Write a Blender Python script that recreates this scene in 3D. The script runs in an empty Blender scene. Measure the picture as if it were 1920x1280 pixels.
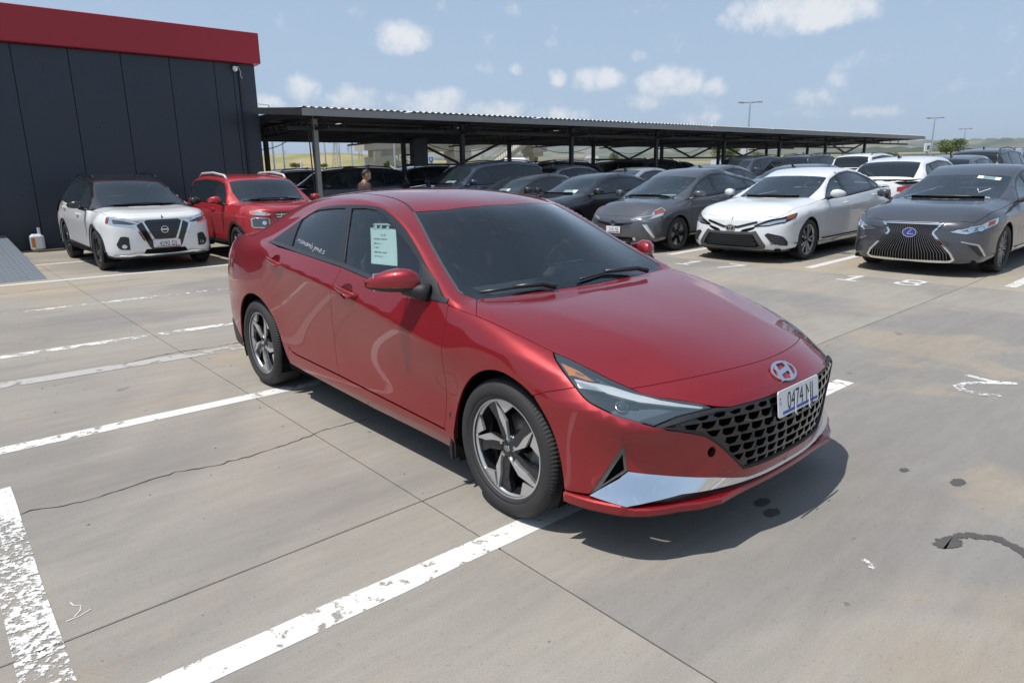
import bpy, bmesh, math, random
import numpy as np
from mathutils import Vector, Matrix, Euler
from mathutils.bvhtree import BVHTree
from mathutils.geometry import delaunay_2d_cdt

random.seed(7); np.random.seed(7)
scene = bpy.context.scene
# ------------------------------------------------------------------ camera (world: X along the painted bay lines, Y across them)
cam_d = bpy.data.cameras.new('camera')
cam = bpy.data.objects.new('camera', cam_d)
scene.collection.objects.link(cam)
scene.camera = cam
cam_d.sensor_width = 36.0
cam_d.lens = 36.0 * 1279.34 / 1920
cam_d.clip_start = 0.05; cam_d.clip_end = 30000
CAM_H = 1.4961
_yaw = math.radians(90 - 40.7238); _p = math.radians(13.8266); _r = math.radians(-0.7778)
_fw = Vector((math.cos(_yaw) * math.cos(_p), math.sin(_yaw) * math.cos(_p), -math.sin(_p)))
_ri = Vector((math.sin(_yaw), -math.cos(_yaw), 0)); _up = _ri.cross(_fw)
_r2 = _ri * math.cos(_r) + _up * math.sin(_r); _u2 = -_ri * math.sin(_r) + _up * math.cos(_r)
cam.matrix_world = Matrix((( _r2.x, _u2.x, -_fw.x, 0), (_r2.y, _u2.y, -_fw.y, 0), (_r2.z, _u2.z, -_fw.z, CAM_H), (0, 0, 0, 1)))

# ------------------------------------------------------------------ daylight
SUN_TO = Vector((0.38, -0.06, -0.92)).normalized()          # the way the sunlight travels
sun_d = bpy.data.lights.new('sun', 'SUN'); sun_d.energy = 4.4; sun_d.angle = math.radians(.53); sun_d.color = (1.0, .955, .89)
sun = bpy.data.objects.new('sun', sun_d); scene.collection.objects.link(sun)
sun.rotation_euler = SUN_TO.to_track_quat('-Z', 'Y').to_euler()
sun.location = (0, 0, 30)
scene.view_settings.view_transform = 'Standard'; scene.view_settings.look = 'None'
scene.view_settings.gamma = 1.0; scene.view_settings.exposure = 0.0; scene.view_settings.use_curve_mapping = False
world = bpy.data.worlds.new('World'); scene.world = world; world.use_nodes = True
_nt = world.node_tree
for _n in list(_nt.nodes): _nt.nodes.remove(_n)
def _nd(t, **kw):
    n = _nt.nodes.new(t)
    for k, v in kw.items(): setattr(n, k, v)
    return n
_L = _nt.links.new
_out = _nd('ShaderNodeOutputWorld'); _bg = _nd('ShaderNodeBackground'); _bg.inputs[1].default_value = .12
_sky = _nd('ShaderNodeTexSky'); _sky.sky_type = 'NISHITA'; _sky.sun_disc = False
_sky.sun_elevation = math.asin(-SUN_TO.z); _sky.sun_rotation = math.atan2(-SUN_TO.x, -SUN_TO.y)
_sky.air_density = 1.0; _sky.dust_density = 1.6; _sky.ozone_density = 1.2; _sky.altitude = 400
_tc = _nd('ShaderNodeTexCoord')
_nrm = _nd('ShaderNodeVectorMath', operation='NORMALIZE'); _L(_tc.outputs['Generated'], _nrm.inputs[0])
def _dir(px, py):
    d = (_fw + _r2 * ((px - 960) / 1279.34) - _u2 * ((py - 640) / 1279.34)).normalized()
    return d
# fair-weather cumulus: (where, half width, half height, strength); the rest of the ring of sky gets drifting puffs from noise
CLOUDS = [((752, 72), 46, 26, 1.0), ((571, 163), 30, 20, .9), ((676, 186), 60, 22, .75), ((690, 205), 90, 18, .5), ((820, 196), 62, 26, .85), ((860, 208), 60, 18, .7), ((938, 208), 34, 18, .8),
          ((1045, 146), 17, 14, .9), ((1125, 150), 48, 20, .8), ((1193, 111), 20, 14, .6), ((1250, 152), 52, 24, .95), ((1215, 190), 50, 14, .5), ((1345, 163), 20, 15, .7), ((1508, 22), 100, 30, .95),
          ((905, 125), 24, 11, .4), ((968, 131), 18, 11, .5), ((1540, 182), 44, 18, .5), ((1578, 152), 28, 13, .55), ((1647, 211), 32, 11, .6), ((1300, 226), 50, 12, .5), ((1060, 215), 60, 12, .5), ((495, 198), 26, 16, .7), ((1610, 115), 60, 16, .25), ((1500, 214), 50, 12, .4)]
_acc = None
_wn = _nd('ShaderNodeTexNoise'); _wn.inputs['Scale'].default_value = 26; _wn.inputs['Detail'].default_value = 7; _wn.inputs['Roughness'].default_value = .62
_L(_nrm.outputs[0], _wn.inputs['Vector'])
for (_c, _w, _h, _s) in CLOUDS:
    d = _dir(*_c)
    t = Vector((d.y, -d.x, 0)).normalized(); u = t.cross(d)
    sub = _nd('ShaderNodeVectorMath', operation='SUBTRACT'); _L(_nrm.outputs[0], sub.inputs[0]); sub.inputs[1].default_value = d
    a = _nd('ShaderNodeVectorMath', operation='DOT_PRODUCT'); _L(sub.outputs[0], a.inputs[0]); a.inputs[1].default_value = t * (1279.34 / _w)
    b = _nd('ShaderNodeVectorMath', operation='DOT_PRODUCT'); _L(sub.outputs[0], b.inputs[0]); b.inputs[1].default_value = u * (1279.34 / _h)
    a2 = _nd('ShaderNodeMath', operation='MULTIPLY'); _L(a.outputs['Value'], a2.inputs[0]); _L(a.outputs['Value'], a2.inputs[1])
    b2 = _nd('ShaderNodeMath', operation='MULTIPLY_ADD'); _L(b.outputs['Value'], b2.inputs[0]); _L(b.outputs['Value'], b2.inputs[1]); _L(a2.outputs[0], b2.inputs[2])
    f = _nd('ShaderNodeVectorMath', operation='DOT_PRODUCT'); _L(_nrm.outputs[0], f.inputs[0]); f.inputs[1].default_value = d
    mr = _nd('ShaderNodeMapRange'); _L(b2.outputs[0], mr.inputs[0]); mr.inputs[1].default_value = 0; mr.inputs[2].default_value = 2.0; mr.inputs[3].default_value = _s; mr.inputs[4].default_value = 0
    if _acc is None: _acc = mr.outputs[0]
    else:
        mx = _nd('ShaderNodeMath', operation='MAXIMUM'); _L(_acc, mx.inputs[0]); _L(mr.outputs[0], mx.inputs[1]); _acc = mx.outputs[0]
# puffs elsewhere round the horizon and overhead
_sep = _nd('ShaderNodeSeparateXYZ'); _L(_nrm.outputs[0], _sep.inputs[0])
_v2 = _nd('ShaderNodeVectorMath', operation='MULTIPLY'); _L(_nrm.outputs[0], _v2.inputs[0]); _v2.inputs[1].default_value = (1, 1, 2.2)
_n2 = _nd('ShaderNodeTexNoise'); _n2.inputs['Scale'].default_value = 5.5; _n2.inputs['Detail'].default_value = 5; _n2.inputs['Roughness'].default_value = .55; _L(_v2.outputs[0], _n2.inputs['Vector'])
_m3 = _nd('ShaderNodeMapRange'); _m3.inputs[1].default_value = .58; _m3.inputs[2].default_value = .80; _m3.inputs[3].default_value = 0; _m3.inputs[4].default_value = .8; _L(_n2.outputs['Fac'], _m3.inputs[0])
_fd = _nd('ShaderNodeVectorMath', operation='DOT_PRODUCT'); _L(_nrm.outputs[0], _fd.inputs[0]); _fd.inputs[1].default_value = Vector((_fw.x, _fw.y, .12)).normalized()
_m4 = _nd('ShaderNodeMapRange'); _m4.inputs[1].default_value = .80; _m4.inputs[2].default_value = .66; _L(_fd.outputs['Value'], _m4.inputs[0])
_m5 = _nd('ShaderNodeMath', operation='MULTIPLY'); _L(_m3.outputs[0], _m5.inputs[0]); _L(_m4.outputs[0], _m5.inputs[1])
_mx2 = _nd('ShaderNodeMath', operation='MAXIMUM'); _L(_acc, _mx2.inputs[0]); _L(_m5.outputs[0], _mx2.inputs[1])
# ragged edges
_e = _nd('ShaderNodeMapRange'); _e.inputs[1].default_value = .25; _e.inputs[2].default_value = .75; _e.inputs[3].default_value = -.62; _e.inputs[4].default_value = .42; _L(_wn.outputs['Fac'], _e.inputs[0])
_ad = _nd('ShaderNodeMath', operation='ADD'); _L(_mx2.outputs[0], _ad.inputs[0]); _L(_e.outputs[0], _ad.inputs[1])
_ss = _nd('ShaderNodeMapRange', interpolation_type='SMOOTHSTEP'); _ss.inputs[1].default_value = .06; _ss.inputs[2].default_value = .85; _ss.inputs[3].default_value = 0; _ss.inputs[4].default_value = .86; _L(_ad.outputs[0], _ss.inputs[0])
# thin high haze towards the horizon, then the clouds on the blue
_hz = _nd('ShaderNodeMapRange', interpolation_type='SMOOTHSTEP'); _hz.inputs[1].default_value = -.02; _hz.inputs[2].default_value = .60; _hz.inputs[3].default_value = .88; _hz.inputs[4].default_value = .42; _L(_sep.outputs['Z'], _hz.inputs[0])
_mh = _nd('ShaderNodeMix', data_type='RGBA'); _L(_hz.outputs[0], _mh.inputs[0]); _L(_sky.outputs[0], _mh.inputs[6]); _mh.inputs[7].default_value = (3.7, 4.85, 6.4, 1)
_mc = _nd('ShaderNodeMix', data_type='RGBA'); _L(_ss.outputs[0], _mc.inputs[0]); _L(_mh.outputs[2], _mc.inputs[6]); _mc.inputs[7].default_value = (7.4, 7.5, 7.7, 1)
_L(_mc.outputs[2], _bg.inputs[0]); _L(_bg.outputs[0], _out.inputs[0])
# ------------------------------------------------------------------ helpers
PI = math.pi
COL = bpy.context.scene.collection

def link_mesh(name, me, mat=None, parent=None):
    o = bpy.data.objects.new(name, me)
    COL.objects.link(o)
    if mat is not None:
        for m in (mat if isinstance(mat, (list, tuple)) else [mat]):
            me.materials.append(m)
    if parent is not None:
        o.parent = parent
    return o

def tag(o, label=None, cat=None, group=None, kind=None):
    if label: o['label'] = label
    if cat: o['category'] = cat
    if group: o['group'] = group
    if kind: o['kind'] = kind
    return o

def empty(name, loc=(0, 0, 0), rz=0.0, label=None, cat=None, group=None):
    o = bpy.data.objects.new(name, None)
    o.empty_display_size = 0.2
    COL.objects.link(o)
    o.location = loc
    o.rotation_euler = (0, 0, rz)
    return tag(o, label, cat, group)

def copy_tree(o, parent=None):
    c = o.copy()
    COL.objects.link(c)
    c.parent = parent
    for ch in list(o.children):
        copy_tree(ch, c)
    return c

class MB:
    """collects simple solids into one mesh"""
    def __init__(s):
        s.v = []; s.f = []; s.m = []; s.sm = []; s.mi = 0; s.smooth = False
    def add(s, vs, fs):
        b = len(s.v)
        s.v += [tuple(p) for p in vs]
        for f in fs:
            s.f.append([b + i for i in f]); s.m.append(s.mi); s.sm.append(s.smooth)
    def box(s, c, d, rz=0.0, bev=0.0):
        x, y, z = d[0] / 2, d[1] / 2, d[2] / 2
        if bev > 0:
            b = min(bev, x * .9, y * .9, z * .9)
            vs = []
            for (X, Y, Z) in ((x - b, y - b, z), (x, y - b, z - b), (x - b, y, z - b)):
                pass
            ring = lambda X, Y, Z: [(-X, -Y, Z), (X, -Y, Z), (X, Y, Z), (-X, Y, Z)]
            o8 = lambda X, Y, bb, Z: [(-X + bb, -Y, Z), (X - bb, -Y, Z), (X, -Y + bb, Z), (X, Y - bb, Z), (X - bb, Y, Z), (-X + bb, Y, Z), (-X, Y - bb, Z), (-X, -Y + bb, Z)]
            L = [o8(x - b, y - b, b * .5, -z), o8(x, y, b, -z + b), o8(x, y, b, z - b), o8(x - b, y - b, b * .5, z)]
            vs = sum(L, [])
            fs = [list(range(7, -1, -1)), list(range(24, 32))]
            for k in range(3):
                for i in range(8):
                    j = (i + 1) % 8
                    fs.append([k * 8 + i, k * 8 + j, k * 8 + 8 + j, k * 8 + 8 + i])
        else:
            vs = [(-x, -y, -z), (x, -y, -z), (x, y, -z), (-x, y, -z), (-x, -y, z), (x, -y, z), (x, y, z), (-x, y, z)]
            fs = [[3, 2, 1, 0], [4, 5, 6, 7], [0, 1, 5, 4], [1, 2, 6, 5], [2, 3, 7, 6], [3, 0, 4, 7]]
        ca, sa = math.cos(rz), math.sin(rz)
        s.add([(c[0] + p[0] * ca - p[1] * sa, c[1] + p[0] * sa + p[1] * ca, c[2] + p[2]) for p in vs], fs)
    def bar(s, a, b, w, h=None, up=(0, 0, 1)):
        a = Vector(a); b = Vector(b); h = h or w
        d = (b - a).normalized(); up = Vector(up)
        if abs(d.dot(up)) > .98: up = Vector((1, 0, 0))
        r = d.cross(up).normalized(); u = r.cross(d)
        vs = []
        for p in (a, b):
            for (i, j) in ((-1, -1), (1, -1), (1, 1), (-1, 1)):
                vs.append(p + r * (i * w / 2) + u * (j * h / 2))
        s.add(vs, [[3, 2, 1, 0], [4, 5, 6, 7], [0, 1, 5, 4], [1, 2, 6, 5], [2, 3, 7, 6], [3, 0, 4, 7]])
    def tube(s, pts, rad, n=8, caps=True):
        pts = [Vector(p) for p in pts]
        rr = rad if isinstance(rad, (list, tuple)) else [rad] * len(pts)
        vs = []; fs = []; pr = None
        for i, p in enumerate(pts):
            d = (pts[min(i + 1, len(pts) - 1)] - pts[max(i - 1, 0)]).normalized()
            if pr is None:
                u = Vector((0, 0, 1)) if abs(d.z) < .9 else Vector((1, 0, 0))
                r = d.cross(u).normalized()
            else:
                r = (pr - d * pr.dot(d)).normalized()
            pr = r; u = r.cross(d)
            for k in range(n):
                a = 2 * PI * k / n
                vs.append(p + (r * math.cos(a) + u * math.sin(a)) * rr[i])
        for i in range(len(pts) - 1):
            for k in range(n):
                j = (k + 1) % n
                fs.append([i * n + j, i * n + k, (i + 1) * n + k, (i + 1) * n + j])
        if caps:
            fs.append(list(range(n))); fs.append(list(range((len(pts) - 1) * n, len(pts) * n))[::-1])
        s.add(vs, fs)
    def lathe(s, prof, n=32, axis='z', c=(0, 0, 0), close=False):
        vs = []; fs = []
        for (r, h) in prof:
            for k in range(n):
                a = 2 * PI * k / n
                if axis == 'z': vs.append((c[0] + r * math.cos(a), c[1] + r * math.sin(a), c[2] + h))
                elif axis == 'y': vs.append((c[0] + r * math.cos(a), c[1] + h, c[2] + r * math.sin(a)))
                else: vs.append((c[0] + h, c[1] + r * math.cos(a), c[2] + r * math.sin(a)))
        m = len(prof)
        for i in range(m - 1 + (1 if close else 0)):
            i2 = (i + 1) % m
            for k in range(n):
                j = (k + 1) % n
                f = [i * n + k, i * n + j, i2 * n + j, i2 * n + k]
                fs.append(f if axis != 'y' else f[::-1])
        s.add(vs, fs)
    def prism(s, poly, origin, eu, ev, depth):
        """2D polygon extruded along -n (n = eu x ev)"""
        o = Vector(origin); eu = Vector(eu); ev = Vector(ev); n = eu.cross(ev).normalized()
        area = sum(poly[i][0] * poly[(i + 1) % len(poly)][1] - poly[(i + 1) % len(poly)][0] * poly[i][1] for i in range(len(poly)))
        if area < 0: poly = poly[::-1]
        k = len(poly)
        top = [o + eu * p[0] + ev * p[1] for p in poly]
        bot = [p - n * depth for p in top]
        fs = [list(range(k)), list(range(2 * k - 1, k - 1, -1))]
        for i in range(k):
            j = (i + 1) % k
            fs.append([j, i, k + i, k + j])
        s.add(top + bot, fs)
    def build(s, name, mat=None, parent=None, smooth=None):
        me = bpy.data.meshes.new(name)
        me.from_pydata([tuple(p) for p in s.v], [], s.f)
        me.polygons.foreach_set('material_index', s.m)
        me.polygons.foreach_set('use_smooth', [bool(smooth)] * len(s.f) if smooth is not None else s.sm)
        me.update()
        return link_mesh(name, me, mat, parent)

# ------------------------------------------------------------------ materials
def nmat(name):
    m = bpy.data.materials.new(name)
    m.use_nodes = True
    nt = m.node_tree
    for n in list(nt.nodes): nt.nodes.remove(n)
    out = nt.nodes.new('ShaderNodeOutputMaterial')
    return m, nt, out

def setin(n, **kw):
    for k, v in kw.items():
        n.inputs[k.replace('_', ' ')].default_value = v

def pbr(name, col, rough=.5, metal=0., coat=0., spec=.5, var=0., vscale=8., bump=0., bscale=60., coatr=.03, emit=None, estr=0., rvar=0.):
    m, nt, out = nmat(name)
    b = nt.nodes.new('ShaderNodeBsdfPrincipled')
    nt.links.new(b.outputs[0], out.inputs[0])
    c = (*col, 1)
    b.inputs['Base Color'].default_value = c
    b.inputs['Roughness'].default_value = rough
    b.inputs['Metallic'].default_value = metal
    b.inputs['Coat Weight'].default_value = coat
    b.inputs['Coat Roughness'].default_value = coatr
    b.inputs['Specular IOR Level'].default_value = spec
    if emit:
        b.inputs['Emission Color'].default_value = (*emit, 1); b.inputs['Emission Strength'].default_value = estr
    if var or bump or rvar:
        tc = nt.nodes.new('ShaderNodeTexCoord')
        if var or rvar:
            nz = nt.nodes.new('ShaderNodeTexNoise'); nz.inputs['Scale'].default_value = vscale; nz.inputs['Detail'].default_value = 5
            nt.links.new(tc.outputs['Object'], nz.inputs['Vector'])
        if var:
            mx = nt.nodes.new('ShaderNodeMix'); mx.data_type = 'RGBA'
            mx.inputs[6].default_value = (*[x * (1 - var) for x in col], 1)
            mx.inputs[7].default_value = (*[min(1, x * (1 + var)) for x in col], 1)
            nt.links.new(nz.outputs['Fac'], mx.inputs[0]); nt.links.new(mx.outputs[2], b.inputs['Base Color'])
        if rvar:
            mr = nt.nodes.new('ShaderNodeMapRange'); mr.inputs[1].default_value = .3; mr.inputs[2].default_value = .7
            mr.inputs[3].default_value = max(0, rough - rvar); mr.inputs[4].default_value = min(1, rough + rvar)
            nt.links.new(nz.outputs['Fac'], mr.inputs[0]); nt.links.new(mr.outputs[0], b.inputs['Roughness'])
        if bump:
            n2 = nt.nodes.new('ShaderNodeTexNoise'); n2.inputs['Scale'].default_value = bscale; n2.inputs['Detail'].default_value = 3
            nt.links.new(tc.outputs['Object'], n2.inputs['Vector'])
            bp = nt.nodes.new('ShaderNodeBump'); bp.inputs['Strength'].default_value = bump; bp.inputs['Distance'].default_value = .01
            nt.links.new(n2.outputs['Fac'], bp.inputs['Height']); nt.links.new(bp.outputs[0], b.inputs['Normal'])
    return m

def paint(name, col, metal=.0, rough=.35, flake=.25, dust_sheen=.04):
    """clear-coated car paint: flake sparkle in the base, thin dust film"""
    m, nt, out = nmat(name)
    b = nt.nodes.new('ShaderNodeBsdfPrincipled')
    tc = nt.nodes.new('ShaderNodeTexCoord')
    vo = nt.nodes.new('ShaderNodeTexVoronoi'); vo.inputs['Scale'].default_value = 900
    nt.links.new(tc.outputs['Object'], vo.inputs['Vector'])
    mx = nt.nodes.new('ShaderNodeMix'); mx.data_type = 'RGBA'
    mx.inputs[6].default_value = (*[x * (1 - flake) for x in col], 1)
    mx.inputs[7].default_value = (*[min(1, x * (1 + flake)) for x in col], 1)
    nt.links.new(vo.outputs['Color'], mx.inputs[0])
    nz = nt.nodes.new('ShaderNodeTexNoise'); nz.inputs['Scale'].default_value = 3; nz.inputs['Detail'].default_value = 8; nz.inputs['Roughness'].default_value = .65
    nt.links.new(tc.outputs['Object'], nz.inputs['Vector'])
    mr = nt.nodes.new('ShaderNodeMapRange'); mr.inputs[1].default_value = .35; mr.inputs[2].default_value = .8; mr.inputs[3].default_value = 0; mr.inputs[4].default_value = dust_sheen * 2
    nt.links.new(nz.outputs['Fac'], mr.inputs[0])
    m2 = nt.nodes.new('ShaderNodeMix'); m2.data_type = 'RGBA'; m2.inputs[7].default_value = (.35, .31, .27, 1)
    nt.links.new(mr.outputs[0], m2.inputs[0]); nt.links.new(mx.outputs[2], m2.inputs[6])
    nt.links.new(m2.outputs[2], b.inputs['Base Color'])
    b.inputs['Metallic'].default_value = metal; b.inputs['Roughness'].default_value = rough
    b.inputs['Coat Weight'].default_value = 1; b.inputs['Coat Roughness'].default_value = .025
    b.inputs['Coat IOR'].default_value = 1.5
    nt.links.new(b.outputs[0], out.inputs[0])
    return m

def glass(name, tint=(.75, .85, .85), ior=1.5, boost=1.0, dust_sheen=.02):
    """thin tinted pane: fresnel mix of see-through and mirror"""
    m, nt, out = nmat(name)
    tr = nt.nodes.new('ShaderNodeBsdfTransparent'); tr.inputs[0].default_value = (*tint, 1)
    gl = nt.nodes.new('ShaderNodeBsdfGlossy'); gl.inputs['Roughness'].default_value = .01
    fr = nt.nodes.new('ShaderNodeFresnel'); fr.inputs['IOR'].default_value = ior
    mu = nt.nodes.new('ShaderNodeMath'); mu.operation = 'MULTIPLY'; mu.inputs[1].default_value = boost; mu.use_clamp = True
    nt.links.new(fr.outputs[0], mu.inputs[0])
    mx = nt.nodes.new('ShaderNodeMixShader')
    nt.links.new(mu.outputs[0], mx.inputs[0]); nt.links.new(tr.outputs[0], mx.inputs[1]); nt.links.new(gl.outputs[0], mx.inputs[2])
    df = nt.nodes.new('ShaderNodeBsdfDiffuse'); df.inputs[0].default_value = (.30, .43, .52, 1)  # pale blue veil: sky reflection painted into the pane, along with dust
    m2 = nt.nodes.new('ShaderNodeMixShader'); m2.inputs[0].default_value = dust_sheen
    nt.links.new(mx.outputs[0], m2.inputs[1]); nt.links.new(df.outputs[0], m2.inputs[2])
    nt.links.new(m2.outputs[0], out.inputs[0])
    return m

# ------------------------------------------------------------------ car surfaces
# cage: hull rows r0..r5 over columns c0..c20 (front centre, round the side, to the rear centre)
# and a top strip of lines m0..m2 between hull columns c4..c16; its outer line m3 is the cantrail.
NC = 21; A_COL = 8; C_COL = 15

def build_surface(hull, strip, edge, creases, level=3, fit=6, arch=None):
    """hull[r][c] -> (x,y,z); strip[c] -> 3 points m0,m1,m2 for c=4..16; edge[c] for c=9..14 cantrail"""
    vid = {}; V = []
    def add(key, p):
        vid[key] = len(V); V.append(list(p))
    R = len(hull)
    for r in range(R):
        for c in range(NC):
            x, y, z = hull[r][c]
            if c in (0, NC - 1): y = 0.0
            add(('h', r, c, 1), (x, y, z))
            if c in (0, NC - 1): vid[('h', r, c, -1)] = vid[('h', r, c, 1)]
            else: add(('h', r, c, -1), (x, -y, z))
    T = R - 1
    for c in range(4, 17):
        for m in range(3):
            x, y, z = strip[c][m]
            if m == 0:
                add(('t', m, c, 1), (x, 0, z)); vid[('t', m, c, -1)] = vid[('t', m, c, 1)]
            else:
                add(('t', m, c, 1), (x, y, z)); add(('t', m, c, -1), (x, -y, z))
    for c in range(A_COL + 1, C_COL):
        x, y, z = edge[c]
        add(('e', c, 1), (x, y, z)); add(('e', c, -1), (x, -y, z))
    for s in (1, -1):
        for c in range(4, 17):
            if c <= A_COL or c >= C_COL: vid[('t', 3, c, s)] = vid[('h', T, c, s)]
            else: vid[('t', 3, c, s)] = vid[('e', c, s)]
        for m in range(4):
            vid[('t', m, 3, s)] = vid[('h', T, m, s)]
            vid[('t', m, 17, s)] = vid[('h', T, NC - 1 - m, s)]
    F = []
    def quad(a, b, c, d, s):
        q = [vid[a], vid[b], vid[c], vid[d]]
        u = []
        for i in q:
            if i not in u: u.append(i)
        if len(u) >= 3: F.append(u if s > 0 else u[::-1])
    for s in (1, -1):
        for r in range(R - 1):
            for c in range(NC - 1):
                quad(('h', r, c, s), ('h', r, c + 1, s), ('h', r + 1, c + 1, s), ('h', r + 1, c, s), s)
        for c in range(3, 17):
            for m in range(3):
                quad(('t', m + 1, c, s), ('t', m + 1, c + 1, s), ('t', m, c + 1, s), ('t', m, c, s), s)
        for c in range(A_COL, C_COL):
            quad(('h', T, c, s), ('h', T, c + 1, s), ('t', 3, c + 1, s), ('t', 3, c, s), s)
    me = bpy.data.meshes.new('cage')
    me.from_pydata(V, [], F); me.update()
    cr = {}
    for (a, b, w) in creases:
        for s in (1, -1):
            i, j = vid[a + (s,)], vid[b + (s,)]
            cr[(min(i, j), max(i, j))] = w
    at = me.attributes.new('crease_edge', 'FLOAT', 'EDGE')
    at.data.foreach_set('value', [cr.get((min(e.vertices), max(e.vertices)), 0.0) for e in me.edges])
    ob = bpy.data.objects.new('cage', me); COL.objects.link(ob)
    md = ob.modifiers.new('s', 'SUBSURF'); md.levels = 1; md.render_levels = 1; md.use_limit_surface = True
    md.boundary_smooth = 'ALL'
    tgt = np.array(V); cur = tgt.copy(); n = len(V)
    for it in range(fit):
        me.vertices.foreach_set('co', cur.ravel()); me.update()
        dg = bpy.context.evaluated_depsgraph_get(); dg.update()
        ev = ob.evaluated_get(dg); m2 = ev.to_mesh()
        co = np.empty(len(m2.vertices) * 3); m2.vertices.foreach_get('co', co); ev.to_mesh_clear()
        cur = cur + 0.85 * (tgt - co.reshape(-1, 3)[:n])
    me.vertices.foreach_set('co', cur.ravel()); me.update()
    md.levels = level
    dg = bpy.context.evaluated_depsgraph_get(); dg.update()
    ev = ob.evaluated_get(dg); m2 = ev.to_mesh()
    co = np.empty(len(m2.vertices) * 3); m2.vertices.foreach_get('co', co); co = co.reshape(-1, 3)
    polys = [tuple(p.vertices) for p in m2.polygons]
    ev.to_mesh_clear()
    bpy.data.objects.remove(ob); bpy.data.meshes.remove(me)
    return Surf(co, polys)

class Surf:
    def __init__(s, co, polys):
        s.co = co; s.polys = polys
        tri = []
        for p in polys:
            for k in range(1, len(p) - 1): tri.append((p[0], p[k], p[k + 1]))
        s.tri = np.array(tri)
        s.update()
    def update(s):
        a, b, c = s.co[s.tri[:, 0]], s.co[s.tri[:, 1]], s.co[s.tri[:, 2]]
        fn = np.cross(b - a, c - a)
        n = np.zeros_like(s.co)
        for k in range(3): np.add.at(n, s.tri[:, k], fn)
        s.n = n / (np.linalg.norm(n, axis=1, keepdims=True) + 1e-12)
        s.bvh = BVHTree.FromPolygons([Vector(p) for p in s.co], [tuple(int(q) for q in t) for t in s.tri])
    def nrm(s, p, fi):
        t = s.tri[fi]; a, b, c = s.co[t[0]], s.co[t[1]], s.co[t[2]]
        v0, v1, v2 = b - a, c - a, np.array(p) - a
        d00, d01, d11, d20, d21 = v0 @ v0, v0 @ v1, v1 @ v1, v2 @ v0, v2 @ v1
        den = d00 * d11 - d01 * d01 + 1e-18
        v = (d11 * d20 - d01 * d21) / den; w = (d00 * d21 - d01 * d20) / den
        n = s.n[t[0]] * (1 - v - w) + s.n[t[1]] * v + s.n[t[2]] * w
        return n / (np.linalg.norm(n) + 1e-12)
    def hit(s, o, d):
        d = Vector(d).normalized()
        loc, no, fi, dist = s.bvh.ray_cast(Vector(o), d)
        if loc is None:
            return None
        p = np.array(loc)
        return p, s.nrm(p, fi)
    def near(s, p):
        loc, no, fi, dist = s.bvh.find_nearest(Vector(p))
        p = np.array(loc); return p, s.nrm(p, fi)
    def S(s, x, z, side=-1):
        h = s.hit((x, 3 * side, z), (0, -side, 0))
        return h[0] if h else s.near((x, .8 * side, z))[0]
    def F(s, y, z):
        h = s.hit((5, y, z), (-1, 0, 0))
        return h[0] if h else s.near((2, y, z))[0]
    def B(s, y, z):
        h = s.hit((-6, y, z), (1, 0, 0))
        return h[0] if h else s.near((-2, y, z))[0]
    def T(s, x, y):
        h = s.hit((x, y, 4), (0, 0, -1))
        return h[0] if h else s.near((x, y, 1))[0]

def inset_poly(P, g):
    n = len(P); Q = []
    A = 0.5 * np.sum(P[:, 0] * np.roll(P[:, 1], -1) - np.roll(P[:, 0], -1) * P[:, 1])
    sg = 1 if A > 0 else -1
    for i in range(n):
        a, b, c = P[i - 1], P[i], P[(i + 1) % n]
        d1 = (b - a) / (np.linalg.norm(b - a) + 1e-9); d2 = (c - b) / (np.linalg.norm(c - b) + 1e-9)
        n1 = np.array([-d1[1], d1[0]]) * sg; n2 = np.array([-d2[1], d2[0]]) * sg
        m = n1 + n2; l = m @ m
        m = m * (2 / max(l, .35)) * .5 if l > 1e-6 else n1
        k = m @ n1
        Q.append(b + m * g / max(abs(k), .4) * (1 if k >= 0 else 1))
    return np.array(Q)

def resample(P, h, closed=True):
    out = []
    n = len(P)
    for i in range(n if closed else n - 1):
        a, b = P[i], P[(i + 1) % n]
        k = max(1, int(math.ceil(np.linalg.norm(b - a) / h)))
        for j in range(k): out.append(a + (b - a) * j / k)
    if not closed: out.append(P[-1])
    return np.array(out)

def in_poly(pts, poly):
    x, y = pts[:, 0], pts[:, 1]; ins = np.zeros(len(pts), bool)
    n = len(poly); j = n - 1
    for i in range(n):
        xi, yi = poly[i]; xj, yj = poly[j]
        c = ((yi > y) != (yj > y)) & (x < (xj - xi) * (y - yi) / (yj - yi + 1e-15) + xi)
        ins ^= c; j = i
    return ins

def chaikin(P, n=1, closed=True):
    P = [np.array(p, float) for p in P]
    for _ in range(n):
        Q = []
        m = len(P)
        if not closed: Q.append(P[0])
        for i in range(m if closed else m - 1):
            a, b = P[i], P[(i + 1) % m]
            Q += [a * .75 + b * .25, a * .25 + b * .75]
        if not closed: Q.append(P[-1])
        P = Q
    return P

def densify(surf, L, h):
    out = []
    P = [np.asarray(q, float) for q in L]
    for a, b in zip(P, P[1:] + P[:1]):
        l = np.linalg.norm(b - a); k = max(1, int(math.ceil(l / h)))
        if l < 1e-5: continue
        out.append(surf.near(a)[0])
        for j in range(1, k): out.append(surf.near(a + (b - a) * j / k)[0])
    return out

def sm(L, n=2): return [tuple(q) for q in chaikin(L, n, False)]

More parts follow.
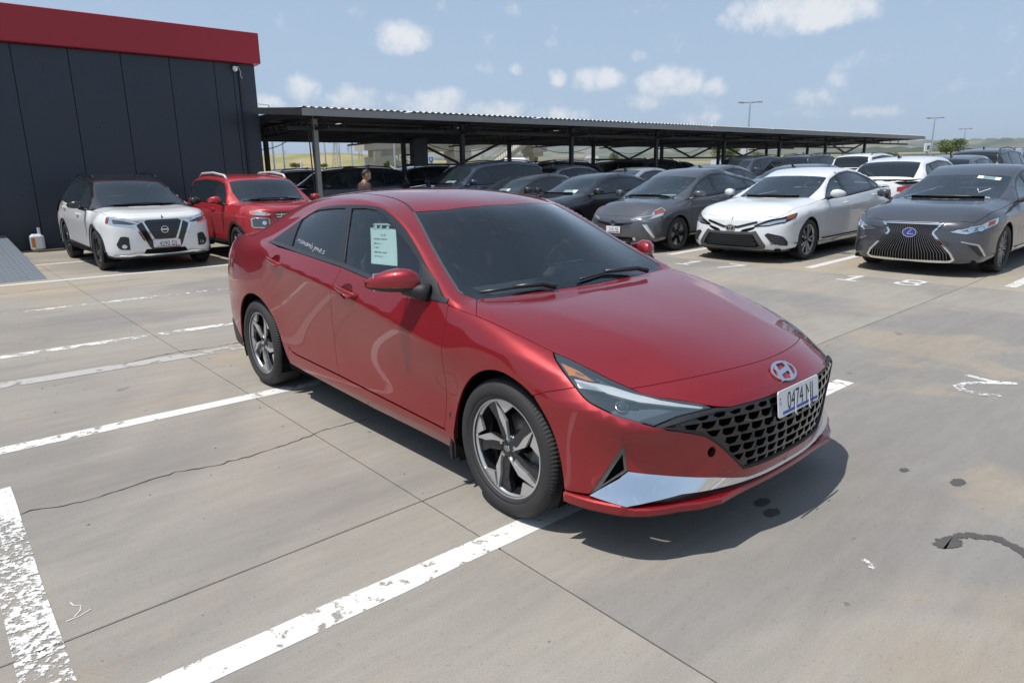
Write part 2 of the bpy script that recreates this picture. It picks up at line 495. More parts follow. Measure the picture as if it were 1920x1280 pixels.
def panel_geo(surf, outline, d, h=.03, gap=.0, off=.0, rim=.012, holes=(), holerim=None, mirror=False, inner_h=None, snap=True):
    """triangulated patch of the surface inside a 3D outline seen along direction d. returns V,N,F"""
    d = np.array(d, float); d /= np.linalg.norm(d)
    up = np.array([0, 0, 1.]) if abs(d[2]) < .9 else np.array([1., 0, 0])
    e1 = np.cross(up, d); e1 /= np.linalg.norm(e1); e2 = np.cross(d, e1)
    outline = [tuple(q) for q in outline]
    if snap: outline = densify(surf, outline, h * 1.5)
    to2 = lambda P: np.stack([np.asarray(P, float) @ e1, np.asarray(P, float) @ e2], -1)
    P = to2(outline)
    if gap: P = inset_poly(P, gap)
    P = resample(P, h)
    H = []
    for ho in holes:
        q = to2(ho)
        if gap: q = inset_poly(q, -gap)
        H.append(resample(q, h))
    verts = []; edges = []
    for loop in [P] + H:
        b = len(verts); verts += [tuple(p) for p in loop]
        edges += [(b + i, b + (i + 1) % len(loop)) for i in range(len(loop))]
    lo, hi = P.min(0), P.max(0)
    g = inner_h or h
    gx, gy = np.meshgrid(np.arange(lo[0] + g * .5, hi[0], g), np.arange(lo[1] + g * .5, hi[1], g * .87))
    gx[1::2] += g * .5
    pts = np.stack([gx.ravel(), gy.ravel()], -1)
    ok = in_poly(pts, P)
    for q in H: ok &= ~in_poly(pts, q)
    pts = pts[ok]
    if len(pts):
        L = np.array(verts)
        dm = np.min(np.linalg.norm(pts[:, None, :] - L[None], axis=2), axis=1)
        pts = pts[dm > g * .45]
    verts += [tuple(p) for p in pts]
    r = delaunay_2d_cdt([Vector((float(p[0]), float(p[1]))) for p in verts], edges, [], 0, 1e-7)
    v2 = np.array([(p[0], p[1]) for p in r[0]]); fs = [tuple(f) for f in r[2]]
    cen = np.array([v2[list(f)].mean(0) for f in fs])
    keep = in_poly(cen, P)
    for q in H: keep &= ~in_poly(cen, q)
    fs = [f for f, k in zip(fs, keep) if k]
    V = np.zeros((len(v2), 3)); N = np.zeros((len(v2), 3))
    base = -d * 8
    cmid = np.asarray(outline, float) @ d
    dm = cmid.mean()
    for i, p in enumerate(v2):
        o = e1 * p[0] + e2 * p[1] + d * (dm - 6)
        hh = surf.hit(o, d)
        if hh is None or hh[1] @ d > 0 or abs(hh[0] @ d - dm) > 1.3:
            j = np.argmin(np.linalg.norm(to2(outline) - p, axis=1))
            hh = surf.near(e1 * p[0] + e2 * p[1] + d * cmid[j])
        V[i], N[i] = hh
    V = V + N * off
    # orient
    F = []
    for f in fs:
        a, b, c = V[f[0]], V[f[1]], V[f[2]]
        F.append(f if np.cross(b - a, c - a) @ N[f[0]] > 0 else f[::-1])
    used = sorted({i for f in F for i in f}); mp = {u: i for i, u in enumerate(used)}
    V = V[used]; N = N[used]; F = [tuple(mp[i] for i in f) for f in F]
    if rim:
        cnt = {}
        for f in F:
            for k in range(3): cnt[(f[k], f[(k + 1) % 3])] = 1
        be = [e for e in cnt if (e[1], e[0]) not in cnt]
        nv = len(V); VV = [V]; NN = [N]; add = {}
        tv = {}
        for (a, b) in be:
            t = V[b] - V[a]; t = t / (np.linalg.norm(t) + 1e-12)
            for q in (a, b): tv.setdefault(q, []).append(np.cross(t, N[q]))
        ids = sorted(tv); k = len(ids)
        out = np.array([sum(tv[i]) / (np.linalg.norm(sum(tv[i])) + 1e-9) for i in ids])
        nn = N[ids]
        r1 = V[ids] + out * .0012 - nn * .0012
        r2 = V[ids] + out * .0012 - nn * rim
        n1 = out + nn; n1 /= np.linalg.norm(n1, axis=1, keepdims=True)
        V = np.concatenate([V, r1, r2]); N = np.concatenate([N, n1 * .0 + out, out])
        ix = {q: nv + i for i, q in enumerate(ids)}
        for (a, b) in be:
            F.append((b, a, ix[a])); F.append((b, ix[a], ix[b]))
            F.append((ix[b], ix[a], ix[a] + k)); F.append((ix[b], ix[a] + k, ix[b] + k))
    return V, N, F

def mirror_geo(g):
    V, N, F = g
    m = np.array([1, -1, 1.])
    return V * m, N * m, [f[::-1] for f in F]

def join_geo(gs):
    V = []; N = []; F = []; b = 0
    for (v, n, f) in gs:
        V.append(v); N.append(n); F += [tuple(i + b for i in q) for q in f]; b += len(v)
    return np.concatenate(V), np.concatenate(N), F

def geo_mesh(name, g):
    V, N, F = g
    me = bpy.data.meshes.new(name)
    me.from_pydata([tuple(p) for p in V], [], [tuple(f) for f in F])
    me.polygons.foreach_set('use_smooth', [True] * len(F))
    me.update()
    me.normals_split_custom_set_from_vertices([tuple(n) for n in N])
    return me

def panel(surf, name, mat, parent, outline, d, both=False, mirrorjoin=False, **kw):
    g = panel_geo(surf, outline, d, **kw)
    if mirrorjoin: g = join_geo([g, mirror_geo(g)])
    o = link_mesh(name, geo_mesh(name, g), mat, parent)
    if both:
        o2 = link_mesh(name, geo_mesh(name, mirror_geo(g)), mat, parent)
        return o, o2
    return o
# ------------------------------------------------------------------ shared materials
M = {}
M['black_plastic'] = pbr('black_plastic', (.018, .019, .021), .55, var=.2, vscale=30, bump=.15, bscale=900)
M['gloss_black'] = pbr('gloss_black', (.008, .008, .009), .12, coat=.6)
M['satin_black'] = pbr('satin_black', (.02, .021, .024), .3)
M['rubber'] = pbr('rubber', (.028, .028, .029), .72, var=.25, vscale=14, bump=.1, bscale=300)
M['void'] = pbr('void', (.006, .006, .006), .9, spec=.1)
M['chrome'] = pbr('chrome', (.82, .84, .86), .06, 1.0)
M['satin_chrome'] = pbr('satin_chrome', (.62, .64, .66), .22, 1.0)
M['machined'] = pbr('machined_alloy', (.62, .62, .63), .34, .7, var=.05, vscale=60)
M['dark_alloy'] = pbr('dark_alloy', (.022, .023, .027), .2, .3, coat=.6)
M['silver_alloy'] = pbr('silver_alloy', (.42, .43, .45), .3, .8)
M['steel'] = pbr('brake_steel', (.42, .41, .40), .35, .9, var=.15, vscale=40)
M['caliper'] = pbr('caliper', (.30, .31, .33), .5, .5)
M['lamp_clear'] = glass('lamp_clear', (.93, .95, .97), 1.55, 1.5, .12)
M['lamp_housing'] = pbr('lamp_housing', (.10, .118, .14), .3, .35, coat=.5)
M['lamp_reflector'] = pbr('lamp_reflector', (.75, .78, .80), .12, .9)
M['lamp_white'] = pbr('lamp_white', (.72, .75, .78), .25, .2, coat=.5)
M['amber'] = pbr('amber_lens', (.62, .20, .025), .25, coat=.8)
M['amber_dark'] = pbr('amber_dark', (.20, .045, .012), .25, coat=.8)
M['red_lens'] = pbr('red_lens', (.30, .012, .012), .15, coat=.9)
M['windscreen'] = glass('windscreen', (.66, .78, .80), 1.55, 1.6, .02)
M['side_glass'] = glass('side_glass', (.58, .70, .71), 1.55, 1.5, .015)
M['dark_glass'] = glass('privacy_glass', (.10, .12, .13), 1.55, 1.2, .01)
M['seat'] = pbr('seat_fabric', (.075, .08, .088), .75, var=.2, vscale=40)
M['cabin'] = pbr('cabin_trim', (.040, .043, .047), .7)
M['headliner'] = pbr('headliner', (.30, .30, .29), .9)
M['paper'] = pbr('paper', (.80, .83, .80), .7)
M['ink'] = pbr('ink', (.16, .18, .2), .7)
M['black_ink'] = pbr('black_ink', (.012, .012, .014), .5)
M['plate_white'] = pbr('plate_white', (.72, .74, .76), .35)
M['plate_blue'] = pbr('plate_blue', (.035, .07, .35), .4)
M['plate_red'] = pbr('plate_red', (.60, .02, .03), .4)
M['grey_plastic'] = pbr('grey_plastic', (.07, .072, .075), .5)
M['car_glass'] = glass('car_glass', (.56, .67, .70), 1.58, 1.6, .05)
M['car_glass_dark'] = glass('car_glass_dark', (.12, .14, .15), 1.58, 1.4, .035)
M['marker_white'] = pbr('marker_white', (.78, .80, .80), .6)

# ------------------------------------------------------------------ car parts
def text_mesh(name, txt, size, mat, parent, origin, eu, ev, sx=1.0, depth=.0006, align='CENTER', bold=0.0):
    """flat lettering: baseline along eu, up along ev, standing depth proud"""
    cu = bpy.data.curves.new('t', 'FONT'); cu.body = txt; cu.size = size; cu.align_x = align; cu.offset = bold; cu.resolution_u = 3
    ob = bpy.data.objects.new('t', cu); COL.objects.link(ob)
    dg = bpy.context.evaluated_depsgraph_get(); dg.update()
    me = bpy.data.meshes.new_from_object(ob.evaluated_get(dg))
    bpy.data.objects.remove(ob); bpy.data.curves.remove(cu)
    eu = Vector(eu).normalized(); ev = Vector(ev).normalized(); n = eu.cross(ev)
    o = Vector(origin) + n * depth
    for v in me.vertices:
        v.co = o + eu * (v.co.x * sx) + ev * v.co.y
    me.materials.clear(); me.name = name
    return link_mesh(name, me, mat, parent)

def poly_mesh(name, polys, mat, parent, origin, eu, ev, depth=.001):
    mb = MB()
    n = Vector(eu).cross(Vector(ev)).normalized()
    for p in polys: mb.prism(p, Vector(origin) + n * depth, eu, ev, depth)
    return mb.build(name, mat, parent)

def stroke(pts, w):
    """2D polyline -> list of quads"""
    out = []
    for a, b in zip(pts[:-1], pts[1:]):
        a = np.array(a, float); b = np.array(b, float); d = b - a; l = np.linalg.norm(d)
        if l < 1e-9: continue
        d /= l; n = np.array([-d[1], d[0]]) * w / 2; a = a - d * w * .35; b = b + d * w * .35
        out.append([tuple(a + n), tuple(a - n), tuple(b - n), tuple(b + n)])
    return out

def number_plate(parent, txt, c, w, h, nrm=(1, 0, 0), ev=(0, 0, 1), bar=None, flag=True, under=None):
    nrm = Vector(nrm).normalized(); ev = Vector(ev); ev = (ev - nrm * ev.dot(nrm)).normalized(); eu = ev.cross(nrm)
    c = Vector(c)
    mb = MB()
    mb.prism([(-w / 2 + .008, -h / 2), (w / 2 - .008, -h / 2), (w / 2, -h / 2 + .008), (w / 2, h / 2 - .008), (w / 2 - .008, h / 2), (-w / 2 + .008, h / 2), (-w / 2, h / 2 - .008), (-w / 2, -h / 2 + .008)], c, eu, ev, .004)
    p = mb.build('number_plate', M['plate_white'], parent)
    text_mesh('plate_number', txt, h * .95, M['black_ink'], p, c + ev * (-h * .30) + eu * (w * .035), eu, ev, sx=.72 * w / .36 * .112 / h * .93 if h > .1 else .62 * w / .36 * .112 / h, depth=.0008)
    if bar: poly_mesh('plate_bar', [[(-w * .40, -h * .42), (w * .47, -h * .42), (w * .47, -h * .31), (-w * .40, -h * .31)]], bar, p, c, eu, ev, .0008)
    if flag:
        a = w * .455
        poly_mesh('plate_flag', [[(-a - .006, h * .20), (-a + .006, h * .20), (-a + .006, h * .23), (-a - .006, h * .23)], [(-a - .0012, h * .15), (-a + .0012, h * .15), (-a + .0012, h * .28), (-a - .0012, h * .28)]], M['plate_red'], p, c, eu, ev, .0008)
        text_mesh('plate_country', 'GE', h * .16, M['ink'], p, c + eu * -a + ev * (-h * .02), eu, ev, sx=.7, depth=.0008)
    return p

def ring_poly(rx, ry, w, n=28):
    """ellipse ring as quads"""
    out = []
    for k in range(n):
        a, b = 2 * PI * k / n, 2 * PI * (k + 1) / n
        out.append([(rx * math.cos(a), ry * math.sin(a)), (rx * math.cos(b), ry * math.sin(b)), ((rx - w) * math.cos(b), (ry - w) * math.sin(b)), ((rx - w) * math.cos(a), (ry - w) * math.sin(a))])
    return out

TYRE_CACHE = {}
def tyre_mesh(R, W, rr, n=96, blocks=True):
    key = (R, W, rr, n)
    if key in TYRE_CACHE: return TYRE_CACHE[key]
    mb = MB()
    h = W / 2
    # half profile from bead (outer side, y=-h) over the tread to the inner bead
    prof = [(rr - .004, -h * .80), (rr + .012, -h * .93), (rr + .020, -h * .965), (rr + .0215, -h * .945), (rr + .024, -h * .975), (rr + (R - rr) * .35, -h * 1.02), (rr + (R - rr) * .62, -h * 1.03), (R - .022, -h * .96), (R - .009, -h * .87), (R - .002, -h * .76),
            (R, -h * .60)]
    for g in (-.40, 0, .40):
        prof += [(R, h * g - .005), (R - .007, h * g - .003), (R - .007, h * g + .003), (R, h * g + .005)]
    prof += [(R, h * .6), (R - .004, h * .78), (R - .02, h * .95), (rr + (R - rr) * .5, h * 1.02), (rr, h * .85)]
    m = len(prof); vs = []; fs = []
    for i, (r, y) in enumerate(prof):
        for k in range(n):
            a = 2 * PI * k / n
            q = r
            if blocks and i in (8, 9, 10, m - 5, m - 4) and k % 2: q = r - .0035
            vs.append((q * math.cos(a), y, q * math.sin(a)))
    for i in range(m - 1):
        for k in range(n):
            j = (k + 1) % n
            fs.append([i * n + k, (i + 1) * n + k, (i + 1) * n + j, i * n + j])
    me = bpy.data.meshes.new('tyre'); me.from_pydata(vs, [], fs); me.update()
    sm = []
    for i in range(m - 1): sm += [i < 7] * n
    me.polygons.foreach_set('use_smooth', sm)
    me.materials.append(M['rubber'])
    TYRE_CACHE[key] = me
    return me

WHEEL_CACHE = {}
def wheel_meshes(style, R, W, rr):
    """(name, mesh) list of the sub-parts of one wheel; outer face looks to -y"""
    key = (style, R, W, rr)
    if key in WHEEL_CACHE: return WHEEL_CACHE[key]
    h = W / 2; yf = -h * .80
    out = [('tyre', tyre_mesh(R, W, rr, 216 if style == 'hero' else 72))]
    def take(mb, name, mat):
        o = mb.build(name, mat); me = o.data; bpy.data.objects.remove(o); out.append((name, me))
    P = lambda r, a: (r * rr * math.cos(math.radians(a)), r * rr * math.sin(math.radians(a)))
    dark = M['dark_alloy']
    if style == 'hero':
        for k in range(5):
            f = 110 + 72 * k
            mb = MB()
            mb.mi = 0
            mb.prism([P(.17, f - 46), P(.60, f - 16), P(.97, f - .5), P(.975, f + 10), P(.97, f + 20), P(.62, f + 15), P(.28, f + 24), P(.16, f + 6)], (0, yf + .016, 0), (1, 0, 0), (0, 0, 1), .03)
            take(mb, 'spoke', dark)
            mb = MB()
            q = [P(.17, f - 42), P(.58, f - 19), P(.985, f - .5), P(.64, f - 2), P(.40, f - 13)]
            mb.prism(q, (0, yf + .002, 0), (1, 0, 0), (0, 0, 1), .014)
            mb.prism([P(.985, f - 3), P(.985, f - 12), P(.985, f - 22), P(.985, f - 33), P(.74, f - 17)], (0, yf + .003, 0), (1, 0, 0), (0, 0, 1), .014)
            take(mb, 'spoke_facet', M['machined'])
        cap = [('emblem', None)]
    elif style in ('split', 'dark5', 'camry', 'lexus', 'prius', 'venue'):
        n = {'split': 5, 'dark5': 5, 'camry': 5, 'lexus': 10, 'prius': 5, 'venue': 5}[style]
        for k in range(n):
            f = 360 / n * k + 18
            mb = MB()
            if style in ('camry', 'split'):
                for s in (-1, 1): mb.prism([P(.12, f + s * 8), P(.14, f - s * 14), P(.97, f + s * 14 - 4), P(.97, f + s * 14 + 4)], (0, yf + .006, 0), (1, 0, 0), (0, 0, 1), .02)
            elif style == 'lexus':
                for s in (-1, 1): mb.prism([P(.14, f + s * 5 - 6), P(.14, f + s * 5 + 6), P(.97, f + s * 6 + 2.2), P(.97, f + s * 6 - 2.2)], (0, yf + .006, 0), (1, 0, 0), (0, 0, 1), .02)
            elif style == 'prius':
                mb.prism([P(.15, f - 30), P(.97, f - 12), P(.97, f + 12), P(.15, f + 30)], (0, yf + .004, 0), (1, 0, 0), (0, 0, 1), .02)
            else:
                mb.prism([P(.15, f - 26), P(.6, f - 13), P(.97, f - 14), P(.97, f + 8), P(.6, f + 8), P(.15, f + 26)], (0, yf + .006, 0), (1, 0, 0), (0, 0, 1), .02)
            take(mb, 'spoke', {'camry': M['machined'], 'split': M['silver_alloy'], 'lexus': M['silver_alloy'], 'prius': M['gloss_black'], 'dark5': dark, 'venue': M['machined']}[style])
            if style == 'prius':
                mb = MB(); mb.prism([P(.45, f + 24), P(.97, f + 16), P(.97, f + 56), P(.45, f + 48), P(.38, f + 36)], (0, yf + .012, 0), (1, 0, 0), (0, 0, 1), .015)
                take(mb, 'trim_insert', M['silver_alloy'])
    mb = MB(); mb.smooth = True
    mb.lathe([(0, yf + .006), (.030, yf + .006), (.034, yf + .012), (.060, yf + .016), (.062, yf + .05)], 28, 'y')
    take(mb, 'hub_cap', dark)
    mb = MB()
    for k in range(5):
        a = 2 * PI * k / 5 + .3
        mb.lathe([(0, yf + .008), (.0085, yf + .008), (.0095, yf + .02)], 8, 'y', (.046 * math.cos(a) , 0, .046 * math.sin(a)))
    take(mb, 'wheel_nut', M['chrome'] if style == 'hero' else dark)
    mb = MB(); mb.smooth = True
    mb.lathe([(.055, h * .2), (rr * .63, h * .2), (rr * .63, h * .36), (.05, h * .36)], 40, 'y')
    take(mb, 'brake_disc', M['steel'])
    if style == 'hero':
        mb = MB(); o_ = (0, yf + .0045, 0)
        for q in ring_poly(.020, .0125, .003, 16) + [[(x * .3 + .0, y * .3) for x, y in s_] for s_ in ([(-.040, -.031), (-.023, -.031), (-.003, .031), (-.020, .031)], [(.012, -.031), (.029, -.031), (.049, .031), (.032, .031)], [(-.02, -.008), (.03, -.002), (.03, .012), (-.02, .006)])]: mb.prism(q, o_, (1, 0, 0), (0, 0, 1), .002)
        take(mb, 'hub_emblem', M['chrome'])
    mb = MB()
    mb.box((rr * .56, h * .2, -.02), (.05, .10, .13), bev=.012)
    take(mb, 'brake_caliper', M['caliper'])
    # barrel and lip is the wheel part itself
    mb = MB(); mb.smooth = True
    mb.lathe([(rr * .985, yf - .006), (rr * 1.02, yf - .008), (rr * 1.035, yf - .002), (rr * 1.02, yf + .008), (rr * .975, yf + .004), (rr * .962, yf + .02)], 64 if style == 'hero' else 40, 'y')
    mb.mi = 2
    mb.lathe([(rr * .962, yf + .02), (rr * .90, yf + .06), (rr * .88, h * .9)], 64 if style == 'hero' else 40, 'y')
    mb.mi = 1
    mb.lathe([(rr * .88, h * .9), (rr * .3, h * .92)], 24, 'y')
    o = mb.build('wheel', [M['machined'] if style in ('hero', 'camry') else dark, M['void'], dark]); me = o.data; bpy.data.objects.remove(o)
    out.insert(0, ('wheel', me))
    WHEEL_CACHE[key] = out
    return out

def add_wheel(root, x, y, style='split', R=.33, W=.22, rr=.225, spin=0.0, steer=0.0, detail=True):
    ms = wheel_meshes(style, R, W, rr)
    w = link_mesh('wheel', ms[0][1], None, root)
    s = 1 if y > 0 else -1
    w.location = (x, y - s * W / 2, R)
    w.rotation_euler = (0, spin, (PI if s > 0 else 0) + steer)
    for nm, me in ms[1:]:
        if not detail and nm not in ('tyre', 'spoke'): continue
        link_mesh(nm, me, None, w)
    return w

def arch_liner(root, x, y, R, depth=.30):
    mb = MB(); n = 20
    s = 1 if y > 0 else -1
    vs = []; fs = []
    for i in range(n + 1):
        a = math.radians(-28 + 236 * i / n)
        for yy in (y - s * .012, y - s * depth): vs.append((x + R * math.cos(a), yy, .33 + R * math.sin(a)))
    for i in range(n): fs.append([2 * i, 2 * i + 1, 2 * i + 3, 2 * i + 2])
    k = len(vs)
    vs2 = [(x, y - s * depth, .33)]
    fs += [[k, 2 * i + 1, 2 * i + 3] for i in range(n)]
    mb.add(vs + vs2, fs)
    return mb.build('arch_liner', M['void'], root)

def inner_shell(surf, root, keep, off=-.022, name='inner_shell', mat=None):
    """dark inner skin behind the shut lines"""
    co = surf.co + surf.n * off
    fs = [p for p in surf.polys if keep(surf.co[list(p)].mean(0))]
    me = bpy.data.meshes.new(name); me.from_pydata([tuple(p) for p in co], [], fs)
    me.update()
    bm = bmesh.new(); bm.from_mesh(me)
    bmesh.ops.delete(bm, geom=[v for v in bm.verts if not v.link_faces], context='VERTS'); bm.to_mesh(me); bm.free()
    return link_mesh(name, me, mat or M['void'], root)

def seat(root, x, y, mat, rear=False, lean=.22):
    mb = MB()
    def rb(c, d, tilt=0., b=.05):
        m2 = MB(); m2.box((0, 0, 0), d, bev=b)
        ct, st = math.cos(tilt), math.sin(tilt)
        mb.add([(c[0] + p[0] * ct - p[2] * st, c[1] + p[1], c[2] + p[0] * st + p[2] * ct) for p in m2.v], m2.f)
    w = .50 if not rear else 1.20
    rb((x, y, .46), (.50, w, .16), .08)
    rb((x - .30, y, .74), (.15, w * .95, .60), lean, .06)
    o = mb.build('seat', mat, root, smooth=False)
    for yy in ([y] if not rear else [y - .36, y + .36]):
        m3 = MB(); mb = m3
        rb((x - .385, yy, 1.125), (.11, .25, .19), lean, .05)
        m3.build('headrest', mat, o)
    return o

def steering_wheel(root, x, y, z, mat):
    mb = MB(); mb.smooth = True
    C = Vector((x, y, z)); ax = Vector((-.90, 0, .42)).normalized(); e1 = Vector((0, 1, 0)); e2 = ax.cross(e1)
    pts = [C + (e1 * math.cos(a) + e2 * math.sin(a)) * .185 for a in np.linspace(0, 2 * PI, 33)]
    mb.tube(pts, .015, 8, False)
    mb.bar(C - e1 * .18, C + e1 * .18, .05, .02, ax)
    mb.bar(C, C - e2 * .18 * (1 if e2.z > 0 else -1), .04, .02, ax)
    mb.tube([C, C - ax * .3], .03, 8)
    return mb.build('steering_wheel', mat, root)
# ------------------------------------------------------------------ ground and its slabs, lines, cracks
def gz(x, y):
    return .02 * max(0.0, x - 10.15) + .008 * max(0.0, y - 32)

def concrete_mat(name, base, seed=0.0, warm=0.0):
    m, nt, out = nmat(name)
    L = nt.links.new
    N = lambda t, **k: [setattr(n, a, b) for n in [nt.nodes.new(t)] for a, b in k.items()] and None
    def nd(t, **k):
        n = nt.nodes.new(t)
        for a, b in k.items(): setattr(n, a, b)
        return n
    geo = nd('ShaderNodeNewGeometry')
    mp = nd('ShaderNodeMapping'); mp.inputs['Location'].default_value = (seed * 7.3, seed * 3.1, 0); L(geo.outputs['Position'], mp.inputs[0])
    def noise(scale, det, rough=.5, stretch=None, dist=0.):
        n = nd('ShaderNodeTexNoise'); n.inputs['Scale'].default_value = scale; n.inputs['Detail'].default_value = det; n.inputs['Roughness'].default_value = rough; n.inputs['Distortion'].default_value = dist
        if stretch:
            m2 = nd('ShaderNodeMapping'); m2.inputs['Scale'].default_value = stretch; m2.inputs['Rotation'].default_value = (0, 0, .05); L(mp.outputs[0], m2.inputs[0]); L(m2.outputs[0], n.inputs['Vector'])
        else: L(mp.outputs[0], n.inputs['Vector'])
        return n.outputs['Fac']
    def rng(src, a, b, c, d, smooth=True):
        n = nd('ShaderNodeMapRange'); n.interpolation_type = 'SMOOTHSTEP' if smooth else 'LINEAR'
        n.inputs[1].default_value = a; n.inputs[2].default_value = b; n.inputs[3].default_value = c; n.inputs[4].default_value = d; L(src, n.inputs[0]); return n.outputs[0]
    def mulc(col, fac):
        n = nd('ShaderNodeMix', data_type='RGBA', blend_type='MULTIPLY'); n.inputs[0].default_value = 1
        L(col, n.inputs[6]); cb = nd('ShaderNodeCombineColor'); 
        for i in range(3): L(fac, cb.inputs[i])
        L(cb.outputs[0], n.inputs[7]); return n.outputs[2]
    def mixc(col, c2, fac):
        n = nd('ShaderNodeMix', data_type='RGBA'); L(fac, n.inputs[0]); L(col, n.inputs[6]); n.inputs[7].default_value = (*c2, 1); return n.outputs[2]
    rgb = nd('ShaderNodeRGB'); rgb.outputs[0].default_value = (*base, 1)
    c = rgb.outputs[0]
    big = noise(.33, 4, .55, dist=.6)
    c = mixc(c, (base[0] * .78, base[1] * .80, base[2] * .845), rng(big, .44, .57, 0, .9))
    c = mixc(c, (base[0] * 1.12, base[1] * 1.03, base[2] * .90), rng(noise(.55, 5, .6, dist=.8), .52, .64, 0, .7))
    c = mulc(c, rng(noise(1.6, 8, .72, (.25, 1.4, 1)), .3, .7, .93, 1.07))         # brush strokes of the float
    c = mulc(c, rng(noise(9, 6, .7, (.3, 1.5, 1)), .25, .75, .94, 1.06))
    c = mulc(c, rng(noise(160, 3, .6), .2, .8, .86, 1.14))                          # sand grain
    c = mulc(c, rng(noise(38, 4, .65), .30, .44, .86, 1.0))                         # fine dark specks
    c = mixc(c, (.085, .08, .075), rng(noise(2.6, 2, .4, dist=.3), .735, .765, 0, .40))        # drip stains
    c = mixc(c, (.10, .095, .09), rng(noise(11, 2, .4), .765, .785, 0, .55))
    c = mixc(c, (base[0] * .70, base[1] * .70, base[2] * .70), rng(noise(.9, 6, .7, (.12, 1.6, 1), .4), .60, .74, 0, .32))        # tyre tracks
    b = nd('ShaderNodeBsdfPrincipled'); L(c, b.inputs['Base Color'])
    b.inputs['Specular IOR Level'].default_value = .28
    L(rng(noise(3, 5, .6), .3, .7, .68, .86), b.inputs['Roughness'])
    bp = nd('ShaderNodeBump'); bp.inputs['Strength'].default_value = .22; bp.inputs['Distance'].default_value = .006
    L(noise(120, 4, .7), bp.inputs['Height']); L(bp.outputs[0], b.inputs['Normal'])
    L(b.outputs[0], out.inputs[0])
    return m
CONC = (.300, .276, .240)
M['concrete'] = concrete_mat('concrete', CONC)
M['concrete_b'] = concrete_mat('concrete_b', (.292, .270, .238), 2.0)
M['concrete_w'] = concrete_mat('concrete_warm', (.322, .290, .240), 5.0)
M['soil'] = pbr('dry_soil', (.22, .19, .14), .95, var=.25, vscale=.05)
M['joint'] = pbr('joint_dirt', (.05, .047, .042), .9)
M['asphalt'] = pbr('asphalt', (.075, .074, .072), .85, var=.2, vscale=2)

def worn_paint(name, col, wear, scale=14, edge=.5, seed=0.0):
    """road paint flaked through to the concrete under it"""
    m, nt, out = nmat(name); L = nt.links.new
    geo = nt.nodes.new('ShaderNodeNewGeometry')
    mp = nt.nodes.new('ShaderNodeMapping'); mp.inputs['Location'].default_value = (seed, seed * 2, 0); L(geo.outputs['Position'], mp.inputs[0])
    n1 = nt.nodes.new('ShaderNodeTexNoise'); n1.inputs['Scale'].default_value = scale; n1.inputs['Detail'].default_value = 9; n1.inputs['Roughness'].default_value = .72; L(mp.outputs[0], n1.inputs['Vector'])
    n2 = nt.nodes.new('ShaderNodeTexNoise'); n2.inputs['Scale'].default_value = 1.3; n2.inputs['Detail'].default_value = 3; L(mp.outputs[0], n2.inputs['Vector'])
    ad = nt.nodes.new('ShaderNodeMath'); ad.operation = 'MULTIPLY_ADD'; ad.inputs[1].default_value = edge; L(n2.outputs['Fac'], ad.inputs[0]); L(n1.outputs['Fac'], ad.inputs[2])
    mr = nt.nodes.new('ShaderNodeMapRange'); mr.inputs[1].default_value = wear - .02; mr.inputs[2].default_value = wear + .03; mr.inputs[3].default_value = 1; mr.inputs[4].default_value = 0; L(ad.outputs[0], mr.inputs[0])
    n3 = nt.nodes.new('ShaderNodeTexNoise'); n3.inputs['Scale'].default_value = 60; n3.inputs['Detail'].default_value = 4; L(mp.outputs[0], n3.inputs['Vector'])
    mx = nt.nodes.new('ShaderNodeMix'); mx.data_type = 'RGBA'; mx.inputs[6].default_value = (*[x * .82 for x in col], 1); mx.inputs[7].default_value = (*col, 1); L(n3.outputs['Fac'], mx.inputs[0])
    b = nt.nodes.new('ShaderNodeBsdfPrincipled'); b.inputs['Roughness'].default_value = .7; L(mx.outputs[2], b.inputs['Base Color'])
    t = nt.nodes.new('ShaderNodeBsdfTransparent'); ms = nt.nodes.new('ShaderNodeMixShader')
    L(mr.outputs[0], ms.inputs[0]); L(t.outputs[0], ms.inputs[1]); L(b.outputs[0], ms.inputs[2]); L(ms.outputs[0], out.inputs[0])
    return m
WHT = (.74, .73, .70)
M['line'] = worn_paint('line_paint', WHT, .83, 15)
M['line_worn'] = worn_paint('line_paint_worn', WHT, .755, 11, .55, 3)
M['line_faint'] = worn_paint('line_paint_faint', (.46, .445, .42), .80, 6, .5, 7)
M['line_left'] = worn_paint('line_paint_left', WHT, .80, 34, .5, 9)
M['line_two'] = worn_paint('line_paint_two', WHT, .80, 30, .5, 2)
M['line_new'] = worn_paint('line_paint_new', (.68, .67, .64), .885, 26, .5, 5)

# terrain: one sheet to the horizon, rising gently away to the right as the site does
def terrain():
    az = np.linspace(0, 2 * PI, 145)[:-1]
    rad = [0, 6, 12, 18, 26, 36, 50, 70, 100, 150, 230, 350, 520, 800, 1300, 2200, 3800, 8000]
    vs = [(0, 0, -.16)]; fs = []
    for r in rad[1:]:
        for a in az:
            x, y = r * math.cos(a), r * math.sin(a)
            z = gz(x, y) - .16 if r < 1000 else gz(x * 1000 / r, y * 1000 / r) - .16 + (r - 1000) * .002 * max(0, math.cos(a - .5))
            vs.append((x, y, z))
    n = len(az)
    for i in range(n): fs.append([0, 1 + i, 1 + (i + 1) % n])
    for k in range(len(rad) - 2):
        for i in range(n):
            j = (i + 1) % n; a = 1 + k * n; b = a + n
            fs.append([a + i, b + i, b + j, a + j])
    mb = MB(); mb.add(vs, fs)
    return mb
m, nt, out = nmat('plain')
_b = nt.nodes.new('ShaderNodeBsdfPrincipled'); _b.inputs['Roughness'].default_value = .95
_g = nt.nodes.new('ShaderNodeNewGeometry')
_n = nt.nodes.new('ShaderNodeTexNoise'); _n.inputs['Scale'].default_value = .012; _n.inputs['Detail'].default_value = 8; nt.links.new(_g.outputs['Position'], _n.inputs['Vector'])
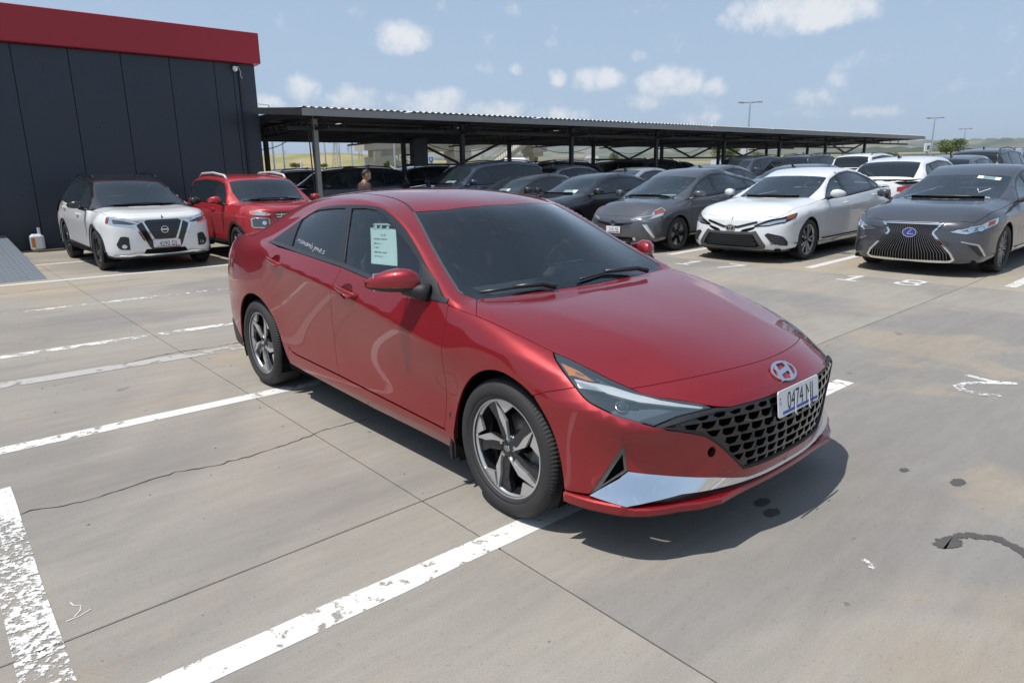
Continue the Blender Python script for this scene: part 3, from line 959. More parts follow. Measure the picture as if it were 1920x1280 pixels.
_r = nt.nodes.new('ShaderNodeValToRGB'); _r.color_ramp.elements[0].position = .35; _r.color_ramp.elements[0].color = (.12, .13, .06, 1); _r.color_ramp.elements[1].position = .62; _r.color_ramp.elements[1].color = (.30, .25, .16, 1)
nt.links.new(_n.outputs['Fac'], _r.inputs[0]); nt.links.new(_r.outputs[0], _b.inputs['Base Color']); nt.links.new(_b.outputs[0], out.inputs[0])
M['plain'] = m
ground = terrain().build('ground', M['plain'], smooth=True); tag(ground, kind='structure')

# lot: poured slabs with open joints; X and Y joint lines, each a little out of true
lot = tag(empty('parking_lot'), kind='structure')
XJ = [-16.0, -7.2, 1.60, 10.15, 18.6, 27, 36, 46, 58, 72]
YJ = [-10.5, -5.7, -1.6, 2.50, 6.36, 10.95, 15.2, 19.8, 24.5, 30, 38, 48]
def jy(y, x): return y + (.030 * (x - .8) if y == 2.5 else -.025 * (x - 1) if y == 6.36 else 0)
for i in range(len(XJ) - 1):
    for j in range(len(YJ) - 1):
        if XJ[i] < -8 and YJ[j] > 20: continue
        g_ = .0035
        p = [(XJ[i] + g_, jy(YJ[j], XJ[i]) + g_), (XJ[i + 1] - g_, jy(YJ[j], XJ[i + 1]) + g_), (XJ[i + 1] - g_, jy(YJ[j + 1], XJ[i + 1]) - g_), (XJ[i] + g_, jy(YJ[j + 1], XJ[i]) - g_)]
        c_ = .003
        def ring(d, dz):
            cx_ = sum(q[0] for q in p) / 4; cy_ = sum(q[1] for q in p) / 4
            return [(x + (d if x < cx_ else -d), y + (d if y < cy_ else -d), gz(x, y) + dz) for x, y in p]
        vs = ring(0, -.12) + ring(0, -c_) + ring(c_, 0)
        fs = [[8, 9, 10, 11]]
        for k in range(2):
            for q in range(4): fs.append([k * 4 + q, k * 4 + (q + 1) % 4, k * 4 + 4 + (q + 1) % 4, k * 4 + 4 + q])
        mb = MB(); mb.add(vs, fs)
        mt = M['concrete_w'] if (XJ[i] > 9 or YJ[j] > 10) else (M['concrete'] if (i * 3 + j * 5) % 4 else M['concrete_b'])
        mb.build('concrete_slab', mt, lot)
mb = MB(); mb.add([(XJ[0], YJ[0], -.03), (10.1, YJ[0], -.03), (10.1, YJ[-1], -.03), (XJ[0], YJ[-1], -.03)], [[0, 1, 2, 3]]); mb.build('joint_filler', M['joint'], lot)

def strip_mesh(name, x0, y0, x1, y1, w, mat, z=.0018, jag=0.0):
    a = np.array([x0, y0]); b = np.array([x1, y1]); d = (b - a) / np.linalg.norm(b - a); n = np.array([-d[1], d[0]]) * w / 2
    k = max(1, int(np.linalg.norm(b - a) / .25)); vs = []; fs = []
    rg = random.Random(int(x0 * 100 + y0 * 37))
    for i in range(k + 1):
        p = a + (b - a) * i / k
        j1, j2 = rg.uniform(-jag, jag), rg.uniform(-jag, jag)
        for q in (p + n * (1 + j1), p - n * (1 + j2)): vs.append((q[0], q[1], gz(*q) + z))
    for i in range(k): fs.append([2 * i, 2 * i + 1, 2 * i + 3, 2 * i + 2])
    mb = MB(); mb.add(vs, fs); return mb.build(name, mat, lot)
for (x0, x1, y, mat) in ((.14, 4.92, 2.02, 'line'), (.14, 4.95, 4.66, 'line'), (.20, 4.95, 7.26, 'line_worn'), (.2, 4.95, 9.68, 'line_worn'), (.2, 8.6, 12.36, 'line_new'), (1.55, 8.6, 14.95, 'line_new'), (.14, 4.9, -.6, 'line')):
    strip_mesh('bay_line', x0, y, x1, y - .01, .125, M[mat], jag=.06)
strip_mesh('bay_line', .075, -3.0, .075, 4.05, .14, M['line_left'], z=.003, jag=.05)
strip_mesh('bay_line', .1, 6.22, 2.9, 6.12, .17, M['line_faint'], z=.003, jag=.2)
for y in (-.25, 2.36, 5.0, 7.62, 10.2, 12.8): strip_mesh('bay_line', 10.42, y, 15.6, y, .135, M['line_new'], jag=.03)
for y in (3.0, 5.6, 8.2, 10.8, 13.4): strip_mesh('bay_line', 26.5, y, 31.5, y, .135, M['line_new'])
def ground_glyph(strokes, x, y, up, sz, w, mat, ang=0.0):
    """painted numeral: up = +1 when its head points to +X"""
    mb = MB(); kq = 0
    for st in strokes:
        for q in stroke(st, w):
            kq += 1
            P = []
            for u, v in q:
                dx, dy = v * sz * up, -u * sz * up
                X_, Y_ = x + dx * math.cos(ang) - dy * math.sin(ang), y + dx * math.sin(ang) + dy * math.cos(ang); P.append((X_, Y_, gz(X_, Y_) + .002 + .00025 * kq))
            mb.add(P, [[0, 1, 2, 3]] if up > 0 else [[0, 1, 2, 3]])
    return mb.build('bay_number', mat, lot)
G1 = [[(.0, .78), (.22, 1.0), (.22, 0)], [(0, 0), (.44, 0)]]
G7 = [[(0, 1.0), (.5, 1.0), (.2, 0)]]
G8 = [[(.27, .52), (.05, .66), (.06, .9), (.27, 1.0), (.48, .9), (.49, .66), (.27, .52), (.02, .36), (.03, .1), (.27, 0), (.51, .1), (.52, .36), (.27, .52)]]
G2 = [[(.0, .80), (.12, .97), (.36, .98), (.48, .80), (.42, .58), (.05, .06), (.0, .0)], [(0, 0), (.55, .03)]]
ground_glyph(G1, 9.50, 6.80, 1, .50, .15, M['line_new']); ground_glyph(G7, 9.55, 6.12, 1, .50, .15, M['line_new'])
ground_glyph(G1, 9.62, 4.18, 1, .50, .15, M['line_new']); ground_glyph(G8, 9.72, 3.50, 1, .50, .13, M['line_new'])
ground_glyph([[(0, .97), (.42, .97), (.42, .75), (.25, .58), (.45, .4), (.42, .1), (.1, .0)]], 9.6, .95, 1, .5, .14, M['line_new'])
_P2 = [(5.71, 1.46), (5.66, 1.30), (5.72, 1.18), (5.60, 1.31), (5.5, 1.40), (5.36, 1.43), (5.28, 1.37), (5.27, 1.26), (5.32, 1.18)]
mb = MB()
for kq, (a, b) in enumerate(zip(_P2[:-1], _P2[1:])):
    for q in stroke([a, b], .055): mb.add([(x, y, .002 + .0003 * kq) for x, y in q], [[0, 1, 2, 3]])
mb.build('bay_number', M['line_two'], lot)

# a wandering crack and old drips
def crack(pts, w, name='crack'):
    P = [np.array(p, float) for p in pts]; Q = [P[0]]; rg = random.Random(11)
    for a, b in zip(P[:-1], P[1:]):
        k = max(2, int(np.linalg.norm(b - a) / .035)); d = (b - a) / np.linalg.norm(b - a); n = np.array([-d[1], d[0]])
        for i in range(1, k + 1): Q.append(a + (b - a) * i / k + n * rg.gauss(0, .006))
    vs = []; fs = []
    for i, q in enumerate(Q):
        d = Q[min(i + 1, len(Q) - 1)] - Q[max(i - 1, 0)]; d = d / (np.linalg.norm(d) + 1e-9); n = np.array([-d[1], d[0]]) * w * rg.uniform(.3, 1.0) / 2
        for s in (n, -n): vs.append((q[0] + s[0], q[1] + s[1], .0025))
    for i in range(len(Q) - 1): fs.append([2 * i + 1, 2 * i, 2 * i + 2, 2 * i + 3])
    mb = MB(); mb.add(vs, fs); return mb.build(name, M['joint'], lot)
crack([(-.3, 3.62), (0.07, 3.63), (0.19, 3.67), (0.35, 3.61), (0.56, 3.63), (0.82, 3.67), (1.04, 3.6), (1.29, 3.62), (1.56, 3.66), (1.65, 3.7), (1.93, 3.69), (2.5, 3.75)], .010)
crack([(.1, 6.15), (0.28, 6.16), (0.66, 6.23), (1.2, 6.29), (1.56, 6.37), (1.86, 6.33), (2.14, 6.34), (2.6, 6.33)], .012)
crack([(.4, 11.45), (1.0, 11.46), (1.6, 11.5), (2.6, 11.62)], .012)
def blotch(name, pts, mat, z=.003, jag=.010):
    P = chaikin([np.array(p, float) for p in pts], 3); rg = random.Random(5)
    cx_ = sum(P) / len(P); vs = [(*(p + (p - cx_) / (np.linalg.norm(p - cx_) + 1e-6) * rg.gauss(0, jag)), z) for p in P]
    mb = MB(); mb.add(vs, [list(range(len(vs)))]); o = mb.build(name, mat, lot)
    bm = bmesh.new(); bm.from_mesh(o.data); bmesh.ops.triangulate(bm, faces=bm.faces[:])
    for f in bm.faces:
        if f.normal.z < 0: f.normal_flip()
    bm.to_mesh(o.data); bm.free(); return o
M['oil'] = pbr('oil_stain', (.085, .078, .072), .55, var=.25, vscale=20)
blotch('oil_stain', [(2.93, .79), (2.91, .75), (2.99, .70), (3.05, .71), (3.05, .735), (3.10, .70), (3.13, .655), (3.15, .60), (3.10, .52), (3.0, .38), (2.9, .2), (2.95, .2), (3.08, .40), (3.17, .53), (3.20, .62), (3.17, .69), (3.10, .745), (3.02, .78)], M['oil'], jag=.006)
for i, (x, y, a, b) in enumerate(((3.65, .91, .055, .03), (3.61, 1.14, .03, .02), (2.76, 1.44, .055, .03), (2.70, 1.36, .05, .03), (4.6, .62, .03, .02), (2.35, 5.55, .02, .02), (3.4, .35, .03, .012))):
    blotch('drip_stain', [(x + a * math.cos(t), y + b * math.sin(t)) for t in np.linspace(0, 2 * PI, 9)[:-1]], M['oil'], jag=.004)
blotch('paint_splash', [(2.60, .93), (2.585, .92), (2.59, .90), (2.56, .885), (2.57, .87), (2.60, .885), (2.615, .91)], M['line'], jag=.006)
for pts in (((.20, 2.72), (.225, 2.67), (.20, 2.61)), ((.17, 2.60), (.25, 2.62))):
    P = [np.array(p) for p in pts]; crack(pts, .006, 'paint_scrape').data.materials[0] = M['line']
rg = random.Random(21)
mb = MB()
for _ in range(420):
    x, y = rg.uniform(-.5, 8), rg.uniform(-.5, 11); s = rg.choice((.004, .005, .006, .009)); h = s * .6
    a = rg.uniform(0, 6)
    vs = [(x + s * math.cos(a + t), y + s * .8 * math.sin(a + t), .001) for t in (0, 1.6, 3.1, 4.6)] + [(x + s * .2, y, h + .001)]
    mb.add(vs, [[0, 1, 4], [1, 2, 4], [2, 3, 4], [3, 0, 4]])
o = mb.build('grit', pbr('grit', (.20, .18, .16), .9)); tag(o, kind='stuff')

# ------------------------------------------------------------------ dark blue hall with a red fascia
M['cladding'] = pbr('cladding', (.031, .039, .056), .32, .15, var=.12, vscale=1.2, rvar=.06, spec=.5)
M['fascia'] = pbr('fascia_red', (.36, .015, .028), .45, var=.08, vscale=.6)
bld = empty('dark_hall', (2.0, 18.2, 0), 0, 'dark blue panelled hall with a red band along its top', 'building')
W0 = -22.0; XE = 7.17
mb = MB(); mb.box(((W0 + XE) / 2 - 2.0, 7.05, 2.1), (XE - W0 - .06, 14, 4.2)); mb.build('wall_core', M['cladding'], bld)
x = XE
seams = [XE, 6.62] + [6.17 - 1.02 * i for i in range(0, 28)]
for a, b in zip(seams[:-1], seams[1:]):
    if b < W0: break
    mb = MB(); mb.box(((a + b) / 2 - 2.0, .012, 2.12), (a - b - .012, .05, 4.235), bev=.005); mb.build('wall_panel', M['cladding'], bld)
for i in range(13):
    y = .06 + i * 1.08; mb = MB(); mb.box((XE - 2.0 - .012, y + .54, 2.12), (.05, 1.068, 4.235), bev=.005); mb.build('wall_panel', M['cladding'], bld)
mb = MB(); mb.box(((W0 + XE + .1) / 2 - 2.0, -.07, 4.61), (XE + .1 - W0, .26, .72), bev=.01); mb.build('fascia_band', M['fascia'], bld)
mb = MB(); mb.box((XE + .03 - 2.0, 7.0, 4.61), (.22, 13.9, .72), bev=.01); mb.build('fascia_band', M['fascia'], bld)
mb = MB(); mb.box(((W0 + XE) / 2 - 2.0, 7.0, 4.6), (XE - W0 - .3, 13.6, .5)); mb.build('roof_deck', M['grey_plastic'] if 'grey_plastic' in M else M['black_plastic'], bld)
for xx in (5.18, 6.95): 
    mb = MB(); mb.box((xx - 2.0, .15, 4.985), (.25, .18, .035)); mb.build('fascia_clip', M['fascia'], bld)
mb = MB(); mb.tube([(4.76, -.035, 4.24), (4.76, -.035, .1)], .03, 8); mb.build('down_pipe', pbr('pipe_dark', (.012, .016, .028), .4), bld)
camo = empty('security_camera', (6.62, 18.12, 4.0), 0, 'small white dome camera under the red band near the hall corner', 'camera')
mb = MB(); mb.smooth = True; mb.lathe([(0, .05), (.045, .045), (.06, .01), (.062, -.02), (.05, -.055), (.02, -.075), (0, -.08)], 16, 'z', (0, -.09, .10)); mb.build('camera_dome', M['lamp_white'], camo)
mb = MB(); mb.tube([(0.02, -.05, .14), (.10, -.02, .16), (.16, -.01, .04), (.15, -.015, -.06), (.19, -.02, -.12)], .012, 6); mb.build('camera_cable', M['satin_chrome'], camo)
mb = MB(); mb.box((0.02, .01, .16), (.10, .08, .06), bev=.01); mb.build('camera_bracket', M['satin_black'], camo)
# loading ramp of tread plate, jug and plank by the wall
m, nt, out = nmat('tread_plate'); _b = nt.nodes.new('ShaderNodeBsdfPrincipled'); _b.inputs['Base Color'].default_value = (.19, .22, .25, 1); _b.inputs['Metallic'].default_value = .25; _b.inputs['Roughness'].default_value = .5
nt.links.new(_b.outputs[0], out.inputs[0]); M['tread'] = m
ramp = empty('loading_ramp', (1.42, 12.70, 0), 0, 'grey steel tread plate ramp rising towards the dark hall at the left edge', 'ramp')
mb = MB(); L_ = 5.45; H_ = .36; Wd = 3.6
mb.add([(0, 0, .004), (0, L_, H_), (-Wd, L_, H_), (-Wd, -.12, .004), (0, 0, -.0), (0, L_, 0), (-Wd, L_, 0), (-Wd, -.12, 0)], [[0, 1, 2, 3], [0, 4, 5, 1], [1, 5, 6, 2], [2, 6, 7, 3], [3, 7, 4, 0]]); mb.build('ramp_plate', M['tread'], ramp)
mb = MB()
for i in range(46):
    for j in range(24):
        y = .10 + i * .115; xx = -.08 - j * .145 + (.07 if i % 2 else 0); z = y / L_ * H_ + .004 
        dx, dy = (.03, .02) if (i + j) % 2 else (.03, -.02)
        mb.add([(xx - dx, y - dy, z), (xx, y + .006, z + .004), (xx + dx, y + dy, z), (xx, y - .006, z + .004)], [[0, 3, 2, 1]])
tag(mb.build('tread_lug', M['tread'], ramp), kind='stuff')
jug = empty('canister', (1.92, 17.72, 0), 0, 'white plastic canister with yellow label standing against the dark hall', 'canister')
mb = MB(); mb.box((0, 0, .20), (.26, .18, .36), bev=.05); mb.build('canister_body', M['lamp_white'], jug, smooth=False)
mb = MB(); mb.lathe([(.0, .51), (.03, .51), (.03, .37)], 10, 'z', (.06, 0, 0)); mb.build('canister_cap', M['lamp_white'], jug)
poly_mesh('canister_label', [[(-.11, .10), (-.04, .10), (-.04, .30), (-.11, .30)]], M['amber'], jug, (0, -.0905, 0), (1, 0, 0), (0, 0, 1), .002)
plank = MB(); plank.box((0, 0, .025), (.5, .12, .045), rz=.1); o = plank.build('plank', pbr('plank', (.16, .13, .10), .8, var=.3, vscale=20)); o.location = (2.12, 17.62, 0); tag(o, 'short weathered plank lying on the concrete beside the white canister', 'plank')

# ------------------------------------------------------------------ carport
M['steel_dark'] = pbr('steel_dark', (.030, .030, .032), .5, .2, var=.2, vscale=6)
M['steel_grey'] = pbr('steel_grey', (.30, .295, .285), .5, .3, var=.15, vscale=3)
M['sheet'] = pbr('roof_sheet', (.66, .66, .66), .5, .1, var=.1, vscale=2)
cp = empty('carport', (8.0, 17.2, 0), 0, 'long steel carport with corrugated roof running across the car park behind the cars', 'carport')
CX0, CX1 = 7.45, 47.4; 
fy = lambda x: 16.3          # front edge
by = lambda x: 24.5
fzv = lambda x: 2.99 + .0065 * (x - 7.5) ; bzv = lambda x: 2.88 + .005 * (x - 7.5)
O = Vector((8.0, 17.2, 0))
def cpl(x, y, z): return Vector((x, y, z)) - O
# corrugated sheets, one per bay and half
def sheet_seg(x0, x1, name='roof_sheet'):
    vs = []; fs = []; n = int((x1 - x0) / .05)
    for i in range(n + 1):
        x = x0 + (x1 - x0) * i / n; k = i % 4
        d = (.0, .034, .030, .0)[k]
        for t in (0, .5, 1):
            y = lerp_(fy(x) - .05, by(x) + .05, t); z = lerp_(fzv(x), bzv(x), t) + .11 + d
            vs.append(cpl(x, y, z))
    for i in range(n):
        for t in range(2):
            a = i * 3 + t; fs.append([a, a + 3, a + 4, a + 1])
    mb = MB(); mb.add(vs, fs); return mb.build(name, M['sheet'], cp)
lerp_ = lambda a, b, t: a + (b - a) * t
NB = 8; PX0 = 8.2; PS = 4.72
xs_ = [CX0] + [PX0 + PS * (i + .5) for i in range(7)] + [CX1]
for a, b in zip(xs_[:-1], xs_[1:]): sheet_seg(a, b - .004)
_c = [(7.45, 16.28), (6.62, 17.0), (7.22, 18.05), (7.45, 18.1)]
mb = MB(); mb.add([cpl(x, y, 3.10) for x, y in _c], [[0, 1, 2, 3]]); mb.build('roof_sheet', M['sheet'], cp)
mb = MB(); mb.bar(cpl(7.45, 16.26, 2.99), cpl(6.6, 17.0, 3.03), .05, .15); mb.build('fascia_beam', M['steel_dark'], cp)
# fascia gutters, purlins, rafters, posts, braces
mb = MB(); mb.bar(cpl(CX0, fy(CX0) - .06, fzv(CX0) + .0), cpl(CX1, fy(CX1) - .06, fzv(CX1) + .0), .05, .16); mb.build('fascia_beam', M['steel_grey'], cp)
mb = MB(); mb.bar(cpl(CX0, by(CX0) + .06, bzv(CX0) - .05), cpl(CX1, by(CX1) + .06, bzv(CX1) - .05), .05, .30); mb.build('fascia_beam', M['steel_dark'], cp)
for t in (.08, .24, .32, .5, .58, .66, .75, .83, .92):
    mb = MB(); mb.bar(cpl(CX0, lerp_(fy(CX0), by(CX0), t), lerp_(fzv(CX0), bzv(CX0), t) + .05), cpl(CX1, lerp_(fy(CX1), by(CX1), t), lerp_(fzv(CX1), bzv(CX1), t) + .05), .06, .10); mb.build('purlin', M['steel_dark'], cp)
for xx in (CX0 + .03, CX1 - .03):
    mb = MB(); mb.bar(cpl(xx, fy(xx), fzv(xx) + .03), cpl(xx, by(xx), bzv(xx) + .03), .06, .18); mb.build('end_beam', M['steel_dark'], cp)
posts = []
for i in range(8):
    xp = PX0 + PS * i
    
    fyp = fy(xp) + .9; byp = by(xp) - 4.0
    for yy, zt in ((fyp, lerp_(fzv(xp), bzv(xp), .16)), (byp, lerp_(fzv(xp), bzv(xp), .84))):
        z0 = gz(xp, yy)
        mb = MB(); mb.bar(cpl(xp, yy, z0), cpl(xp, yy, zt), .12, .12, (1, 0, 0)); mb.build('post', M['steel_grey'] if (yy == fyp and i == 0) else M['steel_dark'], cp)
        mb = MB(); mb.box(tuple(cpl(xp, yy, z0 + .012)), (.26, .26, .024)); mb.build('base_plate', M['steel_dark'], cp)
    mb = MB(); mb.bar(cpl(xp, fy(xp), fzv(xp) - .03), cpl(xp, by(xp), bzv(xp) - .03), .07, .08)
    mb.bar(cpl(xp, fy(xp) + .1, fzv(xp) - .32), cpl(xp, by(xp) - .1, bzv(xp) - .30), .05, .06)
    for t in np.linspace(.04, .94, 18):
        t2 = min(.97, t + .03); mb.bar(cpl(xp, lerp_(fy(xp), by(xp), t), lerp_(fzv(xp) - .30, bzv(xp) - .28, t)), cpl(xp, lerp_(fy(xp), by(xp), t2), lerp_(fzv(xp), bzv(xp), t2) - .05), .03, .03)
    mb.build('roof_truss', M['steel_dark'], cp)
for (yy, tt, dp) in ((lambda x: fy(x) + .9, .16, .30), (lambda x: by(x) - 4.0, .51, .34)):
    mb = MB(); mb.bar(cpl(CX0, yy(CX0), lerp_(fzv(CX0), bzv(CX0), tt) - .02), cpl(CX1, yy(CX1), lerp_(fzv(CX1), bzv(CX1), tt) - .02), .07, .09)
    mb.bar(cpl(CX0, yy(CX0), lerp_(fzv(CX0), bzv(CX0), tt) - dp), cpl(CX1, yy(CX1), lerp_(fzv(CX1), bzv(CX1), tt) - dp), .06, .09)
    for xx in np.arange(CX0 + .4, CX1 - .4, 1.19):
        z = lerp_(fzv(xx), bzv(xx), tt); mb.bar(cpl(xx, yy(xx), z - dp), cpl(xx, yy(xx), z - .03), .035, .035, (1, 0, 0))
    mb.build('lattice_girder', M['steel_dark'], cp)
for i, back in ((1, 1), (3, 1), (4, 1), (5, 1), (6, 0)):
    xa, xb = PX0 + PS * i, min(PX0 + PS * (i + 1), 41.7); ym = (lambda x: by(x) - 4.0) if back else (lambda x: fy(x) + .9)
    xm = (xa + xb) / 2; zt = lerp_(fzv(xa), bzv(xa), .51 if back else .16)
    for q in (xa + .3, xb - .3):
        mb = MB(); mb.bar(cpl(q, ym(q), zt - .3), cpl(xm, ym(xm), 1.75 + gz(xm, 18)), .07, .07); mb.build('brace', M['steel_dark'], cp)
    mb = MB(); mb.bar(cpl(xa, ym(xa), 1.72 + gz(xm, 18)), cpl(xb, ym(xb), 1.74 + gz(xm, 18)), .07, .07); mb.build('brace', M['steel_dark'], cp)
    if i == 3:
        for q in (xa + .8, xb - .8):
            mb = MB(); mb.bar(cpl(q, ym(q), .6 + gz(xm, 18)), cpl(xm, ym(xm), 1.75 + gz(xm, 18)), .07, .07); mb.build('brace', M['steel_dark'], cp)
for xa, xb, sag in ((8.3, 10.6, .28), (16.2, 20.3, .30), (22.2, 26.6, .32), (27.0, 31.5, .34), (32.3, 36.0, .3), (36.8, 40.5, .28)):
    yy = by(xa) - .75 if xa > 9 else by(xa) - .75
    pts = []
    for t in np.linspace(0, 1, 13): 
        x_ = lerp_(xa, xb, t); pts.append(cpl(x_, by(x_) - .25, bzv(x_) - .12 - sag * 1.3 * 4 * t * (1 - t)))
    mb = MB(); mb.tube(pts, .014, 5); mb.build('slack_cable', M['satin_black'], cp)
mb = MB(); mb.tube([cpl(8.02, fy(8) + .9, 2.8), cpl(8.05, fy(8) + .9, 1.5), cpl(8.1, fy(8) + .85, .2)], .018, 5); mb.build('slack_cable', M['satin_black'], cp)
mb = MB(); mb.tube([cpl(8.10, fy(8) + .95, 2.8), cpl(8.15, fy(8) + .95, 1.5), cpl(8.2, fy(8) + .9, .2)], .012, 5); mb.build('slack_cable', M['satin_black'], cp)
# boxes hung on the second back post
xp = PX0 + PS; yb = by(xp) - 4.0
box = empty('switch_cabinet', (xp + .55, yb - .1, 1.95), 0, 'dark grey square cabinet fixed to a back post of the carport', 'cabinet')
mb = MB(); mb.box((0, 0, .30), (.62, .22, .95), bev=.02); mb.build('cabinet_body', M['grey_plastic'], box)
mb = MB(); mb.box((.0, -.118, .30), (.56, .012, .88), bev=.004); mb.build('cabinet_door', M['satin_black'], box)
mb = MB(); mb.bar((-.55, .1, .2), (-.25, .1, .2), .06); mb.build('cabinet_bracket', M['steel_dark'], box)

# ------------------------------------------------------------------ far things
def polar(px, dist, z):
    """a place dist metres from the camera in the heading that the number px names"""
    d = _fw + _r2 * ((px - 960) / 1279.34) + _u2 * (345 / 1279.34); d = Vector((d.x, d.y, 0)).normalized()
    return Vector((d.x * dist, d.y * dist, z))
M['bridge'] = pbr('bridge_concrete', (.40, .37, .31), .85, var=.1, vscale=.5)
M['rail'] = pbr('rail_paint', (.46, .44, .38), .6)
fb = empty('footbridge', (0, 0, 0), 0, 'pale concrete footbridge with railed stairs beyond the carport', 'footbridge')
BD = 92.0
p0 = polar(690, BD, 0); p1 = polar(1030, BD + 18, 0)
ax = (p1 - p0); LB = ax.length; ax.normalize(); nx = Vector((-ax.y, ax.x, 0)); g0 = gz(p0.x, p0.y)
fb.location = p0
def bp_(t, w, z): return ax * t + nx * w + Vector((0, 0, z))
hor = lambda px: 325.13 + (960 - px) * .0136
def zp(px, py, D):
    d = _fw + _r2 * ((px - 960) / 1279.34) - _u2 * ((py - 640) / 1279.34); return CAM_H + d.z / math.hypot(d.x, d.y) * D
zd0 = zp(690, 281, BD); zd1 = zp(690, 262, BD)
def pbox(name, t0, t1, w0, w1, z0, z1, mat, parent=None):
    mb = MB(); P = [bp_(t, w, z + (.068 * t if z > g0 else 0)) for z in (z0, z1) for t, w in ((t0, w0), (t1, w0), (t1, w1), (t0, w1))]
    mb.add(P, [[3, 2, 1, 0], [4, 5, 6, 7], [0, 1, 5, 4], [1, 2, 6, 5], [2, 3, 7, 6], [3, 0, 4, 7]]); return mb.build(name, mat, parent or fb)
zk = zd0
pbox('deck_beam', -.5, LB + 2, -.1, 2.6, zk - .1, zk + .85, M['bridge'])
pbox('deck_girder', 1.2, LB + 2, .3, 2.2, zk - .9, zk - .1, M['bridge'])
for i in range(int(LB / .62)):
    pbox('parapet_panel', -.4 + i * .62, -.4 + i * .62 + .58, -.14, -.08, zk + .8, zk + 2.2, M['rail'])
for tpos in (2.2, LB * .47, LB * .93):
    big = 1.0
    pbox('pier_cap', tpos - 1.4, tpos + 1.4, -.3, 2.8, zk - 2.1, zk - .9, M['bridge'])
    pbox('pier_corbel', tpos - 1.0, tpos + 1.0, .1, 2.5, zk - 2.7, zk - 2.1, M['bridge'])
    pbox('bearing_block', tpos - 1.45, tpos - .5, -.4, .2, zk - 1.5, zk - .2, M['bridge'])
    mb = MB(); mb.lathe([(.72, g0 - 1), (.72, zk - 2.6 + .068 * tpos)], 16, 'z', tuple(bp_(tpos, 1.2, 0))); mb.build('pier_column', M['bridge'], fb, smooth=True)
def flight(t0, z0, t1, z1, w0, w1, name='stair_flight'):
    mb = MB(); P = []
    for w in (w0, w1):
        P += [bp_(t0, w, z0), bp_(t1, w, z1), bp_(t1, w, z1 - .7), bp_(t0, w, z0 - .7)]
    mb.add(P, [[0, 1, 2, 3], [7, 6, 5, 4], [0, 4, 5, 1], [3, 2, 6, 7], [1, 5, 6, 2], [0, 3, 7, 4]]); s_ = mb.build(name, M['bridge'], fb)
    n = int(abs(t1 - t0) / .42)
    for w in (w0, w1):
        mb = MB(); mb.bar(bp_(t0, w, z0 + 1.1), bp_(t1, w, z1 + 1.1), .09); mb.bar(bp_(t0, w, z0 + .12), bp_(t1, w, z1 + .12), .06)
        for i in range(n + 1):
            t = i / n; mb.bar(bp_(lerp_(t0, t1, t), w, lerp_(z0, z1, t)), bp_(lerp_(t0, t1, t), w, lerp_(z0, z1, t) + 1.1), .055)
        mb.build('handrail', M['rail'], s_)
flight(LB * .80, zk + 1.6, LB * .56, zk - 2.6, -2.4, -.4)
flight(LB * .56, zk - 2.6, LB * .44, zk - 2.6, -2.4, -.4, 'stair_landing')
flight(LB * .44, zk - 2.6, LB * .28, g0 + .2, -2.4, -.4)
flight(3.8, zk - .9, 9.5, zk - 3.6, .4, 2.0)
pbox('stair_pier', LB * .60, LB * .64, -1.8, -1.0, g0 - 1, zk - 2.6, M['bridge'])
pbox('stair_pier', 9.0, 9.9, .6, 1.6, g0 - 1, zk - 3.2, M['bridge'])

# grassy hill on the left, blue ridge far off
def ridge(name, D0, D1, prof, mat, wav, nb=10, seed=1):
    """prof: (px, py) skyline read as heading and height at distance D1; slopes down to D0"""
    rg_ = random.Random(seed); vs = []; fs = []
    pxs = np.arange(prof[0][0], prof[-1][0] + 1, 14.0); K = len(pxs)
    ph = [rg_.uniform(0, 6) for _ in range(24)]
    for k in range(nb + 4):
        t = min(k / nb, 1.0)
        for i, px in enumerate(pxs):
            py = np.interp(px, [p[0] for p in prof], [p[1] for p in prof])
            D = D0 + (D1 - D0) * (k / nb)
            top = zp(px, py, D1); p_ = polar(px, D, 0); base = gz(*polar(px, D0, 0)[:2]) - .5
            s = t * t * (3 - 2 * t) if t < 1 else 1
            z = base + (top - base) * s + (0 if 0 < t < 1 else 0)
            n_ = sum(math.sin(px * f * .02 + t * 9 * f + ph[j]) / f for j, f in enumerate((1, 1.7, 2.9, 4.7, 7.1, 11.3, 17)))
            z += wav * n_ * (t * (1 - t) * 4 if k <= nb else 0)
            if k > nb: z = top - (k - nb) * (top - base) * .3
            p_.z = z; vs.append(p_)
    for k in range(nb + 3):
        for i in range(K - 1): fs.append([k * K + i, k * K + i + 1, (k + 1) * K + i + 1, (k + 1) * K + i])
    mb = MB(); mb.add(vs, fs); o = mb.build(name, mat, smooth=True); return tag(o, kind='structure')
def land_mat(name, c1, c2, sc, c3=None):
    m, nt, out = nmat(name); b = nt.nodes.new('ShaderNodeBsdfPrincipled'); b.inputs['Roughness'].default_value = 1; b.inputs['Specular IOR Level'].default_value = .1
    g = nt.nodes.new('ShaderNodeNewGeometry'); n = nt.nodes.new('ShaderNodeTexNoise'); n.inputs['Scale'].default_value = sc; n.inputs['Detail'].default_value = 9; n.inputs['Roughness'].default_value = .62
    mp = nt.nodes.new('ShaderNodeMapping'); mp.inputs['Scale'].default_value = (1, 1, 5); nt.links.new(g.outputs['Position'], mp.inputs[0]); nt.links.new(mp.outputs[0], n.inputs['Vector'])
    r_ = nt.nodes.new('ShaderNodeValToRGB'); e = r_.color_ramp.elements; e[0].position = .38; e[0].color = (*c1, 1); e[1].position = .60; e[1].color = (*c2, 1)
    if c3: x_ = e.new(.50); x_.color = (*c3, 1)
    nt.links.new(n.outputs['Fac'], r_.inputs[0]); nt.links.new(r_.outputs[0], b.inputs['Base Color']); nt.links.new(b.outputs[0], out.inputs[0]); return m
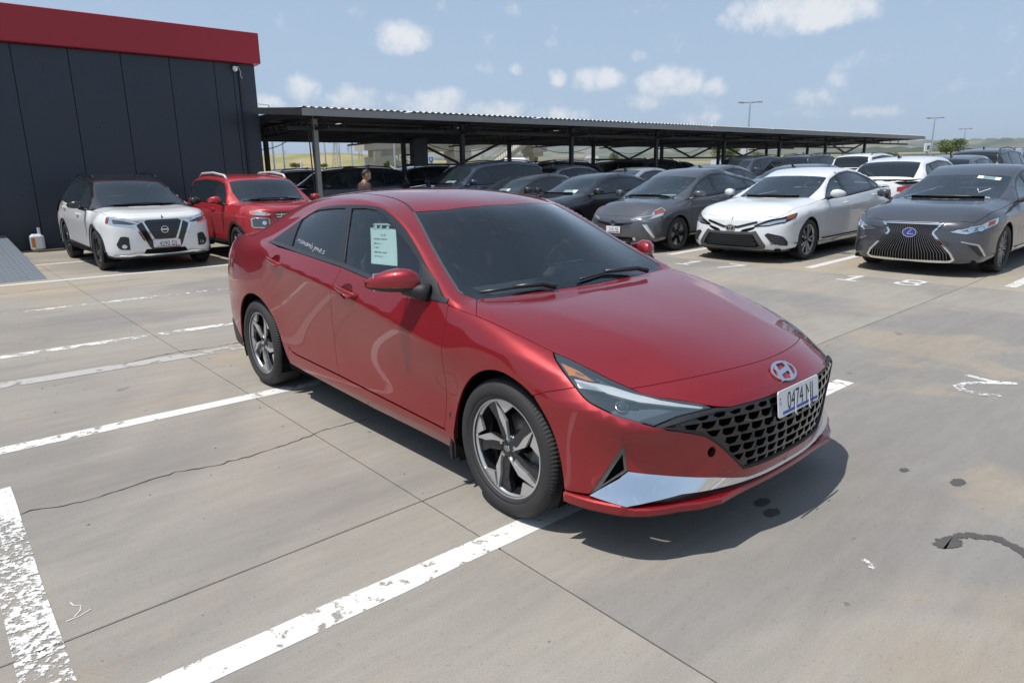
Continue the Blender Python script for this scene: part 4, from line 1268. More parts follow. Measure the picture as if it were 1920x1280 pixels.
M['hill'] = land_mat('hill_grass', (.17, .19, .065), (.36, .29, .15), .012, (.24, .235, .10))
M['mount'] = land_mat('mountain_scrub', (.055, .075, .045), (.26, .22, .16), .0032, (.13, .14, .09))
ridge('hills', 260, 620, [(-300, 296), (200, 294), (490, 292), (560, 291), (610, 289), (640, 288.5), (690, 292), (740, 297), (800, 302), (880, 306), (960, 311)], M['hill'], 1.6, 12, 3)
ridge('mountains', 2100, 3500, [(600, 300), (760, 285), (900, 276), (1040, 270), (1180, 268), (1330, 271), (1450, 273), (1560, 270), (1640, 266), (1700, 268), (1760, 272), (1840, 271), (1900, 267), (2000, 270), (2200, 266), (2600, 272), (3000, 280)], M['mount'], 13, 16, 5)
ridge('foothills', 1100, 1900, [(900, 296), (1000, 292), (1120, 289), (1260, 287), (1400, 284), (1540, 283), (1700, 281), (1850, 283), (2000, 280), (2300, 284), (2700, 286)], M['mount'], 5, 10, 8)

# lamp posts, poles, pylons
def lamp_post(px, py_top, D, label, arms=2, group=None, h_px=None):
    p = polar(px, D, 0); z0 = gz(p.x, p.y); h = zp(px, py_top, D) - z0
    o = empty('lamp_post', (p.x, p.y, z0), math.radians(-49), label, 'lamp post', group)
    mb = MB(); mb.tube([(0, 0, 0), (0, 0, h)], [.11, .06], 8); mb.build('pole', M['satin_chrome'], o)
    mb = MB()
    if arms == 2:
        mb.bar((-.75, 0, h + .02), (.75, 0, h + .10), .06)
        for s in (-1, 1):
            mb.box((s * .75, 0, h + .08), (.42, .26, .10), bev=.02); mb.box((s * .28, .02, h + .06), (.24, .24, .09), bev=.02)
    else:
        mb.bar((0, 0, h - .02), (-1.3, 0, h + .12), .05); mb.box((-1.55, 0, h + .12), (.55, .20, .08), bev=.02)
    mb.build('lamp_head', M['steel_grey'], o); return o
lamp_post(1400, 194, 62, 'tall lamp post with double head rising above the middle of the carport roof')
lamp_post(1744, 223, 95, 'double headed lamp post standing by the white sign board')
lamp_post(1803, 243, 130, 'smaller double headed lamp post above the round green tree')
lamp_post(513, 197, 60, 'curved arm street lamp rising beside the dark hall corner', 1)
lamp_post(660, 216, 80, 'thin street lamp arm peeping over the carport roof, left one', 1)
lamp_post(905, 220, 105, 'thin street lamp arm peeping over the carport roof, right one', 1)
for px, pt, D in ((532, 258, 70), (610, 255, 90), (637, 254, 95), (740, 258, 88), (1097, 270, 120), (1160, 268, 120), (1188, 275, 150)):
    p = polar(px, D, 0); z0 = gz(p.x, p.y); o = empty('pole', (p.x, p.y, z0), 0, 'thin grey pole standing in the field beyond the parked cars', 'pole', 'thin poles beyond the car park')
    mb = MB(); mb.tube([(0, 0, 0), (0, 0, zp(px, pt, D) - z0)], [.12, .07], 6); mb.build('pole_shaft', M['satin_chrome'], o)
def pylon(px, pt, pb, D, label):
    p = polar(px, D, 0); z0 = zp(px, pb, D); h = zp(px, pt, D) - z0
    o = empty('pylon', (p.x, p.y, z0), math.radians(-49), label, 'pylon'); mb = MB(); w = h * .11; t_ = h * .012
    for sx in (-1, 1):
        for sy in (-1, 1): mb.bar((sx * w, sy * w, -3), (sx * w * .12, sy * w * .12, h), t_)
    for i in range(7):
        za, zb_ = h * i / 7, h * (i + 1) / 7; wa, wb = w * (1 - .88 * i / 7), w * (1 - .88 * (i + 1) / 7)
        mb.bar((-wa, -wa, za), (wb, -wb, zb_), t_ * .6); mb.bar((wa, -wa, za), (-wb, -wb, zb_), t_ * .6)
    mb.build('pylon_frame', M['steel_grey'], o); mb = MB()
    for zz, ww in ((.72, .24), (.82, .20), (.92, .15)): mb.bar((-h * ww, 0, h * zz), (h * ww, 0, h * zz), t_)
    mb.build('cross_arm', M['steel_grey'], o)
pylon(630, 250, 312, 300, 'largest steel lattice pylon standing in front of the grassy hill'); pylon(676, 262, 312, 420, 'steel lattice pylon just left of the footbridge end'); pylon(654, 272, 296, 700, 'faint small pylon on the skyline of the grassy hill')
pylon(536, 283, 294, 900, 'tiny pylon far off on the left skyline')
# signs
def sign(px, pt, pb, w, D, label, mat, txt=None, mark=None):
    p = polar(px, D, 0); z0 = gz(p.x, p.y); zt = zp(px, pt, D); zb_ = zp(px, pb, D)
    o = empty('sign_board', (p.x, p.y, z0), math.radians(-41), label, 'sign'); ww = w / 1279.34 * D
    mb = MB(); mb.box((0, 0, (zt + zb_) / 2 - z0), (ww, .25, zt - zb_), bev=.03); b_ = mb.build('board', mat, o)
    mb = MB(); mb.tube([(0, .0, 0), (0, .0, zb_ - z0)], .12, 8); mb.build('sign_post', M['steel_grey'], o)
    if mark == 'arrows':
        c_ = ((zt + zb_) / 2 - z0); s_ = ww * .2
        poly_mesh('sign_mark', [[(-s_, c_ + s_ * .3), (s_, c_ + s_ * .3), (s_, c_ + s_ * 1.6), (-s_, c_ + s_ * 1.0)], [(-s_, c_ - s_ * 1.4), (s_, c_ - s_ * 1.0), (s_ * .4, c_ - s_ * .2), (-s_, c_ - s_ * .3)]], M['black_ink'], b_, (0, -.13, 0), (1, 0, 0), (0, 0, 1), .01)
    if mark == 'bar':
        c_ = ((zt + zb_) / 2 - z0); poly_mesh('sign_mark', [[(-ww * .15, c_ - ww * .35), (ww * .12, c_ - ww * .2), (ww * .15, c_ + ww * .4), (-ww * .05, c_ + ww * .2)]], M['plate_white'], b_, (0, -.13, 0), (1, 0, 0), (0, 0, 1), .01)
    return o
sign(1737, 269.5, 284.5, 10, 96, 'tall white sign board with black marks beside the lamp post on the right', M['plate_white'], mark='arrows')
sign(1396, 272, 289, 14, 120, 'white sign board next to the round tree behind the carport', M['plate_white'])
sign(808, 294, 304, 7, 60, 'blue sign board under the footbridge', pbr('sign_blue', (.02, .16, .55), .4), mark='bar')
sign(564, 303, 317, 2.4, 60, 'narrow white marker post in the grass by the hill', M['plate_white'])

# trees
M['leaf'] = pbr('leaf_green', (.115, .155, .040), .6, var=.5, vscale=1.5); M['bark'] = pbr('bark', (.11, .085, .06), .9, var=.3, vscale=6)
M['leaf_dry'] = pbr('leaf_dry', (.20, .19, .07), .7, var=.4, vscale=1.5)
def tree(px, pt, pb, wpx, D, label, mat='leaf', trunk=.25, seed=1, n=4200, group=None, cat='tree', name='round_tree'):
    rg_ = random.Random(seed); p = polar(px, D, 0); z0 = zp(px, pb, D); h = zp(px, pt, D) - z0; rw_ = wpx / 1279.34 * D / 2
    o = empty(name, (p.x, p.y, z0), 0, label, cat, group); mb = MB(); mb.smooth = True
    tr = max(.05, h * .035); zc = h * (trunk + (1 - trunk) * .48)
    mb.tube([(0, 0, -.6), (h * .01, 0, h * trunk), (0, h * .015, h * .6)], [tr, tr * .8, tr * .4], 8)
    lobes = []
    for i in range(16):
        a = rg_.uniform(0, 2 * PI); e = rg_.uniform(-1, 1.0); rr_ = rg_.uniform(.25, .70)
        c_ = Vector((math.cos(a) * rw_ * rr_ * math.sqrt(max(.05, 1 - e * e * .6)), math.sin(a) * rw_ * rr_ * math.sqrt(max(.05, 1 - e * e * .6)), zc + e * h * (1 - trunk) * .34)); lobes.append((c_, rg_.uniform(.30, .46)))
        if i < 7: mb.tube([(0, 0, h * (trunk + .05)), tuple(c_ * .5 + Vector((0, 0, h * (trunk + .1) * .5))), tuple(c_)], [tr * .5, tr * .3, tr * .1], 5)
    mb.build('trunk', M['bark'], o); lf = MB(); s0 = max(.07, h * .045)
    for i in range(n):
        c_, r_ = rg_.choice(lobes); d = Vector((rg_.gauss(0, 1), rg_.gauss(0, 1), rg_.gauss(0, 1))).normalized() * (rg_.random() ** .4)
        q = c_ + Vector((d.x * rw_ * r_, d.y * rw_ * r_, d.z * h * (1 - trunk) * r_ * .62))
        u = Vector((rg_.gauss(0, 1), rg_.gauss(0, 1), rg_.gauss(0, .6))).normalized(); v_ = u.cross(Vector((rg_.gauss(0, 1), rg_.gauss(0, 1), rg_.gauss(0, 1)))).normalized(); s = s0 * rg_.uniform(.5, 1.2)
        lf.add([q - u * s, q + v_ * s * .5, q + u * s, q - v_ * s * .5], [[0, 1, 2, 3]])
    lf.build('crown', M[mat], o); return o
tree(1358, 271, 304, 58, 85, 'round green tree seen under the middle of the carport', trunk=.12, seed=2)
tree(1781, 257, 291, 50, 110, 'large round green tree right of the white sign board', trunk=.10, seed=4, n=5000)
tree(1672, 285, 298, 22, 120, 'small round green bush behind the white crossover', trunk=.1, seed=6, n=1900, cat='bush', name='bush')
tree(1152, 284, 304, 26, 100, 'pale green bush by the crossed braces of the carport', trunk=.1, seed=7, n=1900, cat='bush', name='bush')
tree(1420, 284, 295, 32, 110, 'low green bush beside the sign board under the carport', trunk=.1, seed=8, n=1300, cat='bush', name='bush')
tree(1594, 285, 299, 24, 115, 'green bush under the right end of the carport', trunk=.1, seed=9, n=1900, cat='bush', name='bush')
tree(1548, 290, 299, 20, 115, 'dry yellowish bush left of the green bush under the carport end', mat='leaf_dry', trunk=.1, seed=10, n=1500, cat='bush', name='bush')
tree(1510, 292, 299, 26, 125, 'low brown bush behind the grey cars', mat='leaf_dry', trunk=.1, seed=11, n=1500, cat='bush', name='bush')
tree(725, 301, 315, 14, 75, 'dark scrubby bush under the footbridge', trunk=.05, seed=12, n=1500, cat='bush', name='bush')
tree(604, 306, 315, 20, 75, 'low bush in the grass right of the front carport post', trunk=.05, seed=13, n=800, cat='bush', name='bush')
tree(553, 304, 316, 26, 78, 'low bush in the grass between the two carport posts', mat='leaf_dry', trunk=.05, seed=14, n=1500, cat='bush', name='bush')
tree(1003, 294, 306, 12, 90, 'dry tall weeds beside the footbridge pier', mat='leaf_dry', trunk=.05, seed=15, n=700, cat='bush', name='bush')
# low white buildings and hoardings far off
def shed(px, pt, pb, wpx, D, label, col, cat='building', name='low_building', roof=True):
    p = polar(px, D, 0); z0 = gz(p.x, p.y) - .3; zt = zp(px, pt, D); w_ = wpx / 1279.34 * D
    o = empty(name, (p.x, p.y, z0), math.radians(-41), label, cat); h = zt - z0
    mb = MB(); mb.box((0, 2, h / 2), (w_, 4, h), bev=.05); wl = mb.build('wall', col, o)
    if roof: mb = MB(); mb.box((0, 2, h + .06), (w_ + .4, 4.4, .16), bev=.03); mb.build('roof', M['steel_grey'], o)
    for i in range(max(1, int(w_ / 3))):
        mb = MB(); mb.box((-w_ / 2 + 1.5 + i * 3, -.02, h * .55), (1.1, .08, h * .3)); mb.build('window', M['car_glass_dark'] if 'car_glass_dark' in M else M['gloss_black'], o)
wl_ = M['plate_white']; tan = pbr('tan_wall', (.42, .34, .24), .8)
shed(1080, 299, 310, 80, 140, 'long low white shed right of the footbridge pier', wl_)
shed(1370, 293, 302, 46, 130, 'low white hut in front of the round tree under the carport', wl_)
shed(1770, 289, 295, 100, 180, 'long low pale shed behind the round tree on the right', wl_)
shed(1894, 281, 292, 12, 220, 'small orange kiosk far away at the right edge', pbr('kiosk_orange', (.55, .25, .06), .6))
shed(1112, 293, 306, 20, 150, 'white hoarding with faint lettering beside the low shed', wl_, 'hoarding', 'hoarding', False)

# ------------------------------------------------------------------ summer haze over the plain
m, nt, out = nmat('haze_air'); _v = nt.nodes.new('ShaderNodeVolumePrincipled'); _v.inputs['Color'].default_value = (.82, .91, 1.0, 1); _v.inputs['Density'].default_value = .00016; _v.inputs['Anisotropy'].default_value = .2
nt.links.new(_v.outputs[0], out.inputs['Volume']); mb = MB(); mb.box((0, 0, 77), (19000, 19000, 160)); tag(mb.build('haze', m), kind='stuff')
# ------------------------------------------------------------------ the red saloon: body surface
def hero_surface(level=4):
    # rows x columns, half car, x forward, y out, z up
    r0 = [(2.17, 0, .205), (2.16, .27, .2), (2.085, .58, .19), (1.955, .80, .20), (1.76, .875, .205), (1.58, .885, .205), (1.36, .885, .20), (1.10, .88, .19),
          (.93, .855, .18), (.45, .85, .18), (0, .85, .18), (-.45, .85, .18), (-.85, .855, .18), (-1.12, .875, .19), (-1.36, .88, .2), (-1.62, .88, .205), (-1.92, .85, .22),
          (-2.15, .755, .23), (-2.29, .52, .24), (-2.33, .28, .24), (-2.34, 0, .24)]
    r1 = [(2.205, 0, .285), (2.19, .27, .285), (2.105, .575, .275), (1.955, .79, .275), (1.78, .885, .28), (1.58, .898, .29), (1.36, .90, .29), (1.10, .90, .285),
          (.93, .893, .28), (.45, .893, .28), (0, .893, .28), (-.45, .893, .28), (-.85, .893, .285), (-1.12, .90, .29), (-1.36, .902, .3), (-1.62, .895, .31), (-1.92, .86, .32),
          (-2.165, .765, .33), (-2.33, .53, .34), (-2.375, .28, .34), (-2.385, 0, .34)]
    r2 = [(2.237, 0, .45), (2.215, .27, .45), (2.105, .56, .43), (1.948, .77, .42), (1.785, .875, .43), (1.58, .904, .45), (1.36, .908, .46), (1.10, .898, .46),
          (.93, .884, .46), (.45, .880, .46), (0, .880, .47), (-.45, .882, .48), (-.85, .889, .49), (-1.12, .905, .49), (-1.36, .91, .49), (-1.62, .905, .49), (-1.92, .866, .49),
          (-2.18, .77, .49), (-2.355, .54, .49), (-2.41, .28, .49), (-2.42, 0, .49)]
    r3 = [(2.217, 0, .60), (2.195, .27, .60), (2.128, .565, .565), (1.985, .798, .565), (1.785, .884, .615), (1.58, .905, .62), (1.36, .912, .65), (1.11, .907, .62),
          (.93, .90, .585), (.45, .897, .63), (0, .894, .67), (-.45, .895, .70), (-.85, .896, .72), (-1.12, .907, .715), (-1.36, .912, .71), (-1.62, .905, .71), (-1.92, .862, .71),
          (-2.19, .765, .71), (-2.35, .53, .71), (-2.385, .28, .71), (-2.39, 0, .71)]
    r4 = [(2.165, 0, .655), (2.148, .26, .652), (2.06, .53, .642), (1.90, .765, .645), (1.745, .835, .695), (1.565, .872, .735), (1.35, .898, .765), (1.12, .908, .745),
          (.93, .917, .71), (.45, .920, .785), (0, .921, .85), (-.45, .918, .905), (-.85, .910, .945), (-1.13, .895, .957), (-1.36, .885, .955), (-1.62, .872, .945), (-1.92, .82, .94),
          (-2.18, .735, .93), (-2.36, .52, .93), (-2.415, .28, .93), (-2.43, 0, .93)]
    r5 = [(2.09, 0, .703), (2.068, .25, .702), (1.985, .50, .693), (1.88, .685, .68), (1.725, .75, .735), (1.55, .787, .79), (1.33, .817, .845), (1.12, .833, .885),
          (.95, .845, .918), (.45, .860, .945), (0, .862, .985), (-.45, .860, 1.012), (-.85, .851, 1.035), (-1.13, .84, 1.05), (-1.36, .81, 1.062), (-1.62, .775, 1.068), (-1.92, .745, 1.055),
          (-2.17, .67, 1.025), (-2.33, .50, 1.04), (-2.38, .27, 1.05), (-2.39, 0, 1.055)]
    hull = [r0, r1, r2, r3, r4, r5]
    strip = {4: [(1.885, 0, .77), (1.87, .22, .77), (1.82, .43, .77)], 5: [(1.66, 0, .825), (1.65, .24, .827), (1.61, .48, .826)],
             6: [(1.42, 0, .868), (1.41, .26, .871), (1.37, .54, .873)], 7: [(1.23, 0, .895), (1.22, .28, .897), (1.165, .58, .902)],
             8: [(1.085, 0, .912), (1.07, .30, .914), (1.0, .60, .918)], 9: [(.80, 0, 1.10), (.785, .28, 1.098), (.69, .59, 1.082)],
             10: [(.50, 0, 1.285), (.475, .27, 1.28), (.335, .57, 1.25)], 11: [(.13, 0, 1.372), (.11, .27, 1.367), (.02, .545, 1.345)],
             12: [(-.45, 0, 1.408), (-.45, .27, 1.403), (-.48, .54, 1.376)], 13: [(-1.0, 0, 1.378), (-1.0, .27, 1.372), (-1.02, .53, 1.336)],
             14: [(-1.47, 0, 1.285), (-1.46, .27, 1.277), (-1.43, .53, 1.25)], 15: [(-1.86, 0, 1.135), (-1.85, .28, 1.13), (-1.80, .56, 1.115)],
             16: [(-2.14, 0, 1.068), (-2.13, .28, 1.066), (-2.08, .53, 1.058)]}
    edge = {9: (.60, .752, 1.08), 10: (.27, .678, 1.246), 11: (-.10, .645, 1.332), 12: (-.55, .635, 1.327), 13: (-.98, .655, 1.245), 14: (-1.35, .70, 1.152)}
    cr = []
    for c in range(3, 16): cr.append((('h', 5, c), ('h', 5, c + 1), .55 if c >= 8 else .25))
    for c in range(7, 13): cr.append((('h', 4, c), ('h', 4, c + 1), .75))
    for c in range(4, 7): cr.append((('h', 4, c), ('h', 4, c + 1), .4))
    for c in range(3, 16): cr.append((('h', 1, c), ('h', 1, c + 1), .35))
    for c in range(2, 5): cr.append((('h', 3, c), ('h', 3, c + 1), .75))
    for r in (1, 2): cr.append((('h', r, 3), ('h', r + 1, 3), .6))
    for c in range(8, 15): cr.append((('t', 3, c), ('t', 3, c + 1), .45))
    for c in range(3, 8): cr.append((('t', 2, c), ('t', 2, c + 1), .55))
    for m in range(3): cr.append((('t', m, 8), ('t', m + 1, 8), .85))
    for c in range(16, 20): cr.append((('h', 5, c), ('h', 5, c + 1), .6))
    return build_surface(hull, strip, edge, cr, level)
HERO = hero_surface()
# ------------------------------------------------------------------ the red saloon
M['red_paint'] = paint('red_paint', (.27, .004, .009), .45, .40, .35, .008)
hero = empty('saloon_car', (2.669, 3.521, 0), math.radians(-89.43),
             'large metallic red saloon in the foreground with a paper taped inside its window', 'car')
RED = M['red_paint']
def neg(L): return [(p[0], -p[1], p[2]) for p in L]
def mirr(L): return neg(L[::-1])

H_SIDE = [(1.133, -.842, .878), (1.353, -.823, .837), (1.568, -.789, .784)]
H_LAMPTOP = [(1.639, -.767, .765), (1.712, -.747, .741), (1.814, -.713, .703), (1.893, -.681, .677)]
_hf = [(1.893, -.681, .677), (1.958, -.56, .688), (2.013, -.43, .696), (2.053, -.29, .702), (2.079, -.149, .705), (2.087, 0, .706)]
H_FRONT = sm(_hf + [(x, -y, z) for x, y, z in _hf[-2::-1]], 3)
H_FRONT = [q for q in H_FRONT[1:] if q[1] < -.01]
ARCH_F = sm([(1.735, -.884, .232), (1.736, -.892, .298), (1.707, -.899, .426), (1.667, -.904, .518), (1.614, -.906, .585), (1.558, -.906, .628), (1.492, -.907, .657), (1.407, -.909, .681), (1.325, -.911, .682), (1.236, -.91, .655), (1.151, -.908, .600), (1.071, -.903, .507), (1.023, -.898, .415), (1.003, -.897, .30)])
ARCH_R = sm([(-.84, -.893, .265), (-.93, -.897, .371), (-.99, -.90, .50), (-1.045, -.903, .565), (-1.114, -.907, .625), (-1.198, -.91, .667), (-1.283, -.911, .688), (-1.378, -.913, .690), (-1.478, -.913, .668), (-1.57, -.911, .615), (-1.65, -.905, .53), (-1.70, -.90, .42), (-1.73, -.89, .30)])
SEAM_B = [(1.572, -.906, .622), (1.64, -.895, .652), (1.70, -.872, .668), (1.747, -.846, .684)]
DOOR_F = [(.942, -.857, .903), (.959, -.893, .789), (.955, -.902, .66), (.948, -.902, .52), (.926, -.894, .296)]
DOOR_B = [(-.069, -.871, .992), (-.084, -.895, .93), (-.11, -.903, .86), (-.15, -.901, .769), (-.185, -.893, .65), (-.195, -.887, .534), (-.18, -.89, .42), (-.145, -.894, .337)]
DOOR_R = [(-.978, -.851, 1.043), (-1.05, -.885, .98), (-1.105, -.90, .92), (-1.164, -.904, .859), (-1.17, -.906, .80), (-1.123, -.907, .715)]
DOOR_R2 = [(-1.06, -.905, .665), (-1.0, -.903, .60), (-.94, -.90, .52), (-.885, -.895, .42), (-.85, -.894, .385), (-.80, -.894, .362), (-.735, -.894, .353)]
BELT = [(-1.15, -.833, 1.056), (-.6, -.86, 1.026), (-.058, -.87, .993), (.404, -.873, .938), (.70, -.868, .921), (.931, -.855, .911)]
WIN = [(.931, -.855, .911), (.80, -.81, .985), (.656, -.773, 1.048), (.50, -.73, 1.14), (.348, -.69, 1.213), (.25, -.675, 1.255), (.181, -.665, 1.279), (.10, -.655, 1.305), (.016, -.649, 1.32), (-.12, -.65, 1.327), (-.276, -.651, 1.325), (-.499, -.648, 1.316), (-.62, -.647, 1.307), (-.727, -.646, 1.292), (-.84, -.67, 1.25), (-.933, -.706, 1.202), (-1.05, -.77, 1.127), (-1.15, -.833, 1.056)]
LAMP_LOW = sm([(1.568, -0.789, 0.784), (1.601, -0.811, 0.766), (1.632, -0.823, 0.750), (1.683, -0.837, 0.722), (1.748, -0.847, 0.684), (1.808, -0.851, 0.647), (1.851, -0.840, 0.630), (1.923, -0.809, 0.604), (1.986, -0.767, 0.587), (2.041, -0.728, 0.571)], 1)
LAMP_IN = [(2.073, -0.628, 0.594), (2.136, -0.475, 0.607), (2.105, -0.502, 0.622), (2.057, -0.553, 0.636), (1.991, -0.623, 0.650), (1.939, -0.663, 0.662), (1.893, -0.681, 0.677)]
GR_SIDE = [(2.040, -0.727, 0.572), (2.094, -0.639, 0.541), (2.116, -0.581, 0.523), (2.136, -0.526, 0.503), (2.151, -0.477, 0.469), (2.168, -0.421, 0.419), (2.182, -0.367, 0.366), (2.189, -0.321, 0.324)]
GR_TOP = [(2.214, 0, .606), (2.208, -.136, .606), (2.19, -.28, .604), (2.162, -.409, .602)]
CH_TOP = [(2.202, 0.000, 0.275), (2.187, -0.280, 0.277), (2.148, -0.464, 0.320), (2.081, -0.607, 0.346), (2.003, -0.713, 0.364), (1.956, -0.765, 0.374)]
CH_BOT = [(1.846, -0.861, 0.269), (1.956, -0.792, 0.255), (2.016, -0.724, 0.269), (2.087, -0.610, 0.285), (2.152, -0.440, 0.277), (2.185, -0.270, 0.266), (2.199, 0.000, 0.260)]
VENT = [(1.950, -0.785, 0.485), (1.953, -0.768, 0.376), (1.846, -0.861, 0.272)]

SD = (0, 1, 0)
h1 = .024
# hood, nose, bumper
cowl = [(.99, -.72, .926), (1.01, -.60, .92), (1.035, -.45, .918), (1.058, -.28, .916), (1.068, -.14, .915)]
half = cowl[::-1] + H_SIDE + H_LAMPTOP + H_FRONT
panel(HERO, 'hood', RED, hero, half + [(2.087, 0, .706)] + mirr(H_FRONT) + mirr(H_LAMPTOP) + mirr(H_SIDE) + neg(cowl) + [(1.072, 0, .915)], (0, 0, -1), h=.03, gap=.0022)
nose_half = H_LAMPTOP[-1:] + H_FRONT
nose = panel(HERO, 'nose_panel', RED, hero, nose_half + [(2.087, 0, .706)] + mirr(H_FRONT) + mirr(H_LAMPTOP[-1:]) + neg([(1.939, -.663, .661), (1.991, -.623, .65), (2.058, -.554, .637), (2.108, -.506, .624), (2.136, -.460, .610)]) +
             neg(GR_TOP[1:])[::-1] + GR_TOP + [(2.136, -.460, .610), (2.108, -.506, .624), (2.058, -.554, .637), (1.991, -.623, .65), (1.939, -.663, .661)], (-.72, 0, -.69), h=.024, gap=.002)
fog = [(2.157 + .0, -.501 + .022 * math.cos(a), .432 + .022 * math.sin(a)) for a in np.linspace(0, 2 * PI, 15)[:-1]]
bump = SEAM_B[3:] + [q for q in LAMP_LOW if q[0] > 1.75] + GR_SIDE[1:] + [(2.204, -.20, .3215), (2.215, 0, .32)] + CH_TOP[:-1] + [VENT[1], VENT[0], VENT[2]] + [(1.739, -.888, .262)] + [q for q in ARCH_F if q[0] > 1.58 and q[2] > .27] + SEAM_B[:3]
g = panel_geo(HERO, bump, (-.74, .67, 0), h=.022, gap=.0018, holes=[fog])
link_mesh('front_bumper', geo_mesh('front_bumper', join_geo([g, mirror_geo(g)])), RED, hero)
g = panel_geo(HERO, [(p[0], p[1] * 1.3 + .15, p[2] * 1.3 - .13) for p in fog], (-1, 0, 0), off=-.02, rim=0)
link_mesh('tow_hook_hole', geo_mesh('tow_hook_hole', join_geo([g, mirror_geo(g)])), M['void'], hero)
# fender, doors, sills, quarters
fend = H_SIDE + [q for q in LAMP_LOW if 1.57 < q[0] < 1.74] + SEAM_B[::-1] + [q for q in ARCH_F if q[0] < 1.565] + [(1.0, -.893, .285), (.94, -.893, .285)] + DOOR_F[::-1] + [(.942, -.857, .903)]
panel(HERO, 'fender', RED, hero, fend[:-1], (0, .92, -.38), both=True, h=h1, gap=.002)

def cup(x0, z0, rx, rz):
    return [HERO.S(x0 + rx * math.cos(a), z0 + rz * math.sin(a)) for a in np.linspace(0, 2 * PI, 25)[:-1]]
sill_pts = [(.926, -.894, .296), (.257, -.894, .321), (-.145, -.894, .337)]
cf = cup(.055, .868, .062, .042); crr = cup(-.905, .955, .062, .040)
dF, dF2 = panel(HERO, 'front_door', RED, hero, DOOR_F + sill_pts[1:2] + DOOR_B[::-1] + BELT[3:], SD, both=True, h=h1, gap=.0022, holes=[cf])
dR, dR2 = panel(HERO, 'rear_door', RED, hero, DOOR_B + DOOR_R2[::-1] + DOOR_R[::-1] + BELT[1:2], SD, both=True, h=h1, gap=.0022, holes=[crr])
sill = [(1.003, -.897, .29), (.926, -.894, .288), (.257, -.894, .313), (-.145, -.894, .329), (-.735, -.894, .345), (-.80, -.894, .354), (-.85, -.894, .377), (-.872, -.893, .31), (-.84, -.893, .265), (-.535, -.893, .245), (.2, -.87, .205), (.99, -.86, .19)]
panel(HERO, 'sill', RED, hero, sill, SD, both=True, h=h1, gap=.0012)
DITCH = [(.231, -.56, 1.293), (.108, -.528, 1.333), (-.041, -.504, 1.359), (-.205, -.494, 1.375), (-.367, -.492, 1.382), (-.546, -.495, 1.38), (-.8, -.495, 1.367), (-1.05, -.495, 1.335)]
frame = [(1.133, -.842, .878), (.942, -.857, .905)] + WIN + [(-1.40, -.80, 1.062), (-1.62, -.765, 1.07), (-1.80, -.66, 1.09), (-1.62, -.56, 1.18), (-1.35, -.51, 1.265)] + DITCH[::-1] + [(.36, -.60, 1.225), (.508, -.652, 1.15), (.70, -.71, 1.06), (.90, -.765, .965), (.932, -.763, .948), (.99, -.722, .928)]
panel(HERO, 'side_frame', RED, hero, frame, (-.12, .62, -.78), both=True, h=.022, gap=.0012)
quart = [(-1.15, -.833, 1.056)] + DOOR_R + [(-1.06, -.905, .665), (-1.0, -.903, .60), (-.94, -.90, .52), (-.885, -.895, .42), (-.85, -.894, .385), (-.872, -.893, .31)] + ARCH_R + [(-1.74, -.885, .25), (-1.93, -.855, .25), (-1.96, -.86, .48), (-1.97, -.855, .70), (-1.97, -.80, .96), (-1.95, -.75, 1.045), (-1.80, -.66, 1.09), (-1.62, -.765, 1.07), (-1.40, -.80, 1.062)]
panel(HERO, 'rear_quarter', RED, hero, quart, (.15, .9, -.3), both=True, h=.026, gap=.0008)
rear = [(-1.95, -.75, 1.045), (-1.97, -.80, .96), (-1.97, -.855, .70), (-1.96, -.86, .48), (-1.93, -.855, .25), (-2.15, -.75, .25), (-2.30, -.5, .26), (-2.34, 0, .26), (-2.42, 0, .49), (-2.39, 0, .71), (-2.43, 0, .93), (-2.39, 0, 1.045), (-2.33, -.5, 1.03), (-2.17, -.66, 1.02)]
g = panel_geo(HERO, rear, (.8, .6, -.05), h=.035, gap=.0)
link_mesh('rear_bumper', geo_mesh('rear_bumper', join_geo([g, mirror_geo(g)])), RED, hero)
g = panel_geo(HERO, [(-2.38, 0, 1.04), (-2.31, -.5, 1.02), (-2.15, -.65, 1.015), (-1.95, -.74, 1.04), (-1.82, -.62, 1.10), (-1.90, -.4, 1.105), (-1.93, 0, 1.108)], (.1, 0, -1), h=.04, gap=.001)
link_mesh('boot_lid', geo_mesh('boot_lid', join_geo([g, mirror_geo(g)])), RED, hero)
panel(HERO, 'tail_lamp', M['red_lens'], hero, [(-1.86, -.83, .955), (-1.80, -.865, .905), (-1.90, -.86, .885), (-2.05, -.82, .875), (-2.2, -.72, .87), (-2.2, -.72, .93), (-2.0, -.79, .95)], (.5, .86, 0), both=True, h=.02, off=.003, rim=.004)
panel(HERO, 'tail_lamp_bar', M['red_lens'], hero, [(-2.4, -.6, .90), (-2.4, .6, .90), (-2.4, .6, .945), (-2.4, -.6, .945)], (1, 0, 0), h=.05, off=.003, rim=.004)
panel(HERO, 'rear_diffuser', M['black_plastic'], hero, [(-1.75, -.885, .22), (-1.76, -.885, .30), (-1.95, -.855, .40), (-2.02, -.83, .40), (-2.02, -.82, .23)], (.3, .95, 0), both=True, h=.03, off=.003, rim=.004)
